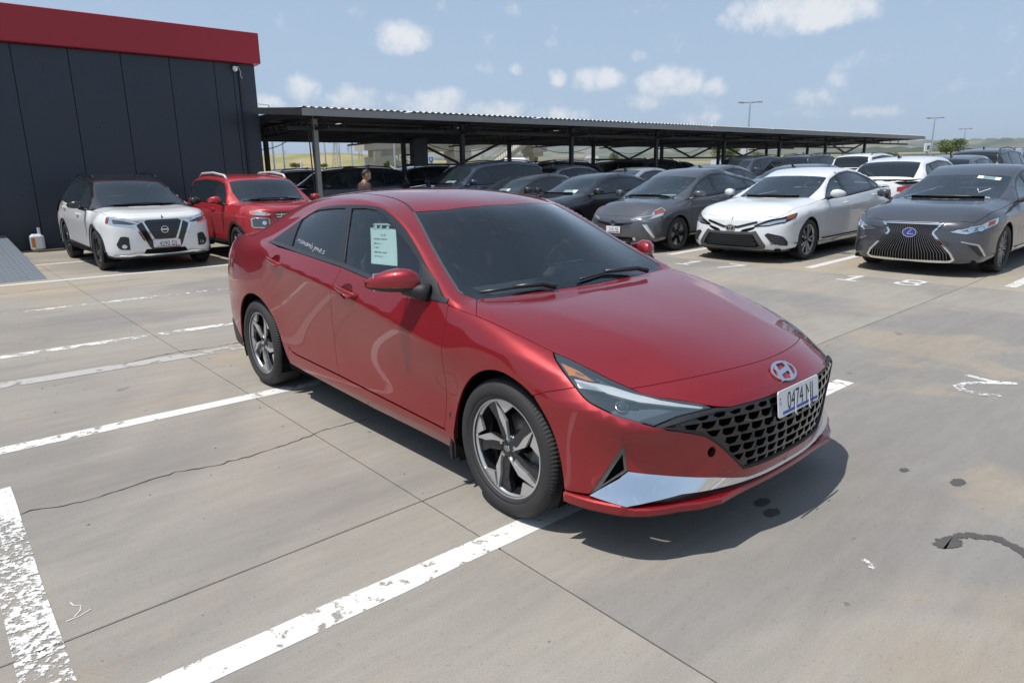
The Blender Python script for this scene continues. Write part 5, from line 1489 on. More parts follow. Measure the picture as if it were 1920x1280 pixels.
# roof, glass
roof_h = [(.231, -.56, 1.293)] + DITCH[1:] + [(-1.25, -.50, 1.30)]
roof = panel(HERO, 'roof', RED, hero, [(p[0], p[1] + .012, p[2]) for p in roof_h] + [(-1.30, -.25, 1.315), (-1.32, 0, 1.318)] + neg([(-1.30, -.25, 1.315)]) + [(p[0], -p[1] - .012, p[2]) for p in roof_h[::-1]] +
             [(.33, .40, 1.305), (.395, .22, 1.313), (.42, 0, 1.317), (.395, -.22, 1.313), (.33, -.40, 1.305)], (0, 0, -1), h=.035, gap=.001)
strip_p = [(p[0], p[1] - .004, p[2]) for p in roof_h] + [(p[0], p[1] + .018, p[2]) for p in roof_h[::-1]]
panel(HERO, 'roof_moulding', M['satin_black'], hero, strip_p, (0, 0, -1), both=True, h=.03, off=-.003, rim=0)
WS_H = [(.99, -.722, .928), (.932, -.763, .948), (.90, -.765, .965), (.70, -.71, 1.06), (.508, -.652, 1.15), (.36, -.60, 1.225), (.231, -.56, 1.293), (.33, -.40, 1.305), (.395, -.22, 1.313)]
ws_out = WS_H + [(.42, 0, 1.317)] + mirr(WS_H) + neg(cowl) + [(1.072, 0, .915)] + cowl[::-1]
WI = [(1.0, -.60, .95), (.93, -.66, .965), (.87, -.70, .985), (.69, -.665, 1.068), (.508, -.612, 1.15), (.37, -.565, 1.215), (.295, -.53, 1.265), (.365, -.38, 1.283), (.40, -.28, 1.285), (.435, -.17, 1.27)]
ws_in = WI + [(.47, -.10, 1.245), (.47, .10, 1.245)] + mirr(WI) + [(1.03, .4, .945), (1.05, .15, .944), (1.05, -.15, .944), (1.03, -.4, .945)]
WD = (-.80, 0, -.6)
panel(HERO, 'windscreen', M['windscreen'], hero, ws_out, WD, h=.05, gap=.002, rim=0, off=-.001)
panel(HERO, 'windscreen_band', M['gloss_black'], hero, ws_out, WD, h=.03, gap=.004, rim=0, off=-.005, holes=[ws_in])
pt = WS_H[1:7]
panel(HERO, 'pillar_moulding', pbr('pillar_moulding', (.07, .07, .075), .3), hero, [(p[0] + .004, p[1] - .004, p[2] + .0) for p in pt] + [(p[0] + .006, p[1] + .008, p[2] + .005) for p in pt[::-1]], (-.7, .35, -.62), both=True, h=.03, off=.002, rim=.004)
RW = [(-1.34, -.50, 1.27), (-1.60, -.55, 1.185), (-1.80, -.60, 1.115)]
rw = RW + [(-1.90, -.4, 1.11), (-1.93, 0, 1.112)] + neg([(-1.90, -.4, 1.11)]) + mirr(RW) + [(-1.33, .25, 1.31), (-1.34, 0, 1.315), (-1.33, -.25, 1.31)]
panel(HERO, 'rear_window', M['side_glass'], hero, rw, (.5, 0, -.86), h=.05, gap=.002, rim=0)
GF = [(-.265, -.668, 1.303), (-.12, -.663, 1.309), (.005, -.664, 1.302), (.09, -.672, 1.284), (.165, -.684, 1.258), (.24, -.70, 1.222), (.33, -.715, 1.185), (.45, -.75, 1.13), (.577, -.77, 1.068), (.62, -.79, 1.028), (.66, -.85, .94), (.40, -.862, .958), (.15, -.857, .990), (-.06, -.853, 1.013)]
GR = [(-.786, -.838, 1.058), (-.86, -.74, 1.16), (-.905, -.68, 1.225), (-.87, -.67, 1.25), (-.735, -.66, 1.279), (-.5, -.662, 1.298), (-.345, -.664, 1.304), (-.25, -.75, 1.19), (-.165, -.856, 1.026), (-.45, -.855, 1.038)]
trim = WIN[:-1] + BELT[:-1]
panel(HERO, 'window_surround', M['satin_black'], hero, trim, SD, both=True, h=.03, gap=.001, off=.002, holes=[GF, GR], rim=.012)
panel(HERO, 'front_side_glass', M['side_glass'], hero, GF, SD, both=True, h=.05, gap=-.004, off=-.006, rim=0)
panel(HERO, 'rear_side_glass', M['side_glass'], hero, GR, SD, both=True, h=.05, gap=-.004, off=-.006, rim=0)
belt_s = [(x, y, z + .0) for x, y, z in BELT]
panel(HERO, 'belt_moulding', pbr('belt_moulding', (.05, .055, .06), .28, .3), hero, belt_s + [(x, y + .01, z + .02) for x, y, z in BELT[::-1]], SD, both=True, h=.04, off=.006, rim=.008)
sailp = [(.60, -.757, 1.062), (.655, -.80, 1.02), (.69, -.85, .935), (.905, -.857, .918), (.78, -.80, .99)]
panel(HERO, 'mirror_sail', M['black_plastic'], hero, sailp, SD, both=True, h=.03, off=.005, rim=.006)

# door handles sit in recessed cups
def handle_set(x0, z0, loop, door, door2):
    V, N, F = panel_geo(HERO, loop, SD, h=.012, rim=0, gap=-.001)
    P0 = np.array(loop); c = P0.mean(0); rx = (P0[:, 0].max() - P0[:, 0].min()) / 2; rz = (P0[:, 2].max() - P0[:, 2].min()) / 2
    q = ((V[:, 0] - c[0]) / rx) ** 2 + ((V[:, 2] - c[2]) / rz) ** 2
    V = V - N * (.028 * np.sqrt(np.clip(1 - q, 0, 1)))[:, None]
    me = bpy.data.meshes.new('handle_cup'); me.from_pydata([tuple(p) for p in V], [], F); me.polygons.foreach_set('use_smooth', [True] * len(F))
    link_mesh('handle_cup', me, RED, door)
    V2 = V * np.array([1, -1, 1]); me = bpy.data.meshes.new('handle_cup'); me.from_pydata([tuple(p) for p in V2], [], [f[::-1] for f in F]); me.polygons.foreach_set('use_smooth', [True] * len(F))
    link_mesh('handle_cup', me, RED, door2)
    for s, dd in ((1, door), (-1, door2)):
        vs = []; fs = []; n = 12; st = 15
        for i in range(st):
            t = i / (st - 1)
            x = x0 - .125 + .25 * t; zz = z0 + .030 - .030 * t
            p = HERO.S(x, zz)
            e = math.sin(PI * min(1, max(0, t))) ** .35 if 0 < t < 1 else .02
            o = .012 + .020 * math.sin(PI * t) ** .6 if 0 < t < 1 else .004
            for k in range(n):
                a = 2 * PI * k / n
                vs.append((x, (p[1] - o - .011 * e * math.cos(a)) * s, zz + .0165 * e * math.sin(a)))
        for i in range(st - 1):
            for k in range(n):
                j = (k + 1) % n; f = [i * n + k, i * n + j, (i + 1) * n + j, (i + 1) * n + k]
                fs.append(f if s < 0 else f[::-1])
        me = bpy.data.meshes.new('door_handle'); me.from_pydata(vs, [], fs); me.polygons.foreach_set('use_smooth', [True] * len(fs))
        link_mesh('door_handle', me, RED, dd)
handle_set(.06, .862, cf, dF, dF2)
handle_set(-.90, .945, crr, dR, dR2)

# headlamps
lamp = LAMP_LOW + LAMP_IN + H_LAMPTOP[2::-1]
HD = (-.72, .55, -.42)
l1, l2 = panel(HERO, 'headlamp', M['lamp_clear'], hero, lamp, HD, both=True, h=.025, gap=.004, rim=0)
def lamp_part(nm, mat, pts, off, **k):
    g = panel_geo(HERO, pts, HD, h=.02, off=off, **k)
    link_mesh(nm, geo_mesh(nm, g), mat, l1); link_mesh(nm, geo_mesh(nm, mirror_geo(g)), mat, l2)
lamp_part('lamp_housing', M['lamp_housing'], lamp, -.03, rim=0, gap=.002)
lamp_part('indicator', M['amber'], [(1.628, -.800, .760), (1.66, -.79, .75), (1.701, -.777, .738), (1.745, -.77, .72), (1.775, -.764, .708), (1.75, -.785, .712), (1.71, -.805, .722), (1.69, -.818, .724)], -.014, rim=.008)
lamp_part('indicator_reflector', M['lamp_reflector'], [(1.70, -.79, .731), (1.735, -.778, .720), (1.72, -.79, .720), (1.705, -.80, .724)], -.010, rim=.004)
lamp_part('running_light', M['lamp_white'], [(1.722, -.822, .714), (1.77, -.79, .706), (1.80, -.763, .704), (1.84, -.727, .690), (1.912, -.685, .667), (1.996, -.627, .646), (2.06, -.565, .632), (2.112, -.508, .620), (2.105, -.522, .614), (2.04, -.60, .626), (1.948, -.694, .640), (1.853, -.762, .668), (1.81, -.785, .684), (1.757, -.832, .690)], -.010, rim=.012)
lamp_part('running_light_base', M['lamp_reflector'], [(1.73, -.826, .702), (1.80, -.785, .690), (1.84, -.772, .672), (1.80, -.80, .672), (1.76, -.835, .684)], -.006, rim=.006)
lamp_part('lamp_shelf', M['satin_black'], [(1.99, -.742, .588), (2.03, -.70, .572), (2.075, -.615, .592), (2.128, -.49, .609), (2.04, -.62, .604)], -.012, rim=.01)
for s, l in ((-1, l1), (1, l2)):
    p, n = HERO.near((1.916, .762 * s, .640)); c = Vector(p) - Vector(n) * .028
    mb = MB(); mb.smooth = True; ax = Vector(n); e1 = ax.cross(Vector((0, 0, 1))).normalized(); e2 = ax.cross(e1)
    rings = [(.026, -.005), (.026, .010), (.022, .011)]
    vs = []; fs = []; m = 20
    for r_, d_ in rings:
        for k in range(m): vs.append(c + ax * d_ + (e1 * math.cos(2 * PI * k / m) + e2 * math.sin(2 * PI * k / m)) * r_)
    for i in range(len(rings) - 1):
        for k in range(m): fs.append([i * m + k, i * m + (k + 1) % m, (i + 1) * m + (k + 1) % m, (i + 1) * m + k])
    mb.add(vs, fs); mb.build('projector_ring', M['satin_chrome'], l)
    vs = []; fs = []; m = 20
    for i in range(6):
        t = PI / 2 * i / 5
        for k in range(m): vs.append(c + ax * (.010 + .014 * math.sin(t)) + (e1 * math.cos(2 * PI * k / m) + e2 * math.sin(2 * PI * k / m)) * (.0218 * math.cos(t) + .0002))
    for i in range(5):
        for k in range(m): fs.append([i * m + k, i * m + (k + 1) % m, (i + 1) * m + (k + 1) % m, (i + 1) * m + k])
    mb = MB(); mb.smooth = True; mb.add(vs, fs); mb.build('projector_lens', pbr('projector_lens', (.02, .03, .04), .03, coat=1.0), l)
lampout = panel(HERO, 'headlamp_gasket', M['gloss_black'], hero, lamp, HD, both=True, h=.03, gap=.001, rim=.006, off=-.003, holes=[[tuple(q) for q in []]][:0])
for o in lampout: bpy.data.objects.remove(o)

# grille: dark glossy lattice with deep facets
gr_out = GR_SIDE + [(2.204, -.20, .3215), (2.214, 0, .32)] + neg([(2.204, -.20, .3215)]) + mirr(GR_SIDE) + neg([(2.07, -.624, .588), (2.132, -.470, .606)]) + neg(GR_TOP[1:])[::-1] + GR_TOP + [(2.132, -.470, .606), (2.07, -.624, .588)]
holes = []
gy = np.array([(p[1], p[2]) for p in gr_out])
inner = inset_poly(gy, .012)
rows = 7; y0 = .318; dz = .0415
for r in range(rows):
    zb = y0 + r * dz + .006; zt = zb + dz * .74
    wc = .072 + .006 * (r - 3) / 3
    for k in range(-9, 9):
        c = (k + .5 + (.5 if r % 2 else 0) * 0 + .12 * (r - 3)) * wc if k >= 0 else (k + .5 - .12 * (r - 3)) * wc
        s = 1 if k >= 0 else -1
        a = wc * .42
        sh = [(-a, .95), (a * .95, 1.0), (a * .95, .34), (a * .30, .0), (-a * .55, .12), (-a * .75, .5)]
        poly = [(c + s * u * 1.0, zb + v * (zt - zb)) for u, v in sh]
        poly = [poly[i] for i in range(len(poly))]
        q = np.array(poly)
        ins = in_poly(q, inner)
        if ins.all(): holes.append([HERO.F(*p) for p in poly])
        elif ins.any():
            # clip by pulling the outside corners in
            cc = q[ins].mean(0); q2 = []
            for p, i_ in zip(q, ins):
                t = 1.0
                pp = p
                while not in_poly(np.array([pp]), inner)[0] and t > .05:
                    t -= .08; pp = cc + (p - cc) * t
                q2.append(pp)
            A = abs(sum(q2[i][0] * q2[(i + 1) % 6][1] - q2[(i + 1) % 6][0] * q2[i][1] for i in range(6)) / 2)
            if A > 3.0e-4: holes.append([HERO.F(*p) for p in q2])
grille = panel(HERO, 'grille', pbr('grille_gloss', (.010, .010, .011), .12, .2, coat=.7), hero, gr_out, (-1, 0, 0), h=.05, inner_h=.06, gap=.002, off=-.008, rim=.028, holes=holes)
panel(HERO, 'grille_backing', M['void'], hero, gr_out, (-1, 0, 0), h=.06, off=-.05, rim=0, gap=-.01)
panel(HERO, 'grille_frame', M['black_plastic'], hero, gr_out, (-1, 0, 0), h=.03, off=-.002, rim=.02, gap=.0015, holes=[[HERO.F(*p) for p in inset_poly(gy, .010)]])

# chrome blade, vent, lip
def lerp0(a, b, t): return a + (b - a) * t
chr_h = CH_TOP + CH_BOT
g = panel_geo(HERO, chr_h, (-.8, .6, .05), h=.03, off=.004, rim=.012)
V, N, F = g
_ty = [abs(q[1]) for q in CH_TOP]; _tz = [q[2] for q in CH_TOP]
for i in range(len(V)):
    y_ = abs(V[i][1]); zt_ = float(np.interp(y_, _ty, _tz)) if y_ < .79 else lerp0(.39, .275, min(1, (y_ - .79) / .076))
    V[i] = V[i] + np.array([.86, -.5, 0]) * .30 * max(0, zt_ - V[i][2])
N = N * 1.0; k_ = np.abs(N[:, 2]) < .9; N[k_, 2] += .28; N /= np.linalg.norm(N, axis=1, keepdims=True); g = (V, N, F)
link_mesh('chrome_blade', geo_mesh('chrome_blade', join_geo([g, mirror_geo(g)])), M['chrome'], hero)
vh = [np.array(p) for p in VENT]; vc = sum(vh) / 3
vin = [tuple(vc + (p - vc) * .62 + np.array([.006, .008, 0])) for p in vh]
panel(HERO, 'vent_bezel', pbr('vent_bezel', (.10, .10, .10), .22, .3, coat=.5), hero, VENT, (-.75, .66, 0), both=True, h=.02, off=-.004, rim=.012, holes=[vin])
panel(HERO, 'vent_duct', M['void'], hero, VENT, (-.75, .66, 0), both=True, h=.03, off=-.035, rim=0)
path = [(1.737, -.884), (1.79, -.876), (1.851, -.860), (1.91, -.832), (1.971, -.794), (2.04, -.705), (2.09, -.595), (2.128, -.525), (2.146, -.44), (2.16, -.335), (2.172, -.17), (2.176, 0)]
path = path + [(x, -y) for x, y in path[-2::-1]]
mbr = MB(); mbb = MB()
path = [tuple(q) for q in chaikin(path, 1, False)]
secs = []
for i, (x, y) in enumerate(path):
    a = np.array(path[max(i - 1, 0)]); b = np.array(path[min(i + 1, len(path) - 1)]); d = (b - a) / np.linalg.norm(b - a); nn = np.array([d[1], -d[0]])
    if nn @ np.array([x - 1.2, y]) < 0: nn = -nn
    t = abs(y)
    o = .014 + .026 * math.exp(-((t - .53) / .13) ** 2) + .016 * (t < .5) + .024 * math.exp(-((t - .74) / .10) ** 2)
    P = np.array([x, y])
    zt = .258 + .01 * (t > .8); zb = .213 + (.006 if t < .5 else 0)
    s3 = HERO.near((x, y, zt))[0]
    secs.append([(*(P - nn * .05), zt + .004), (*(P + nn * (o - .008)), zt - .012), (*(P + nn * o), zt - .017), (*(P + nn * (o - .002)), zb + .004), (*(P + nn * (o - .02)), zb - .004), (*(P - nn * .06), zb - .004),
                 (*(P + nn * (o - .03)), zb - .016), (*(P - nn * .09), zb - .018)])
k = len(secs)
for i in range(k - 1):
    for j in range(5):
        mbr.add([secs[i][j], secs[i][j + 1], secs[i + 1][j + 1], secs[i + 1][j]], [[0, 1, 2, 3]])
    for a, b in ((4, 6), (6, 7)):
        mbb.add([secs[i][a], secs[i][b], secs[i + 1][b], secs[i + 1][a]], [[0, 1, 2, 3]])
mbr.add([s for s in secs[0][:6]], [[5, 4, 3, 2, 1, 0]]); mbr.add([s for s in secs[-1][:6]], [[0, 1, 2, 3, 4, 5]])
mbr.build('lip_spoiler', RED, hero); mbb.build('lip_underside', M['black_plastic'], hero)
gp = [(2.196, 0, .258), (2.18, -.26, .260), (2.15, -.455, .266), (2.09, -.63, .272), (2.02, -.742, .262), (2.0, -.75, .235), (2.09, -.60, .235), (2.15, -.45, .235), (2.18, -.25, .232), (2.19, 0, .232)]
g = panel_geo(HERO, gp, (-.9, .42, .0), h=.04, off=.001, rim=0)
link_mesh('lip_gap', geo_mesh('lip_gap', join_geo([g, mirror_geo(g)])), M['gloss_black'], hero)

# badge on the nose: oval ring and slanted letter
pb, nb = HERO.near((2.159, 0, .661))
nb = Vector(nb); ev = (Vector((0, 0, 1)) - nb * nb.z).normalized(); eu = ev.cross(nb)
letter = []
def sl(pts): return [(x + .34 * y, y) for x, y in pts]
letter = [sl([(-.040, -.031), (-.023, -.031), (-.023, .031), (-.040, .031)]), sl([(.023, -.031), (.040, -.031), (.040, .031), (.023, .031)]), sl([(-.023, -.010), (.023, -.004), (.023, .012), (-.023, .006)])]
badge = poly_mesh('badge', [[(x * 1.32, y * 1.32) for x, y in q] for q in ring_poly(.066, .0385, .0085)], M['chrome'], hero, Vector(pb) + nb * .004, eu, ev, .006)
poly_mesh('badge_letter', [[(x * 1.32, y * 1.32) for x, y in q] for q in letter], M['chrome'], badge, Vector(pb) + nb * .003, eu, ev, .006)
# plate on cable ties
plate = number_plate(hero, '0474 NJ', (2.230, .022, .566), .366, .112, (1, .02, .12), (0, 0, 1), M['plate_blue'])
for yy in (-.03, .09):
    mb = MB(); mb.tube([(2.241, yy, .57), (2.246, yy + .002, .508), (2.249, yy + .012, .497)], .0022, 6); mb.build('cable_tie', M['marker_white'], plate)

# mirrors
def mirror_pair():
    secs = [(-.876, .715, .985, .030, .030), (-.89, .70, .993, .066, .052), (-.912, .688, .998, .076, .060), (-.95, .673, 1.0, .078, .060), (-.995, .648, .997, .072, .054), (-1.03, .618, .991, .058, .044), (-1.06, .588, .985, .038, .028), (-1.074, .566, .980, .016, .014)]
    n = 28
    for s in (1, -1):
        root = None
        for nm, mat, lo in (('mirror', RED, False), ('mirror_base', M['black_plastic'], True)):
            vs = []; fs = []
            for (y, xc, zc, rx, rz) in secs:
                for k in range(n):
                    a = 2 * PI * k / n
                    ca, sa = math.cos(a), math.sin(a)
                    ex = math.copysign(abs(ca) ** .75, ca); ez = math.copysign(abs(sa) ** .8, sa)
                    zz = zc + rz * ez * (1 if sa > 0 else .92)
                    vs.append((xc + rx * ex * (1 if ca > 0 else .65), y * s, zz))
            for i in range(len(secs) - 1):
                for k in range(n):
                    j = (k + 1) % n
                    a = 2 * PI * (k + .5) / n
                    low = math.sin(a) < -.34
                    if low != lo: continue
                    f = [i * n + k, i * n + j, (i + 1) * n + j, (i + 1) * n + k]
                    fs.append(f[::-1] if s > 0 else f)
            if not lo:
                fs.append(list(range(n)) if s > 0 else list(range(n))[::-1])
            m = len(secs) - 1; fs.append([m * n + k for k in range(n)] if s < 0 else [m * n + k for k in range(n)][::-1])
            me = bpy.data.meshes.new(nm); me.from_pydata(vs, [], fs); me.polygons.foreach_set('use_smooth', [True] * len(fs))
            bm = bmesh.new(); bm.from_mesh(me); bmesh.ops.delete(bm, geom=[v for v in bm.verts if not v.link_faces], context='VERTS'); bm.to_mesh(me); bm.free()
            o = link_mesh(nm, me, mat, root or hero)
            if root is None: root = o
        mb = MB(); mb.smooth = True
        mb.tube([(.69, -.945 * s, .958), (.725, -.91 * s, .955), (.755, -.878 * s, .948), (.78, -.85 * s, .94)], [.024, .034, .042, .046], 14)
        mb.build('mirror_arm', M['black_plastic'], root)
        mb = MB(); mb.box((.612, -.97 * s, .995), (.006, .17, .085), bev=.002); mb.build('mirror_glass', M['chrome'], root)
mirror_pair()

# wipers
for pts in ([(.972, -.69, .946), (1.01, -.50, .951), (1.035, -.37, .950)], [(1.055, -.08, .950), (1.03, .15, .962), (1.035, .38, .955)]):
    mb = MB(); mb.tube(pts, .007, 6)
    q = [Vector(p) for p in pts]
    mb.tube([q[1] + Vector((0, 0, .004)), q[2] + Vector((.01, .03, .006)), q[2] + Vector((.04, .09, -.012))], [.011, .014, .016], 8)
    mb.build('wiper', M['satin_black'], hero, smooth=True)

# wheels
for (x, y) in ((1.36, -.895), (1.36, .895), (-1.36, -.895), (-1.36, .895)):
    add_wheel(hero, x, y, 'hero', .317, .225, .222, spin=.0 if x > 0 else -.5)
    arch_liner(hero, x, y, .37)
for s in (-1, 1):
    mb = MB(); mb.bar((.985, -.875 * s * -1, .40), (.965, -.872 * s * -1, .16), .05, .012, (0, 1, 0)); mb.box((.972, .84 * s, .27), (.012, .10, .24)); mb.build('mud_flap', M['black_plastic'], hero)

# inside
def keep_hero(c):
    x, y, z = c
    for wx in (1.36, -1.36):
        if (x - wx) ** 2 + (z - .317) ** 2 < .40 ** 2 and abs(y) > .5: return False
    if x > 1.9 and z < .63: return False
    belt = .905 if x > .4 else .95
    if x > 1.02 or x < -1.75: return z < 1.2
    if z < belt - .02: return True
    if z > 1.345 and abs(y) < .5 and -1.2 < x < .3: return True
    return False
inner_shell(HERO, hero, keep_hero, -.03)
mb = MB(); mb.box((-.1, 0, .225), (3.7, 1.5, .06)); mb.box((1.80, 0, .36), (.12, 1.1, .26)); mb.build('underbody', M['void'], hero)
hl = [(p[0] - .05, p[1] * .9, p[2]) for p in roof_h] + [(p[0] - .05, -p[1] * .9, p[2]) for p in roof_h[::-1]]
panel(HERO, 'headliner', M['headliner'], hero, hl, (0, 0, -1), h=.1, off=-.035, rim=0)
mb = MB()
mb.box((.80, 0, .80), (.50, 1.46, .20), bev=.06); mb.box((.30, 0, .45), (1.1, .22, .36), bev=.05)
mb.box((.62, .36, .89), (.26, .42, .10), bev=.04)
mb.build('dashboard', M['cabin'], hero)
mb = MB(); mb.box((-.2, 0, .27), (2.2, 1.6, .06))
for s in (-1, 1): mb.box((-.1, .81 * s, .62), (1.9, .05, .64), bev=.02)
mb.build('cabin_floor', M['cabin'], hero)
for yy in (-.37, .37): seat(hero, .05, yy, M['seat'])
seat(hero, -.86, 0, M['seat'], rear=True)
steering_wheel(hero, .50, .37, .93, M['satin_black'])
mb = MB(); mb.box((.40, .0, 1.225), (.03, .24, .065), bev=.012); mb.bar((.42, 0, 1.23), (.47, 0, 1.27), .03); mb.build('rear_view_mirror', M['satin_black'], hero)
for s in (-1, 1):
    mb = MB(); mb.bar((-.17, .80 * s, .9), (-.29, .60 * s, 1.26), .04, .07, (1, 0, 0)); mb.build('centre_pillar', M['cabin'], hero)
    mb = MB(); mb.bar((-1.02, .74 * s, 1.0), (-.98, .56 * s, 1.20), .05, .12, (1, 0, 0)); mb.build('rear_pillar_trim', M['headliner'], hero)

# paper taped inside the front side glass
def on_glass(x, z, off): 
    p, n = HERO.hit((x, -3, z), (0, 1, 0)); return Vector(p) - Vector(n) * off
a, b, c_, d_ = [on_glass(x, z, .009) for x, z in ((.018, 1.216), (.262, 1.218), (.415, 1.042), (.185, 1.036))]
def quad_sheet(name, P, mat, parent, nx=6, ny=6, wob=.0):
    vs = []; fs = []
    for j in range(ny + 1):
        for i in range(nx + 1):
            u, v = i / nx, j / ny
            p = (P[0] * (1 - u) + P[1] * u) * (1 - v) + (P[3] * (1 - u) + P[2] * u) * v
            h_ = HERO.hit((p.x, -3, p.z), (0, 1, 0))
            q = Vector(h_[0]) - Vector(h_[1]) * (.009 + wob * math.sin(u * 5 + v * 4))
            vs.append(q)
    for j in range(ny):
        for i in range(nx): fs.append([j * (nx + 1) + i, (j + 1) * (nx + 1) + i, (j + 1) * (nx + 1) + i + 1, j * (nx + 1) + i + 1])
    mb = MB(); mb.add(vs, fs); mb.smooth = True
    return mb.build(name, mat, parent, smooth=True)
paper = quad_sheet('paper_sheet', (a, b, c_, d_), M['paper'], None, wob=.0015)
HM = Matrix.Translation((2.669, 3.521, 0)) @ Matrix.Rotation(math.radians(-89.43), 4, 'Z')
paper.name = 'paper_notice'
paper.matrix_world = HM
tag(paper, 'white printed paper sheet taped inside the front side window of the red saloon', 'paper notice')
def sheet_pt(u, v, off=.0):
    P = (a, b, c_, d_)
    p = (P[0] * (1 - u) + P[1] * u) * (1 - v) + (P[3] * (1 - u) + P[2] * u) * v
    h_ = HERO.hit((p.x, -3, p.z), (0, 1, 0)); return Vector(h_[0]) - Vector(h_[1]) * (.0072 - off)
rnd = random.Random(3)
for (u0, u1, v) in ((.42, .60, .19), (.14, .66, .31), (.14, .44, .44), (.14, .32, .55), (.14, .62, .68), (.14, .45, .79)):
    mb = MB(); u = u0
    while u < u1:
        wd = rnd.uniform(.018, .034)
        if rnd.random() < .14: u += .03; continue
        hh = rnd.choice((.022, .03, .036))
        pts = [(u, v + .012), (u + wd * .3, v + .012 - hh), (u + wd * .75, v + .008), (u + wd * .9, v + .012 - hh * .7)]
        for q1, q2 in zip(pts[:-1], pts[1:]):
            A = sheet_pt(*q1); B = sheet_pt(*q2); d = (B - A).normalized(); nn = Vector((0, -1, .3)).cross(d).normalized() * .0013
            mb.add([A + nn, A - nn, B - nn, B + nn], [[0, 1, 2, 3]])
        u += wd + .006
    mb.build('text_line', M['ink'], paper)
mb = MB()
for u0, u1 in ((.10, .30), (.36, .48), (.60, .76)):
    P = [sheet_pt(u0, .02), sheet_pt(u1, .02), sheet_pt((u0 + u1) / 2 + .07, -.085), sheet_pt((u0 + u1) / 2 + .01, -.085)]
    mb.add(P, [[0, 1, 2, 3]])
P = [sheet_pt(.10, -.08), sheet_pt(.85, -.10), sheet_pt(.70, -.155), sheet_pt(.18, -.13)]; mb.add(P, [[0, 1, 2, 3]])
mb.build('tape', pbr('tape', (.62, .68, .66), .4), paper)

# hand writing on the rear side glass
def glass_scribble(car_surf, parent, x0, z0, x1, z1, word, h, mat, w=.006, off=.0005):
    G = {'m': [[(0, 0), (.05, .9), (.3, .3), (.35, .9), (.65, .2), (.75, .8), (.95, 0)]], 'o': [[(.5, .9), (.1, .6), (.15, .15), (.55, .05), (.85, .4), (.6, .85), (.5, .9)]],
         'n': [[(.05, 0), (.1, .85), (.3, .5), (.6, .9), (.8, .0)]], 'a': [[(.8, .8), (.3, .85), (.1, .3), (.5, .05), (.8, .7), (.85, 0)]], 'b': [[(.15, 1.4), (.15, 0), (.7, .1), (.7, .6), (.2, .6)]],
         'e': [[(.1, .45), (.8, .55), (.6, .95), (.15, .7), (.2, .1), (.8, .1)]], 'r': [[(.1, 0), (.15, .85), (.3, .55), (.7, .85)]], 's': [[(.8, .85), (.3, .8), (.3, .5), (.8, .35), (.5, 0), (.1, .1)]], 'y': [[(.1, .9), (.4, .2), (.8, .9), (.3, -.5), (0, -.3)]]}
    mb = MB(); n = len(word)
    for i, ch in enumerate(word):
        for st in G[ch]:
            q = []
            for u, v in st:
                t = (i + u * .95) / n
                x = x0 + (x1 - x0) * t; z = z0 + (z1 - z0) * t + v * h
                hh = car_surf.hit((x, -3, z), (0, 1, 0)); q.append(Vector(hh[0]) - Vector(hh[1]) * (.0055 - off))
            for A, B in zip(q[:-1], q[1:]):
                d = (B - A).normalized(); nn = Vector((0, -1, .3)).cross(d).normalized() * w / 2
                mb.add([A + nn, A - nn, B - nn, B + nn], [[0, 1, 2, 3]])
    return mb.build('window_writing', mat, parent)
glass_scribble(HERO, hero, -.76, 1.088, -.33, 1.040, 'nomambymes', .022, M['marker_white'], .0018)
# sticker low on the rear door
# ------------------------------------------------------------------ the other cars: one builder, a table of proportions per body

def lerp(a, b, t): return a + (b - a) * t
def interp(x, xs, ys): return float(np.interp(x, xs, ys))

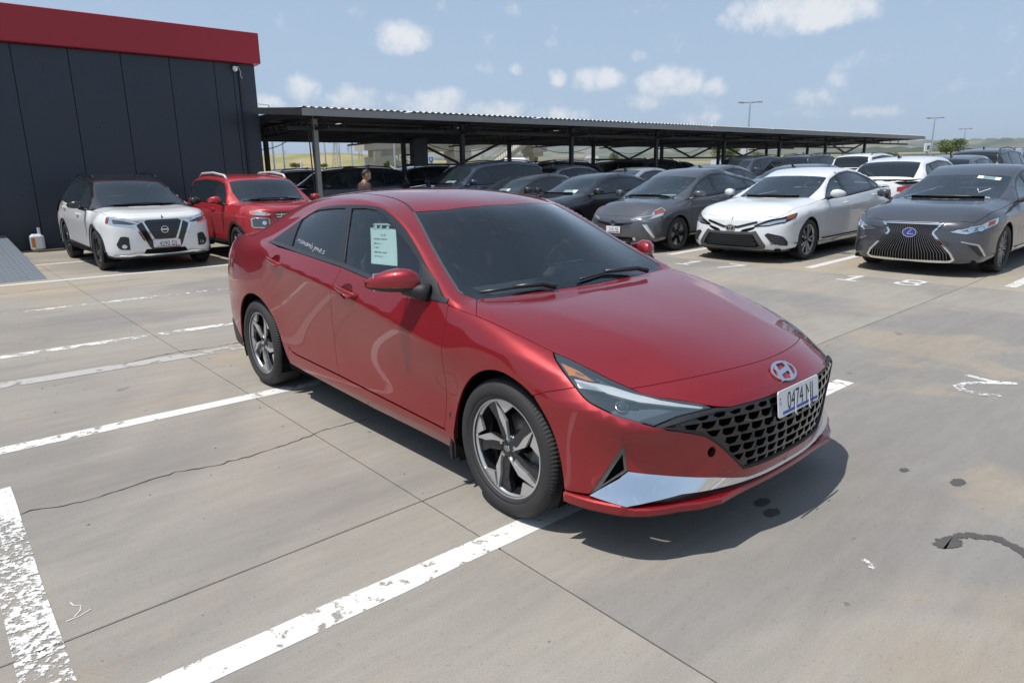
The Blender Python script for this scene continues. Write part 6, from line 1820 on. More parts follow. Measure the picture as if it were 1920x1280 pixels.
def gen_surface(p, level=3):
    xf, xr, hw, wx = p['xf'], p['xr'], p['hw'], p['wx']
    xa = p['cowl'][0] - p.get('adx', .12); xC = p['xC']
    zb = p.get('zb', .22)
    side = list(np.linspace(xa, -wx + .24, 6))
    xs_side = [xf - .50, wx + .22, wx, wx - .25] + side[:6] + [-wx]
    xs = [0] * NC
    cols = {4: xf - .50, 5: wx + .22, 6: wx, 7: min(wx - .22, xa + .12)}
    for i, c in enumerate(range(8, 14)): cols[c] = side[i]
    cols[14] = -wx; cols[15] = xC; cols[16] = min(xr + p.get('tailin', .42), xC - .08)
    fp = p.get('front', ([0, -.018, -.085, -.25], [0, .34, .66, .875]))
    rp = p.get('rearp', ([.20, .06, .015, 0], [.87, .62, .33, 0]))
    fz = p['fz']; fdx = p['fdx']          # front profile heights and set-backs for r0..r5
    rz = p['rz']; rdx = p['rdx']
    sh = p.get('shoulder', .955); 
    bz = lambda x: interp(x, [xC, p['belt'][0][0], p['belt'][1][0], xa], [p['belt'][0][1] + .02, p['belt'][0][1], p['belt'][1][1], p['cowlz_side']])
    hood_e = lambda x: interp(x, [xa, xf - .50, xf - .25], [p['cowlz_side'], p['hood_side'][0], p['hood_side'][1]])
    mids = [zb, zb + .085, .30 * p['zs'], .50 * p['zs'], p.get('zcrease', .80) * p['zs']]
    ys = [.93, .985, 1.0, .995, p.get('ycrease', 1.0), p.get('ybelt', .945)]
    hull = []
    for r in range(6):
        row = []
        for c in range(4):
            k = fp[1][c] * (1 - (.10 if r == 5 else .02 if r == 4 else 0) * (c / 3))
            row.append((xf + fp[0][c] * (1.0) + fdx[r] * (1 - .35 * c / 3), hw * k, fz[r] + (p.get('fz_corner', [0] * 6)[r] * c / 3)))
        for c in range(4, 17):
            x = cols[c]
            if r < 5: z = mids[r]
            else: z = hood_e(x) if c < 8 else bz(x)
            y = hw * ys[r]
            if c in (4,): y *= .965
            if c == 16: y *= .955
            if r == 5 and c < 8: y = hw * p.get('hood_w', .88) * (.965 if c == 4 else 1)
            if r == 5 and c >= 15: y = hw * p.get('deck_w', .86)
            if c in (4, 5) and r == 4: z = lerp(fz[4], z, .55 if c == 4 else .85)
            if c in (4,) and r == 3: z = lerp(fz[3], z, .5)
            if c == 16:
                z = lerp(z, rz[r], .55)
            row.append((x, y, z))
        for i in range(4):
            k = rp[1][i]
            row.append((xr + rp[0][i] + rdx[r] * (1 - .3 * (3 - i) / 3), hw * k * (.93 if r == 5 else 1), rz[r]))
        hull.append(row)
    rw = p['rw']
    # roof line through cowl, header, roof, glass
    cx, cz = p['cowl']; hx, hz = p['header']; H = p['H']; rrx, rrz = p['roofrear']; gx, gz_ = p['glassbot']; 
    strip = {}
    hy = [0, .32 * hw, .66 * hw]
    for c in range(4, 8):
        x = cols[c]; t = (c - 3) / 5.0
        zc = interp(x, [cx, lerp(cx, xf, .5), xf - .12], [cz, p['hood_mid'], p['hood_front']]); 
        ze = hood_e(x)
        strip[c] = [(x + .08 * (1 - t) + .05, 0, zc), (x + .06 * (1 - t) + .04, hy[1], zc + .003), (x + .02, hy[2], lerp(zc, ze, .30) + p.get('ridge', .012))]
    strip[8] = [(cx + .10, 0, cz), (cx + .085, hy[1], cz), (cx + .02, hy[2], cz + .004)]
    def roofz(x): return interp(x, p['rx'], p['rzz'])
    ex = {}
    stx = {9: lerp(cx, hx, .42), 10: lerp(cx, hx, .86), 11: hx - .28, 12: lerp(hx - .28, rrx, .5), 13: rrx, 14: lerp(rrx, gx, .52), 15: gx, 16: lerp(gx, xr, .62)}
    zz = {9: lerp(cz, hz, .45), 10: lerp(cz, hz, .885), 11: roofz(hx - .28), 12: H, 13: rrz, 14: lerp(rrz, gz_, .50) + p.get('gbow', .01), 15: gz_, 16: p['deckz']}
    for c in range(9, 17):
        w1, w2 = .32 * hw, .62 * hw if c < 15 else .64 * hw
        d = p.get('crown', .028)
        off = .09 if c == 9 else .10 if c == 10 else .05 if c == 11 else 0
        strip[c] = [(stx[c] + off, 0, zz[c]), (stx[c] + off * .8, w1, zz[c] - d * .2), (stx[c] - .01, w2, zz[c] - d)]
    edge = {}
    for c in range(9, 15):
        t = {9: .55, 10: .93, 11: 1, 12: 1, 13: .97, 14: .55}[c]
        zt = zz[c] - {9: .012, 10: .045, 11: .075, 12: .080, 13: .075, 14: .05}[c] * p.get('edge_k', 1)
        yy = lerp(hw * .90, rw, t)
        edge[c] = (stx[c] - {9: .10, 10: .11, 11: .06, 12: 0, 13: -.02, 14: -.02}[c], yy, zt)
    if 'edge' in p: edge.update(p['edge'])
    cr = []
    for c in range(7, 16): cr.append((('h', 5, c), ('h', 5, c + 1), .6))
    for c in range(3, 7): cr.append((('h', 5, c), ('h', 5, c + 1), p.get('hoodcr', .3)))
    for c in range(5, 15): cr.append((('h', 4, c), ('h', 4, c + 1), p.get('sidecr', .5)))
    for c in range(2, 5): cr.append((('h', 3, c), ('h', 3, c + 1), .35))
    for c in range(3, 16): cr.append((('h', 1, c), ('h', 1, c + 1), .5))
    for c in range(8, 15): cr.append((('t', 3, c), ('t', 3, c + 1), .5))
    for c in range(3, 8): cr.append((('t', 2, c), ('t', 2, c + 1), p.get('hoodridge', .4)))
    for c in range(16, 20): cr.append((('h', 5, c), ('h', 5, c + 1), .5))
    s = build_surface(hull, strip, edge, cr, level, fit=4)
    s.p = p; s.cols = cols; s.edge = edge; s.hull = hull; s.strip = strip
    return s

BODY = {
 'crossover': dict(xf=2.14, xr=-2.13, hw=.88, wx=1.31, R=.335, H=1.585, zs=1.0, zb=.24, cowl=(1.02, 1.02), header=(.30, 1.465), adx=.14, xC=-1.80, tailin=.30, cowlz_side=.99,
    hood_side=(.955, .92), hood_mid=.985, hood_front=.93, belt=[(-1.2, 1.09), (.2, 1.0)], rw=.60, roofrear=(-1.55, 1.50), glassbot=(-1.93, 1.14), deckz=1.10, rx=[-1.6, -.4, .3], rzz=[1.50, 1.585, 1.50],
    fz=[.22, .31, .48, .68, .82, .92], fdx=[-.10, -.02, 0, -.005, -.025, -.09], rz=[.28, .38, .55, .75, .95, 1.08], rdx=[.08, .02, 0, .02, .05, .12], ridge=.02, hoodcr=.45),
 'boxy': dict(xf=2.03, xr=-1.99, hw=.885, wx=1.26, R=.32, H=1.56, zs=1.05, zb=.24, cowl=(.92, 1.05), header=(.36, 1.475), adx=.12, xC=-1.72, tailin=.24, cowlz_side=1.01,
    hood_side=(1.0, .975), hood_mid=1.025, hood_front=.98, belt=[(-1.2, 1.05), (.2, 1.02)], rw=.65, roofrear=(-1.55, 1.52), glassbot=(-1.82, 1.12), deckz=1.08, rx=[-1.6, -.4, .36], rzz=[1.52, 1.56, 1.50],
    fz=[.24, .33, .50, .70, .86, .965], fdx=[-.08, -.02, 0, -.01, -.02, -.07], rz=[.28, .38, .55, .75, .95, 1.06], rdx=[.06, .02, 0, .02, .04, .09], ridge=.02, hoodcr=.5),
 'hybrid': dict(xf=2.26, xr=-2.27, hw=.875, wx=1.35, R=.315, H=1.50, zs=1.0, zb=.20, cowl=(1.18, .985), header=(.30, 1.39), adx=.16, xC=-1.85, tailin=.30, cowlz_side=.955,
    hood_side=(.80, .70), hood_mid=.90, hood_front=.735, belt=[(-1.2, 1.07), (.2, .98)], rw=.585, roofrear=(-.95, 1.405), glassbot=(-1.98, 1.16), deckz=1.12, rx=[-1, -.1, .3], rzz=[1.42, 1.50, 1.42], gbow=.02,
    fz=[.20, .28, .42, .54, .62, .69], fdx=[-.10, -.02, 0, -.01, -.04, -.13], rz=[.26, .36, .52, .72, .95, 1.08], rdx=[.06, .02, 0, .03, .05, .08], ridge=.0, hood_w=.85),
 'sport': dict(xf=2.38, xr=-2.50, hw=.92, wx=1.412, R=.335, H=1.475, zs=1.0, zb=.20, edge_k=.72, cowl=(.98, .99), header=(.17, 1.365), adx=.12, xC=-1.78, tailin=.45, cowlz_side=.975,
    hood_side=(.85, .755), hood_mid=.945, hood_front=.80, belt=[(-1.2, 1.04), (.2, .965)], rw=.61, roofrear=(-1.0, 1.425), glassbot=(-1.78, 1.15), deckz=1.11, rx=[-1, -.3, .17], rzz=[1.42, 1.475, 1.395],
    fz=[.20, .28, .42, .56, .66, .755], fdx=[-.10, -.015, 0, -.02, -.045, -.11], rz=[.24, .34, .52, .72, .93, 1.09], rdx=[.08, .02, 0, .02, .02, .05], ridge=.015),
 'luxury': dict(xf=2.42, xr=-2.54, hw=.93, wx=1.435, R=.335, H=1.475, zs=1.0, zb=.19, edge_k=.75, cowl=(1.02, 1.0), header=(.16, 1.35), adx=.13, xC=-1.85, tailin=.45, cowlz_side=.975,
    hood_side=(.86, .775), hood_mid=.945, hood_front=.80, belt=[(-1.2, 1.06), (.2, .985)], rw=.61, roofrear=(-1.0, 1.40), glassbot=(-1.82, 1.14), deckz=1.10, rx=[-1, -.3, .17], rzz=[1.42, 1.475, 1.40],
    fz=[.19, .27, .42, .57, .68, .765], fdx=[-.06, -.01, 0, -.015, -.04, -.10], rz=[.24, .34, .52, .72, .93, 1.08], rdx=[.08, .02, 0, .02, .02, .05], ridge=.012),
 'sedan': dict(xf=2.28, xr=-2.34, hw=.89, wx=1.35, R=.32, H=1.44, zs=1.0, zb=.2, cowl=(1.0, 1.0), header=(.20, 1.35), adx=.12, xC=-1.72, tailin=.42, cowlz_side=.975,
    hood_side=(.84, .74), hood_mid=.93, hood_front=.78, belt=[(-1.2, 1.05), (.2, .985)], rw=.59, roofrear=(-.95, 1.395), glassbot=(-1.70, 1.15), deckz=1.10, rx=[-1, -.3, .2], rzz=[1.395, 1.44, 1.37],
    fz=[.20, .28, .42, .56, .66, .745], fdx=[-.08, -.015, 0, -.02, -.04, -.10], rz=[.24, .34, .52, .72, .93, 1.08], rdx=[.08, .02, 0, .02, .02, .05]),
 'suv': dict(xf=2.35, xr=-2.38, hw=.95, wx=1.40, R=.36, H=1.74, zs=1.12, zb=.26, cowl=(1.08, 1.17), header=(.42, 1.61), adx=.12, xC=-2.08, tailin=.28, cowlz_side=1.135,
    hood_side=(1.07, 1.0), hood_mid=1.12, hood_front=1.03, belt=[(-1.2, 1.17), (.2, 1.13)], rw=.68, roofrear=(-1.85, 1.66), glassbot=(-2.18, 1.20), deckz=1.16, rx=[-1.8, -.4, .4], rzz=[1.66, 1.74, 1.65],
    fz=[.24, .34, .54, .74, .90, 1.0], fdx=[-.10, -.02, 0, -.01, -.02, -.08], rz=[.30, .40, .60, .80, 1.0, 1.14], rdx=[.06, .02, 0, .02, .05, .10], edge_k=.9),
 'hatch': dict(xf=2.18, xr=-2.12, hw=.90, wx=1.33, R=.33, H=1.58, zs=1.03, zb=.22, cowl=(1.02, 1.05), header=(.32, 1.46), adx=.12, xC=-1.78, tailin=.28, cowlz_side=1.02,
    hood_side=(.93, .86), hood_mid=.99, hood_front=.88, belt=[(-1.2, 1.10), (.2, 1.03)], rw=.61, roofrear=(-1.35, 1.50), glassbot=(-1.92, 1.16), deckz=1.10, rx=[-1.4, -.3, .32], rzz=[1.50, 1.58, 1.49], gbow=.04,
    fz=[.22, .30, .46, .62, .74, .835], fdx=[-.08, -.015, 0, -.01, -.03, -.09], rz=[.28, .38, .55, .75, .95, 1.07], rdx=[.06, .02, 0, .02, .05, .10]),
}
CAR_PAINT = {}
def car_paint(nm):
    T = {'white': ((.74, .75, .75), 0, .4, .03, .02), 'pearl': ((.70, .72, .73), 0, .35, .06, .03), 'red': ((.40, .012, .018), .2, .4, .3, .02), 'black': ((.006, .006, .008), 0, .3, .1, .02),
         'grey': ((.10, .105, .115), .55, .35, .3, .03), 'slate': ((.075, .08, .095), .5, .35, .3, .03), 'navy': ((.022, .033, .062), .4, .35, .3, .03), 'silver': ((.42, .44, .46), .6, .35, .2, .03), 'charcoal': ((.028, .030, .034), .4, .35, .3, .03), 'lightblue': ((.45, .52, .60), .4, .35, .2, .03)}
    if nm not in CAR_PAINT:
        c, me, ro, fl, du = T[nm]; CAR_PAINT[nm] = paint('paint_' + nm, c, me, ro, fl, du)
    return CAR_PAINT[nm]

SURF = {}
class Car:
    def __init__(s, body, root, col, detail=2, roofcol=None):
        if body not in SURF: SURF[body] = gen_surface(BODY[body], 3)
        s.S = SURF[body]; s.p = BODY[body]; s.root = root; s.col = col; s.P = car_paint(col); s.detail = detail; s.rc = car_paint(roofcol) if roofcol else s.P
        s.h = .07 if detail >= 2 else .11
        s.shell()
    def pt(s, q):
        if q[0] == 'S': return tuple(s.S.S(q[1], q[2]))
        if q[0] == 'T': return tuple(s.S.T(q[1], q[2]))
        if q[0] == 'B': return tuple(s.S.B(q[1], q[2]))
        return tuple(s.S.F(q[0], q[1]))
    def feat(s, name, mat, pts, off=.003, rim=.006, both=False, d=None, h=.04, parent=None, holes=(), gap=0, sym=False):
        """patch given by front-view (y,z) points, or ('S',x,z) side / ('T',x,y) top / ('B',y,z) rear points"""
        P = [s.pt(q) for q in pts]
        if sym: P = P + neg(P[::-1])
        H = [[s.pt(q) for q in ho] for ho in holes]
        if d is None: d = (-1, 0, 0) if not both else (-.85, .53, 0)
        return panel(s.S, name, mat, parent or s.root, P, d, both=both, h=h, off=off, rim=rim, holes=H, gap=gap)
    def shell(s):
        S, p, root, P = s.S, s.p, s.root, s.P
        hw, wx, R = p['hw'], p['wx'], p['R'] + .045
        xf, xr = p['xf'], p['xr']; zb = p.get('zb', .22)
        xa = S.cols[8]; xC = p['xC']; h = s.h
        X = lambda x, z: tuple(S.S(x, z))
        arc = lambda cx, a0, a1, n=9: [X(cx + R * math.cos(math.radians(a)), p['R'] + R * math.sin(math.radians(a))) for a in np.linspace(a0, a1, n)]
        hoodE = lambda x: S.hull[5][0] and interp(x, [xa, xf - .5, xf - .25], [p['cowlz_side'], p['hood_side'][0], p['hood_side'][1]]) - .012
        zbelt = lambda x: interp(x, [xC, p['belt'][0][0], p['belt'][1][0], xa], [p['belt'][0][1] + .02, p['belt'][0][1], p['belt'][1][1], p['cowlz_side']])
        xseam = xf - .44
        low = math.degrees(math.asin(max(-1, min(1, (zb + .04 - p['R']) / R))))
        xB = -.05 if p['H'] < 1.5 else .02; xD = xa - .06
        hs = [X(xa + .14, hoodE(xa + .14)), X(lerp(xa, xseam, .5), hoodE(lerp(xa, xseam, .5))), X(xseam, hoodE(xseam))]
        zs = lambda x: zb + .06
        fend = hs + [X(xseam, .62 * p['zs'])] + arc(wx, 58, 180 - low, 10) + [X(xD, zs(0)), X(xD, .6), X(xD + .02, zbelt(xD) - .006)]
        A = (0, .95, -.3)
        panel(S, 'fender', P, root, fend, A, both=True, h=h, gap=.003)
        kx = math.sqrt(max(0, R * R - (.62 * p['zs'] - p['R']) ** 2))
        belt = [X(x, zbelt(x) - .006) for x in np.linspace(xD, xC + .04, 7)]
        xq = -wx + R + .03
        fd = [X(xD + .02, zbelt(xD) - .006), X(xD, .6), X(xD, zs(0)), X(xB - .05, zs(0)), X(xB - .06, .6), X(xB, zbelt(xB) - .006), X(lerp(xD, xB, .5), zbelt(lerp(xD, xB, .5)) - .006)]
        fdo = panel(S, 'front_door', P, root, fd, (0, 1, 0), both=True, h=h, gap=.003)
        xR = xq - .30
        rd = [X(xB, zbelt(xB) - .006), X(xB - .06, .6), X(xB - .05, zs(0)), X(xq - .03, zs(0)), X(xq - .06, .45), X(-wx + R * .76, p['R'] + R * .72), X(-wx + R * .40, p['R'] + R * .98), X(xR, .82 * p['zs']), X(xR + .06, zbelt(xR) - .006), X(lerp(xR, xB, .5), zbelt(lerp(xR, xB, .5)) - .006)]
        rdo = panel(S, 'rear_door', P, root, rd, (0, 1, 0), both=True, h=h, gap=.003)
        xt = xr + .30
        q = [X(xR + .06, zbelt(xR) - .006), X(xR, .82 * p['zs']), X(-wx + R * .40, p['R'] + R * .98), X(-wx + R * .76, p['R'] + R * .72), X(xq - .06, .45), X(xq - .03, zs(0))] + arc(-wx, low, 180 - low, 12) + [X(xt, zb + .06), X(xt, .55), X(xt, S.hull[5][16][2] - .03), X(xC - .05, zbelt(xC) - .02), X(xC, zbelt(xC) - .008)]
        panel(S, 'rear_quarter', P, root, q, (.1, .95, -.2), both=True, h=h, gap=.002)
        # nose and tail
        F = lambda y, z: tuple(S.F(y, z))
        zt = p['fz'][5] - .02
        y3 = hw * .80
        front = [X(xseam, hoodE(xseam)), F(y3 * -.95, zt), F(-.4 * hw, zt + .005), F(0, zt + .01), F(0, .6), F(0, zb + .01), F(-.5 * hw, zb + .01), F(-.8 * hw, zb + .02), X(xf - .40, zb + .03), X(wx + R * math.cos(math.radians(low)), zb + .04)] + arc(wx, low + 2, 58, 6)[0:] + [X(xseam, .62 * p['zs'])]
        g = panel_geo(S, front, (-.78, .63, 0), h=h, gap=.002)
        link_mesh('front_bumper', geo_mesh('front_bumper', join_geo([g, mirror_geo(g)])), P, root)
        Bk = lambda y, z: tuple(S.B(y, z))
        z5 = p['rz'][5]
        tail = [X(xt, zb + .06), X(xt, .55), X(xt, S.hull[5][16][2] - .03), Bk(-.62 * hw, z5 - .02), Bk(0, z5 - .01), Bk(0, .6), Bk(0, p['rz'][0] + .02), Bk(-.6 * hw, p['rz'][0] + .02)]
        g = panel_geo(S, tail, (.8, .6, 0), h=h * 1.3, gap=0)
        link_mesh('rear_bumper', geo_mesh('rear_bumper', join_geo([g, mirror_geo(g)])), P, root)
        cx, cz = p['cowl']
        T = lambda x, y: tuple(S.T(x, y))
        cow = [T(cx + .03, -.70 * hw), T(cx + .075, -.4 * hw), T(cx + .09, 0)]
        hood = cow[:2][::-1][::-1] + []
        hh = [T(cx + .02, -.73 * hw)] + hs + [F(-.95 * y3, zt), F(-.4 * hw, zt + .005)]
        hood = cow[::-1][1:] + hh + [F(0, zt + .01)] + neg(hh[::-1]) + neg(cow[:2]) + [cow[2]]
        panel(S, 'bonnet', P, root, hood, (-.15, 0, -1), h=h, gap=.003)
        # glass house
        ed = S.edge
        e = lambda c: S.near(ed[c])[0]
        st = lambda c, m: S.near(S.strip[c][m])[0]
        wsL = [(cx + .0, -.74 * hw, cz), tuple(lerp(e(9), st(9, 2) * np.array([1, -1, 1]) * 1, .0) * 1)]
        em = {c: np.array([ed[c][0], -ed[c][1], ed[c][2]]) for c in ed}
        sm = lambda c, m: np.array([S.strip[c][m][0], -S.strip[c][m][1], S.strip[c][m][2]])
        N_ = lambda v: tuple(S.near(v)[0])
        WL = [N_((cx + .02, -.71 * hw, cz)), N_(lerp(em[9], sm(9, 2), .45)), N_(lerp(em[10], sm(10, 2), .55))]
        hdr = [N_(lerp(sm(10, 2), sm(11, 2), .12)), N_(lerp(sm(10, 1), sm(11, 1), .12)), N_(lerp(sm(10, 0), sm(11, 0), .12))]
        HD_ = hdr[2]
        ws = WL + hdr[:2] + [HD_] + neg(hdr[:2])[::-1] + neg(WL[::-1]) + neg(cow[:2]) + [cow[2]] + cow[:2][::-1]
        wd = (-(p['header'][1] - cz), 0, -(cx - p['header'][0]))
        cen = np.mean(np.array(ws), 0)
        shrink = [tuple(cen + (np.array(q) - cen) * np.array([.94, .95, .94])) for q in ws]
        near_ = s.detail >= 2
        panel(S, 'windscreen', M['car_glass'], root, ws, wd, h=.12, gap=.002, rim=0)
        if near_: panel(S, 'windscreen_band', M['gloss_black'], root, ws, wd, h=.08, gap=.003, rim=0, off=-.005, holes=[shrink])
        # rear window
        RWp = [N_(lerp(sm(13, 2), sm(14, 2), .25)), N_(lerp(sm(14, 2), em[14], .35)), N_(lerp(sm(15, 2), sm(14, 2), .12) * np.array([1, 1.08, 1]))]
        rb = [N_(lerp(sm(15, 1), sm(14, 1), .10)), N_(lerp(sm(15, 0), sm(14, 0), .10))]
        rt = [N_(lerp(sm(13, 1), sm(14, 1), .22)), N_(lerp(sm(13, 0), sm(14, 0), .22))]
        rwn = RWp + [rb[0], rb[1]] + neg([rb[0]]) + neg(RWp[::-1]) + neg([rt[0]]) + [rt[1], rt[0]]
        gx, gz_ = p['glassbot']; rrx, rrz = p['roofrear']
        rdv = (rrz - gz_, 0, -(rrx - gx))
        panel(S, 'rear_window', M['car_glass'] if p['H'] < 1.5 else M['car_glass_dark'], root, rwn, rdv, h=.12, gap=.002, rim=0)
        # tail panel between rear window and bumper
        tl = [RWp[2], N_((xC - .03, -hw * .84, zbelt(xC))), X(xt, S.hull[5][16][2] - .03), Bk(-.62 * hw, z5 - .02), Bk(0, z5 - .01), rb[1], rb[0]]
        g = panel_geo(S, tl, (.25, .1, -1) if p['H'] < 1.5 else (.8, .2, -.55), h=h * 1.3, gap=0)
        link_mesh('boot_lid', geo_mesh('boot_lid', join_geo([g, mirror_geo(g)])), P, root)
        # side windows: outline between belt and cantrail
        ins = .045
        top = []
        for c in (9, 10, 11, 12, 13, 14):
            v = em[c]; top.append(np.array([v[0], v[1], v[2] - (.018 if c in (11, 12, 13) else .014)]))
        top[0] = top[0] + np.array([-.03, 0, -.02]); top[-1] = top[-1] + np.array([.05, 0, -.02])
        topP = [N_(t) for t in top]
        xe = xC + .12
        win = [N_((xa - .03, -hw * .93, zbelt(xa) + .008))] + topP + [X(xe, zbelt(xe) + .012)]
        bl = [X(x, zbelt(x) + .008) for x in np.linspace(xe, xa - .03, 7)[1:-1]]
        win = win + bl
        # red/painted frame
        fr = [hs[0], N_((xa - .03, -hw * .93, zbelt(xa) + .0)), X(xa - .06, zbelt(xa - .06) - .004)]
        frame = [hs[0]] + [N_((xa + .02, -hw * .92, p['cowlz_side'] - .008))] + win[:len(topP) + 2] + [N_((xC, -hw * .86, zbelt(xC) - .006)), RWp[2], RWp[1], RWp[0]] + [N_(sm(12, 2)), N_(sm(11, 2)), hdr[0]] + WL[::-1] + [T(cx + .02, -.73 * hw)]
        panel(S, 'side_frame', s.rc, root, frame, (-.05, .75, -.66), both=True, h=h, gap=0)
        roofp = [hdr[0], N_(sm(11, 2)), N_(sm(12, 2)), RWp[0], rt[0], rt[1]]
        rf = [hdr[2], hdr[1]] + roofp[:5] + [rt[1]] + neg(roofp[:5][::-1]) + neg([hdr[1]])
        s.roof = panel(S, 'roof', s.rc, root, rf, (0, 0, -1), h=h * 1.4, gap=.001)
        cen = np.mean(np.array(win), 0)
        w2 = np.array([(q[0], q[2]) for q in win])
        wi = inset_poly(w2, .030)
        glassmat = M['car_glass'] if near_ else M['car_glass_dark']
        xs_b = xB - .02
        def clip(poly, lo, hi):
            out = []
            n = len(poly)
            def cut(poly, xv, keep):
                o = []
                for i in range(len(poly)):
                    a, b = np.array(poly[i]), np.array(poly[(i + 1) % len(poly)])
                    ka, kb = keep(a[0]), keep(b[0])
                    if ka: o.append(tuple(a))
                    if ka != kb:
                        t = (xv - a[0]) / (b[0] - a[0]); o.append(tuple(a + (b - a) * t))
                return o
            poly = cut(poly, lo, lambda x: x >= lo); 
            if len(poly) > 2: poly = cut(poly, hi, lambda x: x <= hi)
            return poly
        segs = [(xs_b + .045, 9), (xR + .10, xs_b - .045), (-9, xR + .06)]
        hls = []; nm = ['front_side_glass', 'rear_side_glass', 'quarter_glass']
        for (lo, hi), n_ in zip(segs, nm):
            q2 = clip([tuple(v) for v in wi], lo, hi)
            if len(q2) < 3: continue
            A2 = abs(sum(q2[i][0] * q2[(i + 1) % len(q2)][1] - q2[(i + 1) % len(q2)][0] * q2[i][1] for i in range(len(q2))) / 2)
            if A2 < .008: continue
            loop = [X(*v) for v in q2]; hls.append(loop)
            gm = glassmat if n_ == 'front_side_glass' else (M['car_glass_dark'] if p['H'] > 1.5 else glassmat)
            panel(S, n_, gm, root, loop, (0, 1, 0), both=True, h=.15, gap=-.003, off=-.004, rim=0)
        panel(S, 'window_surround', M['satin_black'], root, win, (0, 1, 0), both=True, h=.09, off=.002, rim=.008, holes=hls)
        # inside
        def keep(c):
            x, y, z = c
            for w in (wx, -wx):
                if (x - w) ** 2 + (z - p['R']) ** 2 < (R + .03) ** 2 and abs(y) > .45: return False
            if xC - .1 < x < cx + .05: return z < zbelt(x) - .03 or (z > p['H'] - .11 and abs(y) < .55 * hw and hx_ > x > rrx)
            return z < 1.3
        hx_ = p['header'][0] - .2
        inner_shell(S, root, keep, -.05)
        mb = MB(); mb.box((0, 0, zb + .02), (xf - xr - .5, hw * 1.7, .05)); mb.build('underbody', M['void'], root)
        dz = p['cowl'][1]
        mb = MB(); mb.box((cx - .20, 0, dz - .17), (.50, hw * 1.55, .20), bev=.05); mb.box((-.1, 0, .40), (2.4, hw * 1.6, .1)); mb.build('dashboard', M['cabin'], root)
        zo = (p['H'] - 1.42) * .75
        if near_:
            for yy in (-.37, .37):
                o = seat(root, .05, yy, M['seat']); o.location.z = zo
            o = seat(root, -.90, 0, M['seat'], rear=True); o.location.z = zo
            steering_wheel(root, cx - .50, .37, dz - .06, M['satin_black'])
            mb = MB(); mb.box((p['header'][0] + .14, 0, p['header'][1] - .09), (.03, .23, .06), bev=.01); mb.build('rear_view_mirror', M['satin_black'], root)
        for x, y in ((wx, -hw), (wx, hw), (-wx, -hw), (-wx, hw)): arch_liner(root, x, y * .985, R, .28)
        # handles
        if near_:
            for (x, dz_) in ((xB + .12, -.10), (xR + .13, -.09)):
                pz = zbelt(x) + dz_
                for sd in (-1, 1):
                    q = Vector(S.S(x, pz)); mb = MB(); mb.smooth = True
                    mb.tube([(x + .10, (q.y - .012) * -sd, pz - .004), (x + .07, (q.y - .034) * -sd, pz), (x - .07, (q.y - .036) * -sd, pz + .006), (x - .10, (q.y - .012) * -sd, pz + .008)], [.008, .013, .013, .008], 8)
                    o = mb.build('door_handle', P, root)
                    o.parent = (fdo if x > xB else rdo)[0 if sd > 0 else 1]
    def wheels(s, style, W=.215, rr=None, spin=.3):
        p = s.p
        for x, y in ((p['wx'], -1), (p['wx'], 1), (-p['wx'], -1), (-p['wx'], 1)):
            add_wheel(s.root, x, y * (p['hw'] - .012), style, p['R'], W, rr or p['R'] * .70, spin=spin if x > 0 else -.2, detail=s.detail >= 2)
    def mirrors(s, mat, base=None, dx=0.0, z=None, size=1.0):
        p = s.p; xa = s.S.cols[8]; z = z or p['cowlz_side'] + .085; hw = p['hw']
        secs = [(0.0, .02, -.01, .04, .04), (.03, .01, 0, .070, .060), (.09, .0, .0, .078, .068), (.15, -.015, -.002, .068, .058), (.19, -.04, -.008, .045, .040), (.208, -.06, -.012, .018, .018)]
        n = 16
        for sd in (-1, 1):
            vs = []; fs = []
            for (yy, xc, zc, rx, rz) in secs:
                for k in range(n):
                    a = 2 * PI * k / n; ca, sa = math.cos(a), math.sin(a)
                    vs.append((xa - .14 + dx + xc + rx * size * math.copysign(abs(ca) ** .7, ca) * (1 if ca > 0 else .6), sd * (hw * .985 + .02 + yy * size), z + zc + rz * size * math.copysign(abs(sa) ** .75, sa)))
            for i in range(len(secs) - 1):
                for k in range(n):
                    j = (k + 1) % n; f = [i * n + k, i * n + j, (i + 1) * n + j, (i + 1) * n + k]; fs.append(f[::-1] if sd > 0 else f)
            m = len(secs) - 1
            fs.append([k for k in range(n)] if sd > 0 else [k for k in range(n)][::-1]); fs.append([m * n + k for k in range(n)] if sd < 0 else [m * n + k for k in range(n)][::-1])
            me = bpy.data.meshes.new('mirror'); me.from_pydata(vs, [], fs); me.polygons.foreach_set('use_smooth', [True] * len(fs))
            o = link_mesh('mirror', me, mat, s.root)
            mb = MB(); mb.smooth = True
            mb.tube([(xa - .13 + dx, sd * (hw * .98 + .08), z - .055), (xa - .08 + dx, sd * (hw * .93), z - .095), (xa - .06 + dx, sd * hw * .88, z - .10)], [.024, .03, .036], 8)
            mb.build('mirror_arm', base or M['black_plastic'], o)
            mb = MB(); mb.box((xa - .19 + dx, sd * (hw * .985 + .10), z), (.006, .15, .10)); mb.build('mirror_glass', M['chrome'], o)
    def lamps_rear(s, z=None):
        p = s.p; hw = p['hw']; z = z or p['rz'][4]
        s.tl = panel(s.S, 'tail_lamp', M['red_lens'], s.root, [s.pt(q) for q in (('S', p['xr'] + .42, z - .03), ('S', p['xr'] + .30, z - .09), ('B', -.70 * hw, z - .10), ('B', -.42 * hw, z - .06), ('B', -.42 * hw, z + .02), ('B', -.70 * hw, z + .05), ('S', p['xr'] + .32, z + .05))], (.75, .66, 0), both=True, h=.06, off=.004, rim=.008)
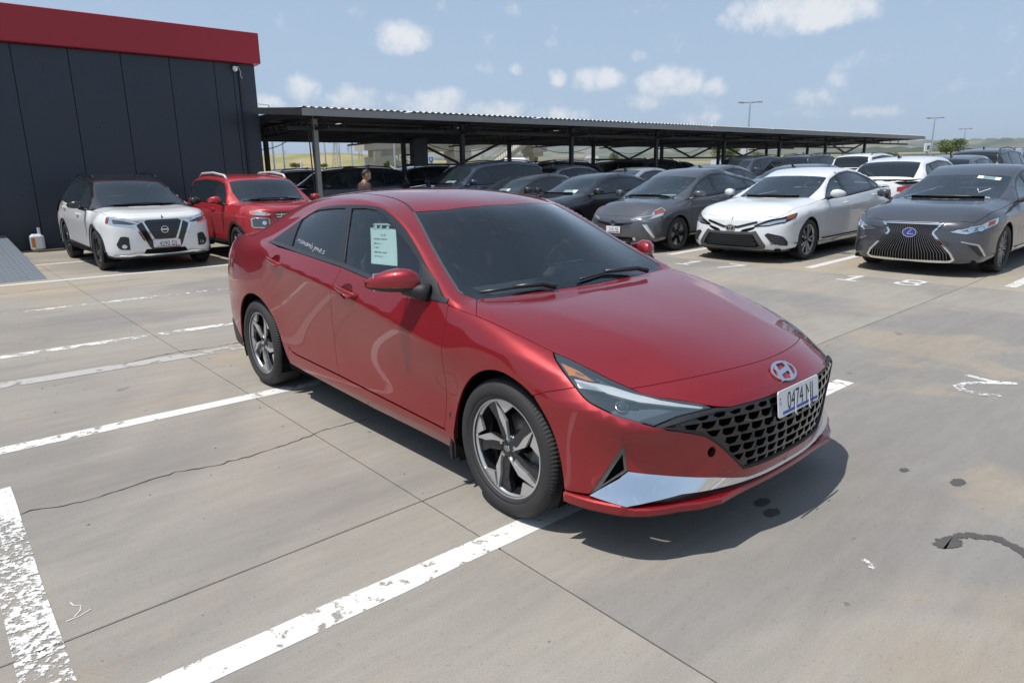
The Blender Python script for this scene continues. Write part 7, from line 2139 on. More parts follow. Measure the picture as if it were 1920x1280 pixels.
    def wipers(s):
        p = s.p; cx, cz = p['cowl']
        for y0, y1 in ((-.66 * p['hw'], -.02), (-.05, .60 * p['hw'])):
            pts = [Vector(s.S.near((cx + .02 - .0, y, cz + .03))[0]) + Vector((0, 0, .008)) for y in np.linspace(y0, y1, 5)]
            mb = MB(); mb.tube(pts, .006, 5); mb.build('wiper', M['satin_black'], s.root)
    def sheet(s, pts, name='windscreen_sheet', mat=None):
        """slip of paper lying behind the windscreen"""
        mb = MB(); mb.add(pts, [[0, 1, 2, 3]]); return mb.build(name, mat or M['paper'], s.root)
def place(car, x, y, rz):
    car.location = (x, y, gz(x, y)); car.rotation_euler = (0, (-.02 * math.cos(rz)) if x > 10 else 0, rz)
FACE_S = math.radians(-90); FACE_W = math.radians(180); FACE_E = 0.0

M['silver_paint'] = pbr('silver_paint', (.58, .59, .60), .35, .2)
# ---- white crossover with a black roof
r = empty('crossover_car', (0, 0, 0), 0, 'white crossover with black roof and black mirrors standing by the dark blue wall', 'car')
k = Car('crossover', r, 'white', 2, 'black'); place(r, 3.09, 14.56, math.radians(-89.2))
k.wheels('dark5', .22); k.mirrors(car_paint('black')); k.lamps_rear(); k.wipers()
CH = M['chrome']
gp = [(0, .835), (-.24, .835), (-.29, .80), (-.155, .52), (0, .52)]
g_ = k.feat('grille', M['gloss_black'], gp, off=.004, rim=.02, sym=True)
for z in np.arange(.555, .82, .045):
    w = interp(z, [.52, .80], [.14, .27])
    k.feat('grille_bar', M['satin_black'], [(-w, z - .011), (-w, z + .008), (0, z + .014), (w, z + .008), (w, z - .011), (0, z - .005)], off=.018, rim=.012, h=.09, parent=g_)
k.feat('chrome_trim', CH, [(-.305, .80), (-.285, .80), (-.165, .512), (0, .512), (0, .495), (-.185, .495)], off=.012, rim=.01, both=True, d=(-1, 0, 0))
k.feat('black_trim', M['gloss_black'], [(-.32, .80), (-.40, .76), (-.245, .40), (-.22, .37), (0, .37), (0, .492), (-.195, .492), (-.31, .79)], off=.006, rim=.006, both=True, d=(-1, 0, 0))
k.feat('grille_side_trim', CH, [(-.405, .745), (-.425, .73), (-.285, .42), (-.262, .42)], off=.009, rim=.008, both=True, d=(-1, 0, 0))
hl = k.feat('headlamp', M['lamp_reflector'], [(-.33, .80), (-.52, .862), (-.70, .895), ('S', 1.80, .905), ('S', 1.84, .80), (-.70, .765), (-.48, .745), (-.38, .735)], off=.004, both=True)
for i in (0, 1):
    m_ = k.feat('lamp_bezel', M['lamp_housing'], [(-.40, .775), (-.56, .83), (-.70, .855), (-.70, .79), (-.48, .765)], off=.008, both=True)
    for o in m_: o.parent = hl[0] if o is m_[0] else hl[1]
    break
am = k.feat('indicator', M['amber_dark'], [('S', 1.79, .895), ('S', 1.86, .87), ('S', 1.875, .805), ('S', 1.83, .80)], off=.009, both=True)
k.feat('fog_bezel', M['black_plastic'], [(-.53, .565), (-.585, .585), (-.64, .58), (-.70, .46), (-.68, .40), (-.64, .375), (-.53, .37)], off=.005, both=True)
k.feat('fog_lamp', M['lamp_reflector'], [(-.60 + .035 * math.cos(a), .425 + .03 * math.sin(a)) for a in np.linspace(0, 2 * PI, 11)[:-1]], off=.010, both=True)
k.feat('lower_grille', M['void'], [(0, .365), (-.30, .365), (-.34, .30), (0, .285)], off=.004, sym=True)
k.feat('skid_trim', M['satin_chrome'], [(0, .285), (-.30, .292), (-.40, .32), (-.74, .285), (-.74, .262), (-.42, .29), (-.30, .262), (0, .255)], off=.014, sym=True)
k.feat('bumper_base', M['black_plastic'], [(0, .25), (-.42, .262), (-.74, .26), ('S', 1.75, .285), ('S', 1.76, .25), (-.7, .235), (0, .23)], off=.010, sym=True, h=.06)
badge_c = k.S.F(0, .675)
poly_mesh('badge', ring_poly(.058, .058, .010) + [[(-.062, -.011), (.062, -.011), (.062, .011), (-.062, .011)]], CH, r, Vector(badge_c) + Vector((.028, 0, 0)), (0, 1, 0), (0, 0, 1), .006)
number_plate(r, '4590 DJ', (k.S.F(0, .46)[0] + .03, 0.01, .445), .42, .112, bar=M['plate_red'])
for sx in (1, -1):
    x0 = BODY['crossover']['wx'] * sx
    ang = np.linspace(math.radians(-18), math.radians(198), 17); Rr = .385
    outer = [('S', x0 + (Rr + .055) * math.cos(a), .335 + (Rr + .055) * math.sin(a)) for a in ang]; inn = [('S', x0 + Rr * math.cos(a), .335 + Rr * math.sin(a)) for a in ang[::-1]]
    k.feat('arch_cladding', M['black_plastic'], outer + inn, off=.006, rim=.02, both=True, d=(-.1 * sx, 1, 0), h=.06)
k.feat('sill_cladding', M['black_plastic'], [('S', .98, .26), ('S', .96, .36), ('S', -.96, .40), ('S', -.98, .27)], off=.008, both=True, d=(0, 1, 0), h=.1)
for s_ in (-1, 1):
    mb = MB(); pts = [Vector(k.S.near((x, .545 * s_, 1.6))[0]) + Vector((0, 0, dz)) for x, dz in ((.12, .0), (.0, .035), (-.6, .045), (-1.2, .04), (-1.36, 0))]; mb.tube(pts, .016, 6); mb.build('roof_rail', M['gloss_black'], r)

# ---- red boxy crossover beside it
r = empty('boxy_car', (0, 0, 0), 0, 'red boxy crossover with silver roof rails standing between the dark wall and the carport', 'car')
k = Car('boxy', r, 'red', 2); place(r, 5.22, 13.85, math.radians(-90.5))
k.wheels('venue', .20); k.mirrors(car_paint('red')); k.lamps_rear(); k.wipers()
g_ = k.feat('grille', M['gloss_black'], [(0, .885), (-.40, .89), (-.42, .83), (-.24, .60), (0, .60)], off=.004, rim=.02, sym=True)
for z in (.66, .71, .76, .81, .855):
    w = interp(z, [.60, .83, .9], [.22, .40, .40]); k.feat('grille_bar', CH, [(-w, z - .008), (-w, z + .008), (w, z + .008), (w, z - .008)], off=.012, rim=.006, h=.1, parent=g_)
for y in np.arange(-.3, .31, .1): k.feat('grille_bar', CH, [(y - .006, .63), (y + .006, .63), (y + .006, .875), (y - .006, .875)], off=.010, rim=.006, h=.1, parent=g_)
k.feat('indicator_lamp', M['lamp_reflector'], [(-.47, .865), (-.60, .905), (-.74, .92), ('S', 1.72, .915), ('S', 1.75, .87), (-.72, .85), (-.52, .835)], off=.006, both=True)
k.feat('indicator', M['amber'], [(-.70, .91), ('S', 1.72, .91), ('S', 1.76, .875), (-.70, .862)], off=.010, both=True)
hl = k.feat('headlamp_frame', M['satin_chrome'], [(-.50, .775), (-.53, .80), (-.72, .81), (-.765, .79), (-.765, .66), (-.74, .63), (-.55, .625), (-.50, .66)], off=.006, both=True)
k.feat('headlamp', M['lamp_housing'], [(-.52, .77), (-.54, .785), (-.71, .795), (-.745, .775), (-.745, .665), (-.73, .648), (-.56, .645), (-.52, .67)], off=.012, both=True)
k.feat('headlamp_lens', M['lamp_reflector'], [(-.585 + .035 * math.cos(a), .715 + .035 * math.sin(a)) for a in np.linspace(0, 2 * PI, 11)[:-1]], off=.018, both=True)
k.feat('lower_trim', M['satin_chrome'], [(0, .42), (-.44, .42), (-.66, .50), (-.70, .48), (-.52, .34), (0, .33)], off=.008, sym=True)
k.feat('lower_grille', M['void'], [(0, .40), (-.42, .40), (-.50, .36), (0, .345)], off=.013, sym=True)
k.feat('bumper_base', M['black_plastic'], [(0, .32), (-.50, .32), (-.74, .31), ('S', 1.70, .31), ('S', 1.70, .26), (-.7, .25), (0, .25)], off=.008, sym=True)
pb_ = k.S.F(0, .76); poly_mesh('badge', ring_poly(.07, .04, .010) + letter, CH, r, Vector(pb_) + Vector((.022, 0, 0)), (0, 1, 0), (0, 0, 1), .006)
for sx in (1, -1):
    x0 = BODY['boxy']['wx'] * sx; ang = np.linspace(math.radians(-18), math.radians(198), 17); Rr = .37
    k.feat('arch_cladding', M['black_plastic'], [('S', x0 + (Rr + .05) * math.cos(a), .32 + (Rr + .05) * math.sin(a)) for a in ang] + [('S', x0 + Rr * math.cos(a), .32 + Rr * math.sin(a)) for a in ang[::-1]], off=.006, rim=.02, both=True, d=(0, 1, 0), h=.06)
k.feat('sill_cladding', M['black_plastic'], [('S', .92, .26), ('S', .9, .38), ('S', -.9, .40), ('S', -.92, .27)], off=.008, both=True, d=(0, 1, 0), h=.1)
for s_ in (-1, 1):
    mb = MB(); mb.smooth = True; pts = [Vector(k.S.near((x, .60 * s_, 1.55))[0]) + Vector((0, 0, dz)) for x, dz in ((.22, -.01), (.10, .045), (-.5, .065), (-1.2, .055), (-1.42, -.01))]; mb.tube(pts, [.02, .024, .024, .024, .02], 8); mb.build('roof_rail', M['silver_paint'], r)

# ---- grey hybrid
r = empty('hybrid_car', (0, 0, 0), 0, 'grey hybrid hatchback with amber headlamp corners parked left of the white saloon', 'car')
k = Car('hybrid', r, 'grey', 2); place(r, 12.35, 8.75, math.radians(-179))
k.wheels('prius', .20, .222); k.mirrors(car_paint('grey'), base=car_paint('grey')); k.lamps_rear(); k.wipers()
k.feat('headlamp', M['lamp_reflector'], [(-.36, .615), (-.52, .66), (-.66, .70), ('S', 1.86, .77), ('S', 1.70, .83), ('S', 1.72, .78), ('S', 1.82, .69), (-.70, .63), (-.50, .60)], off=.006, both=True, d=(-.75, .6, -.3))
k.feat('lamp_bezel', M['lamp_housing'], [(-.44, .622), (-.56, .655), (-.70, .69), ('S', 1.90, .71), (-.68, .64), (-.52, .61)], off=.011, both=True, d=(-.75, .6, -.3))
k.feat('indicator', M['amber_dark'], [('S', 1.88, .755), ('S', 1.72, .81), ('S', 1.76, .745), ('S', 1.90, .70)], off=.012, both=True, d=(-.6, .75, -.3))
k.feat('grille', M['gloss_black'], [(0, .555), (-.10, .55), (-.42, .575), (-.42, .555), (-.12, .505), (0, .50)], off=.006, sym=True)
k.feat('lower_grille', M['void'], [(0, .30), (-.40, .30), (-.44, .25), (-.36, .22), (0, .215)], off=.006, sym=True)
for z in (.235, .262): k.feat('grille_bar', M['satin_black'], [(-.40, z - .006), (-.40, z + .006), (.40, z + .006), (.40, z - .006)], off=.012, h=.1)
k.feat('drl_trim', M['satin_chrome'], [(-.60, .535), (-.68, .545), (-.775, .30), (-.755, .285)], off=.008, both=True)
k.feat('drl_lamp', M['lamp_white'], [(-.625, .52), (-.665, .527), (-.755, .32), (-.745, .31)], off=.014, both=True)
k.feat('fog_lamp', M['lamp_reflector'], [(-.46 + .03 * math.cos(a), .27 + .03 * math.sin(a)) for a in np.linspace(0, 2 * PI, 10)[:-1]], off=.008, both=True)
pb_ = k.S.F(0, .555)
EMB = ring_poly(.062, .044, .008) + [[tuple((.026 * math.cos(a) * 1.0, .030 * math.sin(a))) for a in (0, 2 * PI / 3, 4 * PI / 3)]][:0]
def ring_at(cx, cy, rx, ry, w, n=20): return [[(x + cx, y + cy) for x, y in q] for q in ring_poly(rx, ry, w, n)]
T_EMB = ring_poly(.064, .045, .008) + ring_at(0, .018, .036, .017, .007) + ring_at(0, 0, .017, .040, .007)
b_ = poly_mesh('badge_disc', [[(.062 * math.cos(a), .043 * math.sin(a)) for a in np.linspace(0, 2 * PI, 21)[:-1]]], pbr('badge_blue', (.02, .06, .22), .2, coat=.5), r, Vector(pb_) + Vector((.018, 0, 0)), (0, 1, 0), (0, 0, 1), .004)
poly_mesh('badge', T_EMB, CH, b_, Vector(pb_) + Vector((.020, 0, 0)), (0, 1, 0), (0, 0, 1), .005)
number_plate(r, '1141 NE', (k.S.F(0, .42)[0] + .02, .02, .435), .34, .125, bar=M['plate_blue'])
k.sheet([(1.02, .10, 1.0), (1.02, .55, 1.01), (.92, .55, 1.03), (.92, .15, 1.02)])

# ---- white sports saloon
r = empty('sports_saloon', (0, 0, 0), 0, 'pearl white saloon with black split grille parked between the two grey cars', 'car')
k = Car('sport', r, 'pearl', 2); place(r, 12.66, 6.38, math.radians(-178.6))
k.wheels('camry', .225, .242); k.mirrors(car_paint('pearl'), base=M['gloss_black']); k.lamps_rear(); k.wipers()
k.feat('headlamp', M['gloss_black'], [(-.40, .615), (-.55, .685), (-.74, .735), ('S', 1.98, .765), ('S', 1.82, .80), ('S', 1.90, .725), (-.80, .655), (-.62, .61), (-.42, .59)], off=.005, both=True, d=(-.8, .6, -.1))
k.feat('lamp_reflector', M['lamp_reflector'], [(-.48, .615), (-.60, .66), (-.76, .70), (-.80, .71), (-.80, .672), (-.62, .625)], off=.010, both=True)
k.feat('indicator', M['amber_dark'], [('S', 2.0, .755), ('S', 1.86, .785), ('S', 1.94, .72), ('S', 2.04, .705)], off=.010, both=True, d=(-.6, .8, 0))
k.feat('upper_grille', M['gloss_black'], [(0, .60), (-.12, .60), (-.44, .685), (-.45, .655), (-.14, .565), (0, .565)], off=.007, sym=True)
k.feat('wing_grille', M['void'], [(-.16, .49), (-.22, .545), (-.43, .60), (-.40, .56), (-.22, .485)], off=.006, both=True, d=(-1, 0, 0))
low = [(0, .47), (-.40, .475), (-.52, .29), (-.46, .265), (0, .262)]
gr_ = k.feat('lower_grille', M['void'], low, off=.005, sym=True)
k.feat('grille_surround', M['grey_plastic'], [(0, .505), (-.36, .51), (-.44, .53), (-.60, .30), (-.58, .245), (0, .238)], off=.010, rim=.014, sym=True, holes=[[(y, z) for y, z in low] + [(-y, z) for y, z in low[::-1][1:-1]]])
for i, z in enumerate(np.arange(.29, .46, .032)):
    w = interp(z, [.27, .47], [.47, .37])
    pts = []
    n_ = int(2 * w / .055)
    mb = MB()
    for j in range(n_):
        y0 = -w + 2 * w * (j + .5 * (i % 2)) / n_
        if abs(y0 + .02) > w: continue
        x = k.S.F(y0, z)[0] + .010
        mb.bar((x, y0, z), (x, y0 + .026, z + .015), .006, .006); mb.bar((x, y0 + .026, z + .015), (x, y0 + .052, z), .006, .006)
    mb.build('grille_mesh', M['grey_plastic'], gr_)
k.feat('corner_vent', M['black_plastic'], [(-.58, .47), (-.62, .50), (-.80, .445), (-.845, .36), (-.845, .29), (-.78, .30), (-.68, .345)], off=.006, both=True)
for z in (.33, .365, .40, .435): k.feat('vent_bar', M['grey_plastic'], [(-.66, z), (-.82, z - .01), (-.82, z - .018), (-.66, z - .008)], off=.011, both=True, h=.08)
k.feat('splitter', M['black_plastic'], [(0, .232), (-.62, .235), (-.80, .225), ('S', 1.95, .24), ('S', 1.95, .215), (-.80, .20), (0, .205)], off=.014, sym=True)
pb_ = k.S.F(0, .57); b_ = poly_mesh('badge_disc', [[(.085 * math.cos(a), .058 * math.sin(a)) for a in np.linspace(0, 2 * PI, 21)[:-1]]], M['gloss_black'], r, Vector(pb_) + Vector((.016, 0, 0)), (0, 1, 0), (0, 0, 1), .004)
poly_mesh('badge', [[(x * 1.3, y * 1.3) for x, y in q] for q in T_EMB], CH, b_, Vector(pb_) + Vector((.018, 0, 0)), (0, 1, 0), (0, 0, 1), .006)
k.feat('sill_trim', car_paint('pearl'), [('S', 1.02, .22), ('S', 1.0, .275), ('S', -1.0, .285), ('S', -1.02, .225)], off=.016, both=True, d=(0, 1, 0), h=.1)

M['slat'] = pbr('slat_metal', (.30, .30, .31), .3, .8)
# ---- grey luxury saloon on the right
r = empty('luxury_saloon', (0, 0, 0), 0, 'dark grey luxury saloon with big spindle grille, nearest car on the right', 'car')
k = Car('luxury', r, 'slate', 2); place(r, 13.05, 3.71, math.radians(-179.4))
k.wheels('lexus', .225, .238); k.mirrors(car_paint('slate')); k.lamps_rear(); k.wipers()
spin_o = [(0, .728), (-.34, .728), (-.395, .738), (-.305, .625), (-.30, .60), (-.535, .335), (-.575, .25), (-.52, .21), (0, .205)]
spin_i = [(0, .715), (-.345, .715), (-.275, .62), (-.275, .59), (-.505, .335), (-.545, .255), (-.50, .235), (0, .225)]
bk = k.feat('grille', M['void'], spin_i, off=.004, sym=True)
k.feat('grille_surround', M['chrome'], spin_o, off=.010, rim=.014, sym=True, holes=[spin_i + [(-y, z) for y, z in spin_i[::-1][1:-1]]])
for j in range(-13, 14):
    t = j / 13.0
    def yz(z): 
        w = interp(z, [.225, .255, .335, .59, .62, .715], [.50, .535, .495, .265, .262, .335]); return t * w * .97
    for z0, z1 in ((.232, .335), (.335, .46), (.46, .60), (.60, .655), (.655, .708)):
        a_, c_2 = yz(z0), yz(z1); pa, pc = k.S.F(a_, z0), k.S.F(c_2, z1)
        if j == -13 or True:
            mb = MB() if z0 == .232 else mb
            mb.bar((pa[0] + .012, a_, z0), (pc[0] + .012, c_2, z1), .0042, .014, (1, 0, 0))
    mb.build('grille_slat', M['slat'], bk)
k.feat('headlamp', M['lamp_reflector'], [(-.48, .625), (-.62, .665), (-.78, .71), ('S', 2.02, .76), ('S', 1.84, .80), ('S', 1.90, .73), (-.82, .66), (-.66, .60)], off=.006, both=True, d=(-.8, .6, -.1))
k.feat('lamp_bezel', M['lamp_housing'], [(-.60, .64), (-.70, .672), (-.80, .70), (-.82, .675), (-.72, .632)], off=.011, both=True)
for yy, rr_ in ((-.70, .034), (-.785, .028)): k.feat('headlamp_lens', M['chrome'], [(yy + rr_ * math.cos(a), .664 + rr_ * math.sin(a)) for a in np.linspace(0, 2 * PI, 12)[:-1]], off=.015, both=True)
k.feat('indicator', M['amber_dark'], [('S', 2.04, .745), ('S', 1.92, .775), ('S', 1.97, .72), ('S', 2.07, .695)], off=.012, both=True, d=(-.6, .8, 0))
k.feat('corner_blade', M['satin_chrome'], [(-.62, .505), (-.80, .46), (-.86, .30), (-.85, .29), (-.785, .445), (-.62, .49)], off=.008, both=True)
k.feat('corner_duct', M['black_plastic'], [(-.70, .45), (-.78, .435), (-.84, .30), (-.82, .30)], off=.006, both=True)
pb_ = k.S.F(0, .605)
b_ = poly_mesh('badge_disc', [[(.085 * math.cos(a), .062 * math.sin(a)) for a in np.linspace(0, 2 * PI, 25)[:-1]]], pbr('badge_blue2', (.03, .05, .30), .2, coat=.5), r, Vector(pb_) + Vector((.026, 0, 0)), (0, 1, 0), (0, 0, 1), .006)
poly_mesh('badge', ring_poly(.092, .068, .010) + stroke([(.02, .042), (-.03, -.022), (.05, -.022)], .011), CH, b_, Vector(pb_) + Vector((.030, 0, 0)), (0, 1, 0), (0, 0, 1), .006)
def ws_pt(k, y, t):
    p = k.p; cx, cz = p['cowl']; hx, hz = p['header']
    q, n = k.S.hit((lerp(cx, hx, t) + 3 * .55, y, lerp(cz, hz, t) + 3 * .8), (-.55, 0, -.8)); return Vector(q), Vector(n)
def ws_quad(k, y0, y1, t0, t1, name, mat, off=.004):
    P = []
    for (y, t) in ((y0, t0), (y1, t0), (y1, t1), (y0, t1)):
        q, n = ws_pt(k, y, t); P.append(q + n * off)
    mb = MB(); mb.add(P, [[0, 1, 2, 3]]); return mb.build(name, mat, k.root), P
st_, P = ws_quad(k, .20, .50, .70, .80, 'windscreen_label', M['paper'])
o_ = (P[0] + P[1] + P[2] + P[3]) / 4; eu = (P[1] - P[0]).normalized(); ev = (P[3] - P[0]).normalized()
text_mesh('label_number', '60421355', .036, M['black_ink'], st_, o_ - ev * .012, eu, ev, sx=1.1, depth=.0015)
q0 = [ws_pt(k, y, t)[0] + ws_pt(k, y, t)[1] * .004 for y, t in ((.32, .30), (.37, .17), (.47, .36))]
mb = MB(); mb.tube(q0, .006, 5); mb.build('tick_mark', M['marker_white'], r)
k.feat('bonnet_lip', M['satin_chrome'], [(0, .742), (-.33, .742), (-.33, .737), (0, .737)], off=.010, sym=True)
LUX = k
# ------------------------------------------------------------------ the rows behind: each car a copy of its body type with its own colour
PROTO = {}
def generic_face(k, body):
    p = k.p; hw = p['hw']; f = p['fz']
    suv = p['H'] > 1.5
    k.feat('headlamp', M['lamp_reflector'], [(-.52 * hw, f[4] - .02), (-.72 * hw, f[4] + .03), (-.86 * hw, f[4] + .05), ('S', p['xf'] - .52, f[5] + .01), ('S', p['xf'] - .50, f[4] + .0), (-.84 * hw, f[4] - .06), (-.60 * hw, f[4] - .08)], off=.006, both=True)
    g_ = k.feat('grille', M['gloss_black'], [(0, f[4] + .01), (-.46 * hw, f[4] + .0), (-.42 * hw, f[3] + .02), (0, f[3] + .01)] if suv else [(0, f[4]), (-.44 * hw, f[4] - .01), (-.40 * hw, f[3] + .03), (0, f[3] + .02)], off=.006, sym=True)
    k.feat('chrome_trim', M['chrome'], [(0, f[4] + .012), (-.47 * hw, f[4] + .004), (-.47 * hw, f[4] - .012), (0, f[4] - .004)], off=.012, sym=True)
    k.feat('lower_grille', M['void'], [(0, f[2] - .02), (-.55 * hw, f[2] - .02), (-.60 * hw, f[1] + .02), (0, f[1])], off=.005, sym=True)
    number = [[(-.20, -.055), (.20, -.055), (.20, .055), (-.20, .055)]]
    q = k.S.F(0, f[2] + .06); poly_mesh('number_plate', number, M['plate_white'], k.root, Vector(q) + Vector((.02, 0, 0)), (0, 1, 0), (0, 0, 1), .01)
    q = k.S.B(0, p['rz'][3]); poly_mesh('number_plate', number, M['plate_white'], k.root, Vector(q) - Vector((.02, 0, 0)), (0, -1, 0), (0, 0, 1), .01)
def proto(body):
    if body not in PROTO:
        r = empty({'suv': 'suv_car', 'sedan': 'sedan_car', 'hatch': 'hatchback_car', 'van': 'van_car'}[body])
        k = Car(body, r, 'grey', 1); k.wheels('split', .21); k.mirrors(car_paint('grey')); k.lamps_rear(); generic_face(k, body)
        if body == 'suv':
            for s_ in (-1, 1):
                mb = MB(); pts = [Vector(k.S.near((x, .58 * s_, 1.75))[0]) + Vector((0, 0, dz)) for x, dz in ((.12, .0), (0, .04), (-.8, .055), (-1.5, .045), (-1.65, 0))]; mb.tube(pts, .018, 6); mb.build('roof_rail', M['satin_black'], r)
        mb = MB(); mb.add([(-.75, -.02, 0), (-.95, -.012, .075), (-.97, .012, .075), (-.93, .02, 0), (-.95, -.02, 0), (-.75, .02, 0)], [[0, 1, 4], [5, 3, 2], [0, 5, 2, 1], [1, 2, 3, 4]])
        o = mb.build('roof_fin', M['gloss_black'], r); o.location = (-.2, 0, SURF[body].T(-1.05, 0)[2] - .005)
        PROTO[body] = (r, False)
    return PROTO[body]
def far_car(body, x, y, rz, col, label, group=None, paper=False, sc=1.0):
    r, used = proto(body)
    c = r if not used else copy_tree(r)
    PROTO[body] = (r, True)
    old = car_paint('grey'); new = car_paint(col)
    def re(o):
        for s_ in getattr(o, 'material_slots', []):
            if s_.material and s_.material.name.startswith('paint_'):
                s_.link = 'OBJECT'; s_.material = new
        for ch in o.children: re(ch)
    re(c)
    c.location = (x, y, gz(x, y)); c.rotation_euler = (0, (-.02 * math.cos(rz)) if x > 10 else 0, rz); c.scale = (sc, sc, sc)
    c['label'] = label; c['category'] = 'car'
    if group: c['group'] = group
    elif 'group' in c: del c['group']
    if paper:
        p = BODY[body]; cx, cz = p['cowl']
        mb = MB(); mb.add([(cx - .02, .12, cz + .03), (cx - .02, .52, cz + .03), (cx - .13, .50, cz + .085), (cx - .13, .10, cz + .085)], [[0, 1, 2, 3]]); mb.build('windscreen_sheet', M['paper'], c)
    return c
W = FACE_W; E_ = FACE_E
far_car('sedan', 12.35, 11.45, W, 'black', 'black saloon between the grey hybrid and a dark saloon, paper slip on its dashboard', paper=True)
far_car('sedan', 12.55, 14.0, W, 'charcoal', 'charcoal saloon half hidden behind the red roof, left of the black saloon', paper=True)
far_car('suv', 12.45, 16.05, W, 'navy', 'navy blue utility car with bright window line at the carport front', paper=True, sc=1.03)
far_car('suv', 14.7, 19.25, W, 'black', 'black utility car under the carport just left of the navy blue one', paper=True, sc=.95)
far_car('suv', 9.75, 19.3, W, 'black', 'black utility car with roof rails side on behind the front carport post')
far_car('suv', 10.0, 24.2, W, 'white', 'white utility car half hidden behind the black one near the hall corner')
far_car('suv', 15.6, 24.4, W, 'navy', 'dark navy utility car beyond the standing man')
far_car('sedan', 7.6, 29.5, W, 'white', 'small white roof far off beyond the hall corner')
far_car('suv', 4.5, 25.5, W, 'charcoal', 'dark car glimpsed low beside the hall corner behind the carport post')
# second row, tails to the camera
far_car('hatch', 18.0, 6.25, E_, 'white', 'white hatchback showing its wide rear window behind the white saloon', sc=1.02)
far_car('sedan', 18.1, 8.75, E_, 'slate', 'slate saloon with roof fin just behind the white sports saloon', sc=1.03)
far_car('sedan', 18.0, 11.4, E_, 'grey', 'grey saloon with roof fin just behind the grey hybrid', sc=1.05)
far_car('sedan', 18.0, 14.1, E_, 'silver', 'silver saloon seen from behind between the black saloon and the grey hybrid', sc=1.03)
far_car('hatch', 17.9, 17.2, E_, 'silver', 'silver hatchback with black rear window behind the charcoal saloon', sc=1.02)
far_car('suv', 19.6, 18.85, E_, 'charcoal', 'charcoal utility car under the carport behind the navy blue one')
far_car('hatch', 23.4, 6.9, E_, 'grey', 'grey hatchback just beyond the roof of the white hatchback')
# third and fourth rows
G_ = None
far_car('suv', 26.5, 15.85, W, 'slate', 'slate utility car facing the camera under the carport, behind the grey hybrid')
far_car('suv', 29.6, 14.3, E_, 'charcoal', 'charcoal utility car seen from behind, right of the slate one')
far_car('suv', 29.5, 11.9, E_, 'white', 'white utility car with dark rear window behind the white saloon roof', sc=.98)
far_car('sedan', 29.3, 10.2, E_, 'charcoal', 'charcoal saloon low between white utility car and white hatchback')
far_car('suv', 28.0, 7.4, E_, 'charcoal', 'dark utility car with roof rails seen from behind the luxury saloon')
far_car('sedan', 33.5, 10.6, E_, 'slate', 'slate saloon far back, left of the dark utility car with rails', sc=1.05)
far_car('suv', 25.5, 22.5, W, 'black', 'black utility car deep under the carport by the crossed braces')
far_car('suv', 21.5, 23.5, W, 'black', 'black utility car under the carport beyond the silver saloon')
far_car('suv', 24.9, 18.85, E_, 'black', 'black utility car under the carport left of the slate utility car')
far_car('hatch', 24.5, 26.2, W, 'white', 'white hatchback glimpsed between two carport posts')
far_car('hatch', 41, 8.2, E_, 'lightblue', 'pale blue car far away at the right edge')
far_car('hatch', 43, 6.4, E_, 'white', 'white hatchback far away at the extreme right')
far_car('sedan', 39, 12.4, W, 'charcoal', 'charcoal saloon in the far row below the round tree', sc=1.05)
far_car('sedan', 40, 15.2, W, 'slate', 'slate saloon in the far row below the small bush', sc=1.05)
far_car('suv', 40, 10.0, W, 'silver', 'silver utility car in the far row beyond the dark one with rails')
far_car('sedan', 38, 17.8, W, 'black', 'black saloon in the far row under the carport end')
far_car('sedan', 36, 20.6, W, 'charcoal', 'charcoal saloon in the far row between carport posts')
far_car('hatch', 33, 24.5, W, 'black', 'black hatchback in the far row beyond the slate utility car')
far_car('suv', 23, 3.0, E_, 'slate', 'slate utility car behind the luxury saloon at the right edge', sc=.93)
far_car('sedan', 16.5, 29.5, W, 'navy', 'navy saloon beyond the navy utility car under the bridge', sc=1.05)
far_car('suv', 21.5, 29.5, W, 'charcoal', 'charcoal utility car far behind the navy blue one, by the bridge pier')
# a coach and a van beyond
def coach(px, pt, pb, wpx, D, label, col):
    p = polar(px, D, 0); z0 = gz(p.x, p.y); zt = zp(px, pt, D); L_ = wpx / 1279.34 * D; h = zt - z0
    o = empty('coach', (p.x, p.y, z0), math.radians(-41), label, 'bus')
    mb = MB(); mb.box((0, 0, h * .5 + .2), (L_, 2.4, h - .45), bev=.25); mb.build('coach_body', col, o)
    mb = MB(); mb.box((0, -1.17, h * .66), (L_ * .92, .1, h * .26), bev=.02); mb.build('side_window', M['car_glass_dark'], o)
    mb = MB(); mb.box((-L_ / 2 + .02, 0, h * .62), (.1, 2.0, h * .36), bev=.02); mb.build('windscreen', M['car_glass_dark'], o)
    for s_ in (-1, 1):
        for x_ in (-L_ * .3, L_ * .3):
            mb = MB(); mb.lathe([(0, 0), (.48, 0), (.48, .25), (0, .25)], 18, 'y', (x_, s_ * 1.1 - (.25 if s_ > 0 else 0), .48)); mb.build('wheel', M['rubber'], o)
coach(965, 296, 310, 44, 75, 'white coach with dark windows standing under the footbridge', M['plate_white'])
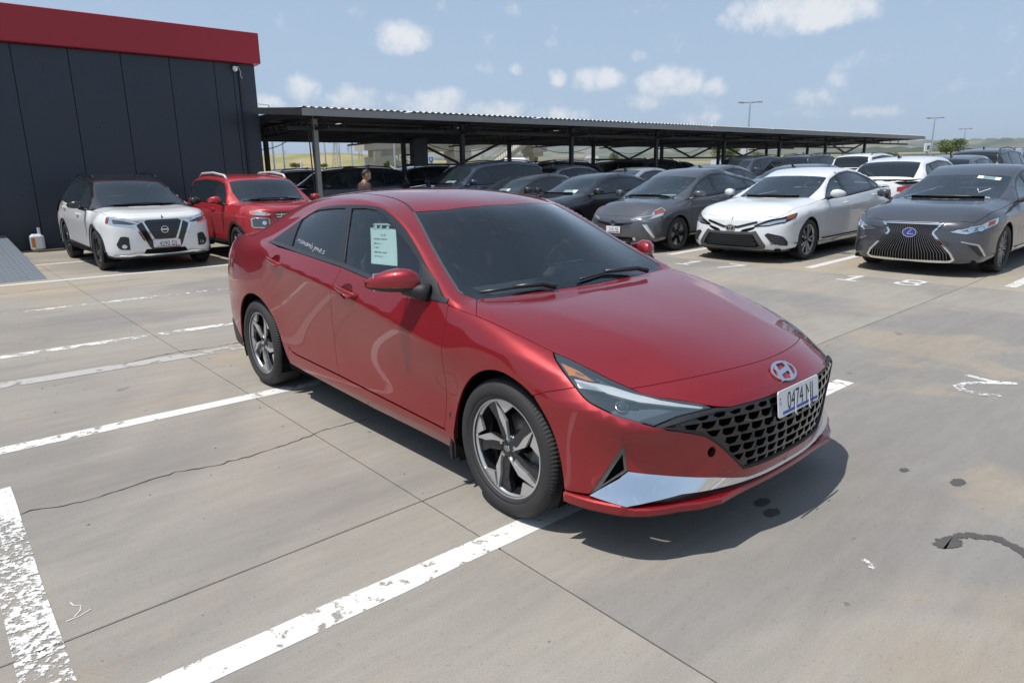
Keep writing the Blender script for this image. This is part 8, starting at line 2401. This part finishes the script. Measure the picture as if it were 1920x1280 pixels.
# ------------------------------------------------------------------ the man
M['skin'] = pbr('skin', (.36, .20, .13), .55, var=.08, vscale=20); M['hair'] = pbr('hair', (.012, .010, .010), .6)
M['shirt'] = pbr('shirt', (.060, .034, .040), .85, var=.2, vscale=14); M['trouser'] = pbr('trouser', (.03, .035, .05), .85)
man = empty('person', (6.90, 12.45, 0), math.radians(-5), 'man in a maroon polo shirt with short dark hair standing among the cars', 'person')
man.scale = (.955, .955, .955)
def skin_body(name, verts, edges, mat, parent, root=0, sub=2):
    me = bpy.data.meshes.new(name); me.from_pydata([v[:3] for v in verts], edges, []); ob = bpy.data.objects.new(name, me); COL.objects.link(ob)
    md = ob.modifiers.new('k', 'SKIN'); md.use_smooth_shade = True
    sv = me.skin_vertices[0].data
    for i, v in enumerate(verts):
        r_ = v[3]; sv[i].radius = (r_, v[4] if len(v) > 4 else r_); sv[i].use_root = i == root
    sb = ob.modifiers.new('s', 'SUBSURF'); sb.levels = sub; sb.render_levels = sub
    dg = bpy.context.evaluated_depsgraph_get(); dg.update(); m2 = bpy.data.meshes.new_from_object(ob.evaluated_get(dg))
    bpy.data.objects.remove(ob); m2.name = name; m2.polygons.foreach_set('use_smooth', [True] * len(m2.polygons))
    return link_mesh(name, m2, mat, parent)
# x to the man's front, y to his left; 1.66 m tall, looking down and ahead
bv = [(0, 0, .92, .11, .12), (0, 0, 1.08, .09, .11), (.0, 0, 1.24, .09, .12), (-.01, 0, 1.36, .07, .10), (.0, 0, 1.43, .058), (.025, 0, 1.49, .052),
      (-.01, .17, 1.365, .050), (.0, .215, 1.20, .046), (.02, .225, 1.08, .042), (.10, .215, .95, .036), (.15, .21, .88, .030),
      (-.01, -.17, 1.365, .050), (.0, -.215, 1.20, .046), (.03, -.225, 1.08, .042), (.13, -.205, .98, .036), (.19, -.19, .92, .030),
      (0, .09, .84, .088), (.01, .10, .50, .062), (-.01, .10, .12, .044), (.0, -.09, .84, .088), (.03, -.10, .50, .062), (.0, -.10, .12, .044), (.06, .10, .045, .042), (.15, .105, .03, .032), (.07, -.10, .045, .042), (.16, -.105, .03, .032)]
be = [(0, 1), (1, 2), (2, 3), (3, 4), (4, 5), (3, 6), (6, 7), (7, 8), (8, 9), (9, 10), (3, 11), (11, 12), (12, 13), (13, 14), (14, 15), (0, 16), (16, 17), (17, 18), (0, 19), (19, 20), (20, 21), (18, 22), (22, 23), (21, 24), (24, 25)]
body = skin_body('body', bv, be, M['skin'], man)
def head():
    mb = MB(); mb.smooth = True; n, m_ = 24, 18; vs = []; fs = []
    for i in range(m_ + 1):
        t = PI * i / m_
        for k in range(n):
            a = 2 * PI * k / n; x = math.sin(t) * math.cos(a); y = math.sin(t) * math.sin(a); z = math.cos(t)
            X_ = x * .098; Y_ = y * .076; Z_ = z * .118
            if z < 0: X_ = X_ * (1 + z * .20) + .018 * -z; Y_ *= 1 + z * .34
            if abs(y) < .30 and x > .6 and -.5 < z < .2: X_ += .022 * (1 - abs(y) / .30) * max(0, 1 - abs(z + .18) / .34)
            if abs(abs(y) - .42) < .22 and x > .5 and .02 < z < .3: X_ -= .008
            if abs(y) < .4 and x > .5 and -.72 < z < -.5: X_ += .006
            vs.append((X_, Y_, Z_))
    for i in range(m_):
        for k in range(n): fs.append([i * n + k, (i + 1) * n + k, (i + 1) * n + (k + 1) % n, i * n + (k + 1) % n])
    mb.add(vs, fs); return mb
R_h = Matrix.Translation((.05, 0, 1.565)) @ Matrix.Rotation(math.radians(-14), 4, 'Z') @ Matrix.Rotation(math.radians(22), 4, 'Y')
hd = head(); hd.v = [tuple(R_h @ Vector(p)) for p in hd.v]; h_o = hd.build('head', M['skin'], man, smooth=True)
hr = head(); keep_ = []
hr.v = [tuple(R_h @ Vector((p[0] * 1.07 - .006, p[1] * 1.09, p[2] * 1.07 + .006))) for p in head().v]
raw = head().v; hr.f = [f for f in hr.f if all((raw[i][2] > .035 + .10 * max(0, raw[i][0] / .1) or (raw[i][0] < -.02 and raw[i][2] > -.055)) for i in f)]; hr.m = [0] * len(hr.f); hr.sm = [True] * len(hr.f)
o = hr.build('hair', M['hair'], h_o, smooth=True)
bm = bmesh.new(); bm.from_mesh(o.data); bmesh.ops.delete(bm, geom=[v for v in bm.verts if not v.link_faces], context='VERTS'); bm.to_mesh(o.data); bm.free()
for s_ in (-1, 1):
    mb = MB(); mb.smooth = True; mb.tube([tuple(R_h @ Vector((-.008, s_ * .074, .02))), tuple(R_h @ Vector((-.012, s_ * .086, .0))), tuple(R_h @ Vector((-.004, s_ * .078, -.03)))], [.014, .017, .010], 8); mb.build('ear', M['skin'], h_o)
    mb = MB(); mb.smooth = True; mb.lathe([(0, .008), (.008, .005), (.011, 0)], 10, 'x', (0, 0, 0)); mb.v = [tuple(R_h @ Vector((p[0] + .083, p[1] + s_ * .032, p[2] + .018))) for p in mb.v]; mb.build('eye', M['black_ink'], h_o)
mb = MB(); mb.box((0, 0, 0), (.006, .042, .008)); mb.v = [tuple(R_h @ Vector((p[0] + .098, p[1], p[2] - .062))) for p in mb.v]; mb.build('mouth', pbr('lip', (.25, .10, .085), .5), h_o)
sv_ = [(0, 0, .90, .148, .168), (0, 0, 1.08, .132, .160), (.0, 0, 1.24, .136, .180), (-.01, 0, 1.365, .112, .182), (.002, 0, 1.432, .068), (-.01, .175, 1.372, .076), (.0, .218, 1.20, .068), (.01, .224, 1.14, .064), (-.01, -.175, 1.372, .076), (.0, -.218, 1.20, .068), (.015, -.224, 1.14, .064)]
shirt = skin_body('polo_shirt', sv_[:5], [(0, 1), (1, 2), (2, 3), (3, 4)], M['shirt'], man)
for s_ in (-1, 1): skin_body('sleeve', [(0, s_ * .10, 1.385, .070), (-.005, s_ * .175, 1.365, .074), (.0, s_ * .218, 1.23, .066), (.01, s_ * .224, 1.13, .062)], [(0, 1), (1, 2), (2, 3)], M['shirt'], shirt)
tv = [(0, 0, .93, .140, .158), (0, .09, .84, .100), (.01, .10, .50, .076), (-.01, .10, .10, .066), (0, -.09, .84, .100), (.03, -.10, .50, .076), (.0, -.10, .10, .066)]
skin_body('trousers', tv, [(0, 1), (1, 2), (2, 3), (0, 4), (4, 5), (5, 6)], M['trouser'], man)
for s_, hx_, hz_ in ((1, .15, .88), (-1, .19, .92)):
    wx_ = Vector((hx_, .21 if s_ > 0 else -.19, hz_)); d = Vector((.45, -.05 * s_, -.85)).normalized(); sd = Vector((0, s_, 0)); up_ = d.cross(sd)
    hv = [(*wx_, .026, .018), (*(wx_ + d * .05), .034, .016), (*(wx_ + d * .085), .036, .015)]; he = [(0, 1), (1, 2)]
    hand = skin_body('hand', hv, he, M['skin'], body)
    for j, (off, ln) in enumerate(((-.028, .062), (-.010, .072), (.010, .068), (.027, .054))):
        b0 = wx_ + d * .085 + sd * off; fv = [(*b0, .0095), (*(b0 + d * ln * .5 + up_ * .004), .0088), (*(b0 + d * ln + up_ * .016), .0075)]
        skin_body('finger', fv, [(0, 1), (1, 2)], M['skin'], body, sub=1)
    b0 = wx_ + d * .03 - sd * .028 * 1; skin_body('thumb', [(*b0, .011), (*(b0 + d * .03 - sd * .018), .010), (*(b0 + d * .055 - sd * .022), .008)], [(0, 1), (1, 2)], M['skin'], body, sub=1)
    mb = MB(); mb.smooth = True; xs0 = .0 if s_ > 0 else .01
    mb.tube([(xs0 - .07, s_ * .10, .05), (xs0 + .04, s_ * .10, .06), (xs0 + .13, s_ * .105, .045), (xs0 + .21, s_ * .105, .03)], [.045, .055, .05, .025], 10); mb.build('shoe', M['black_plastic'], man)
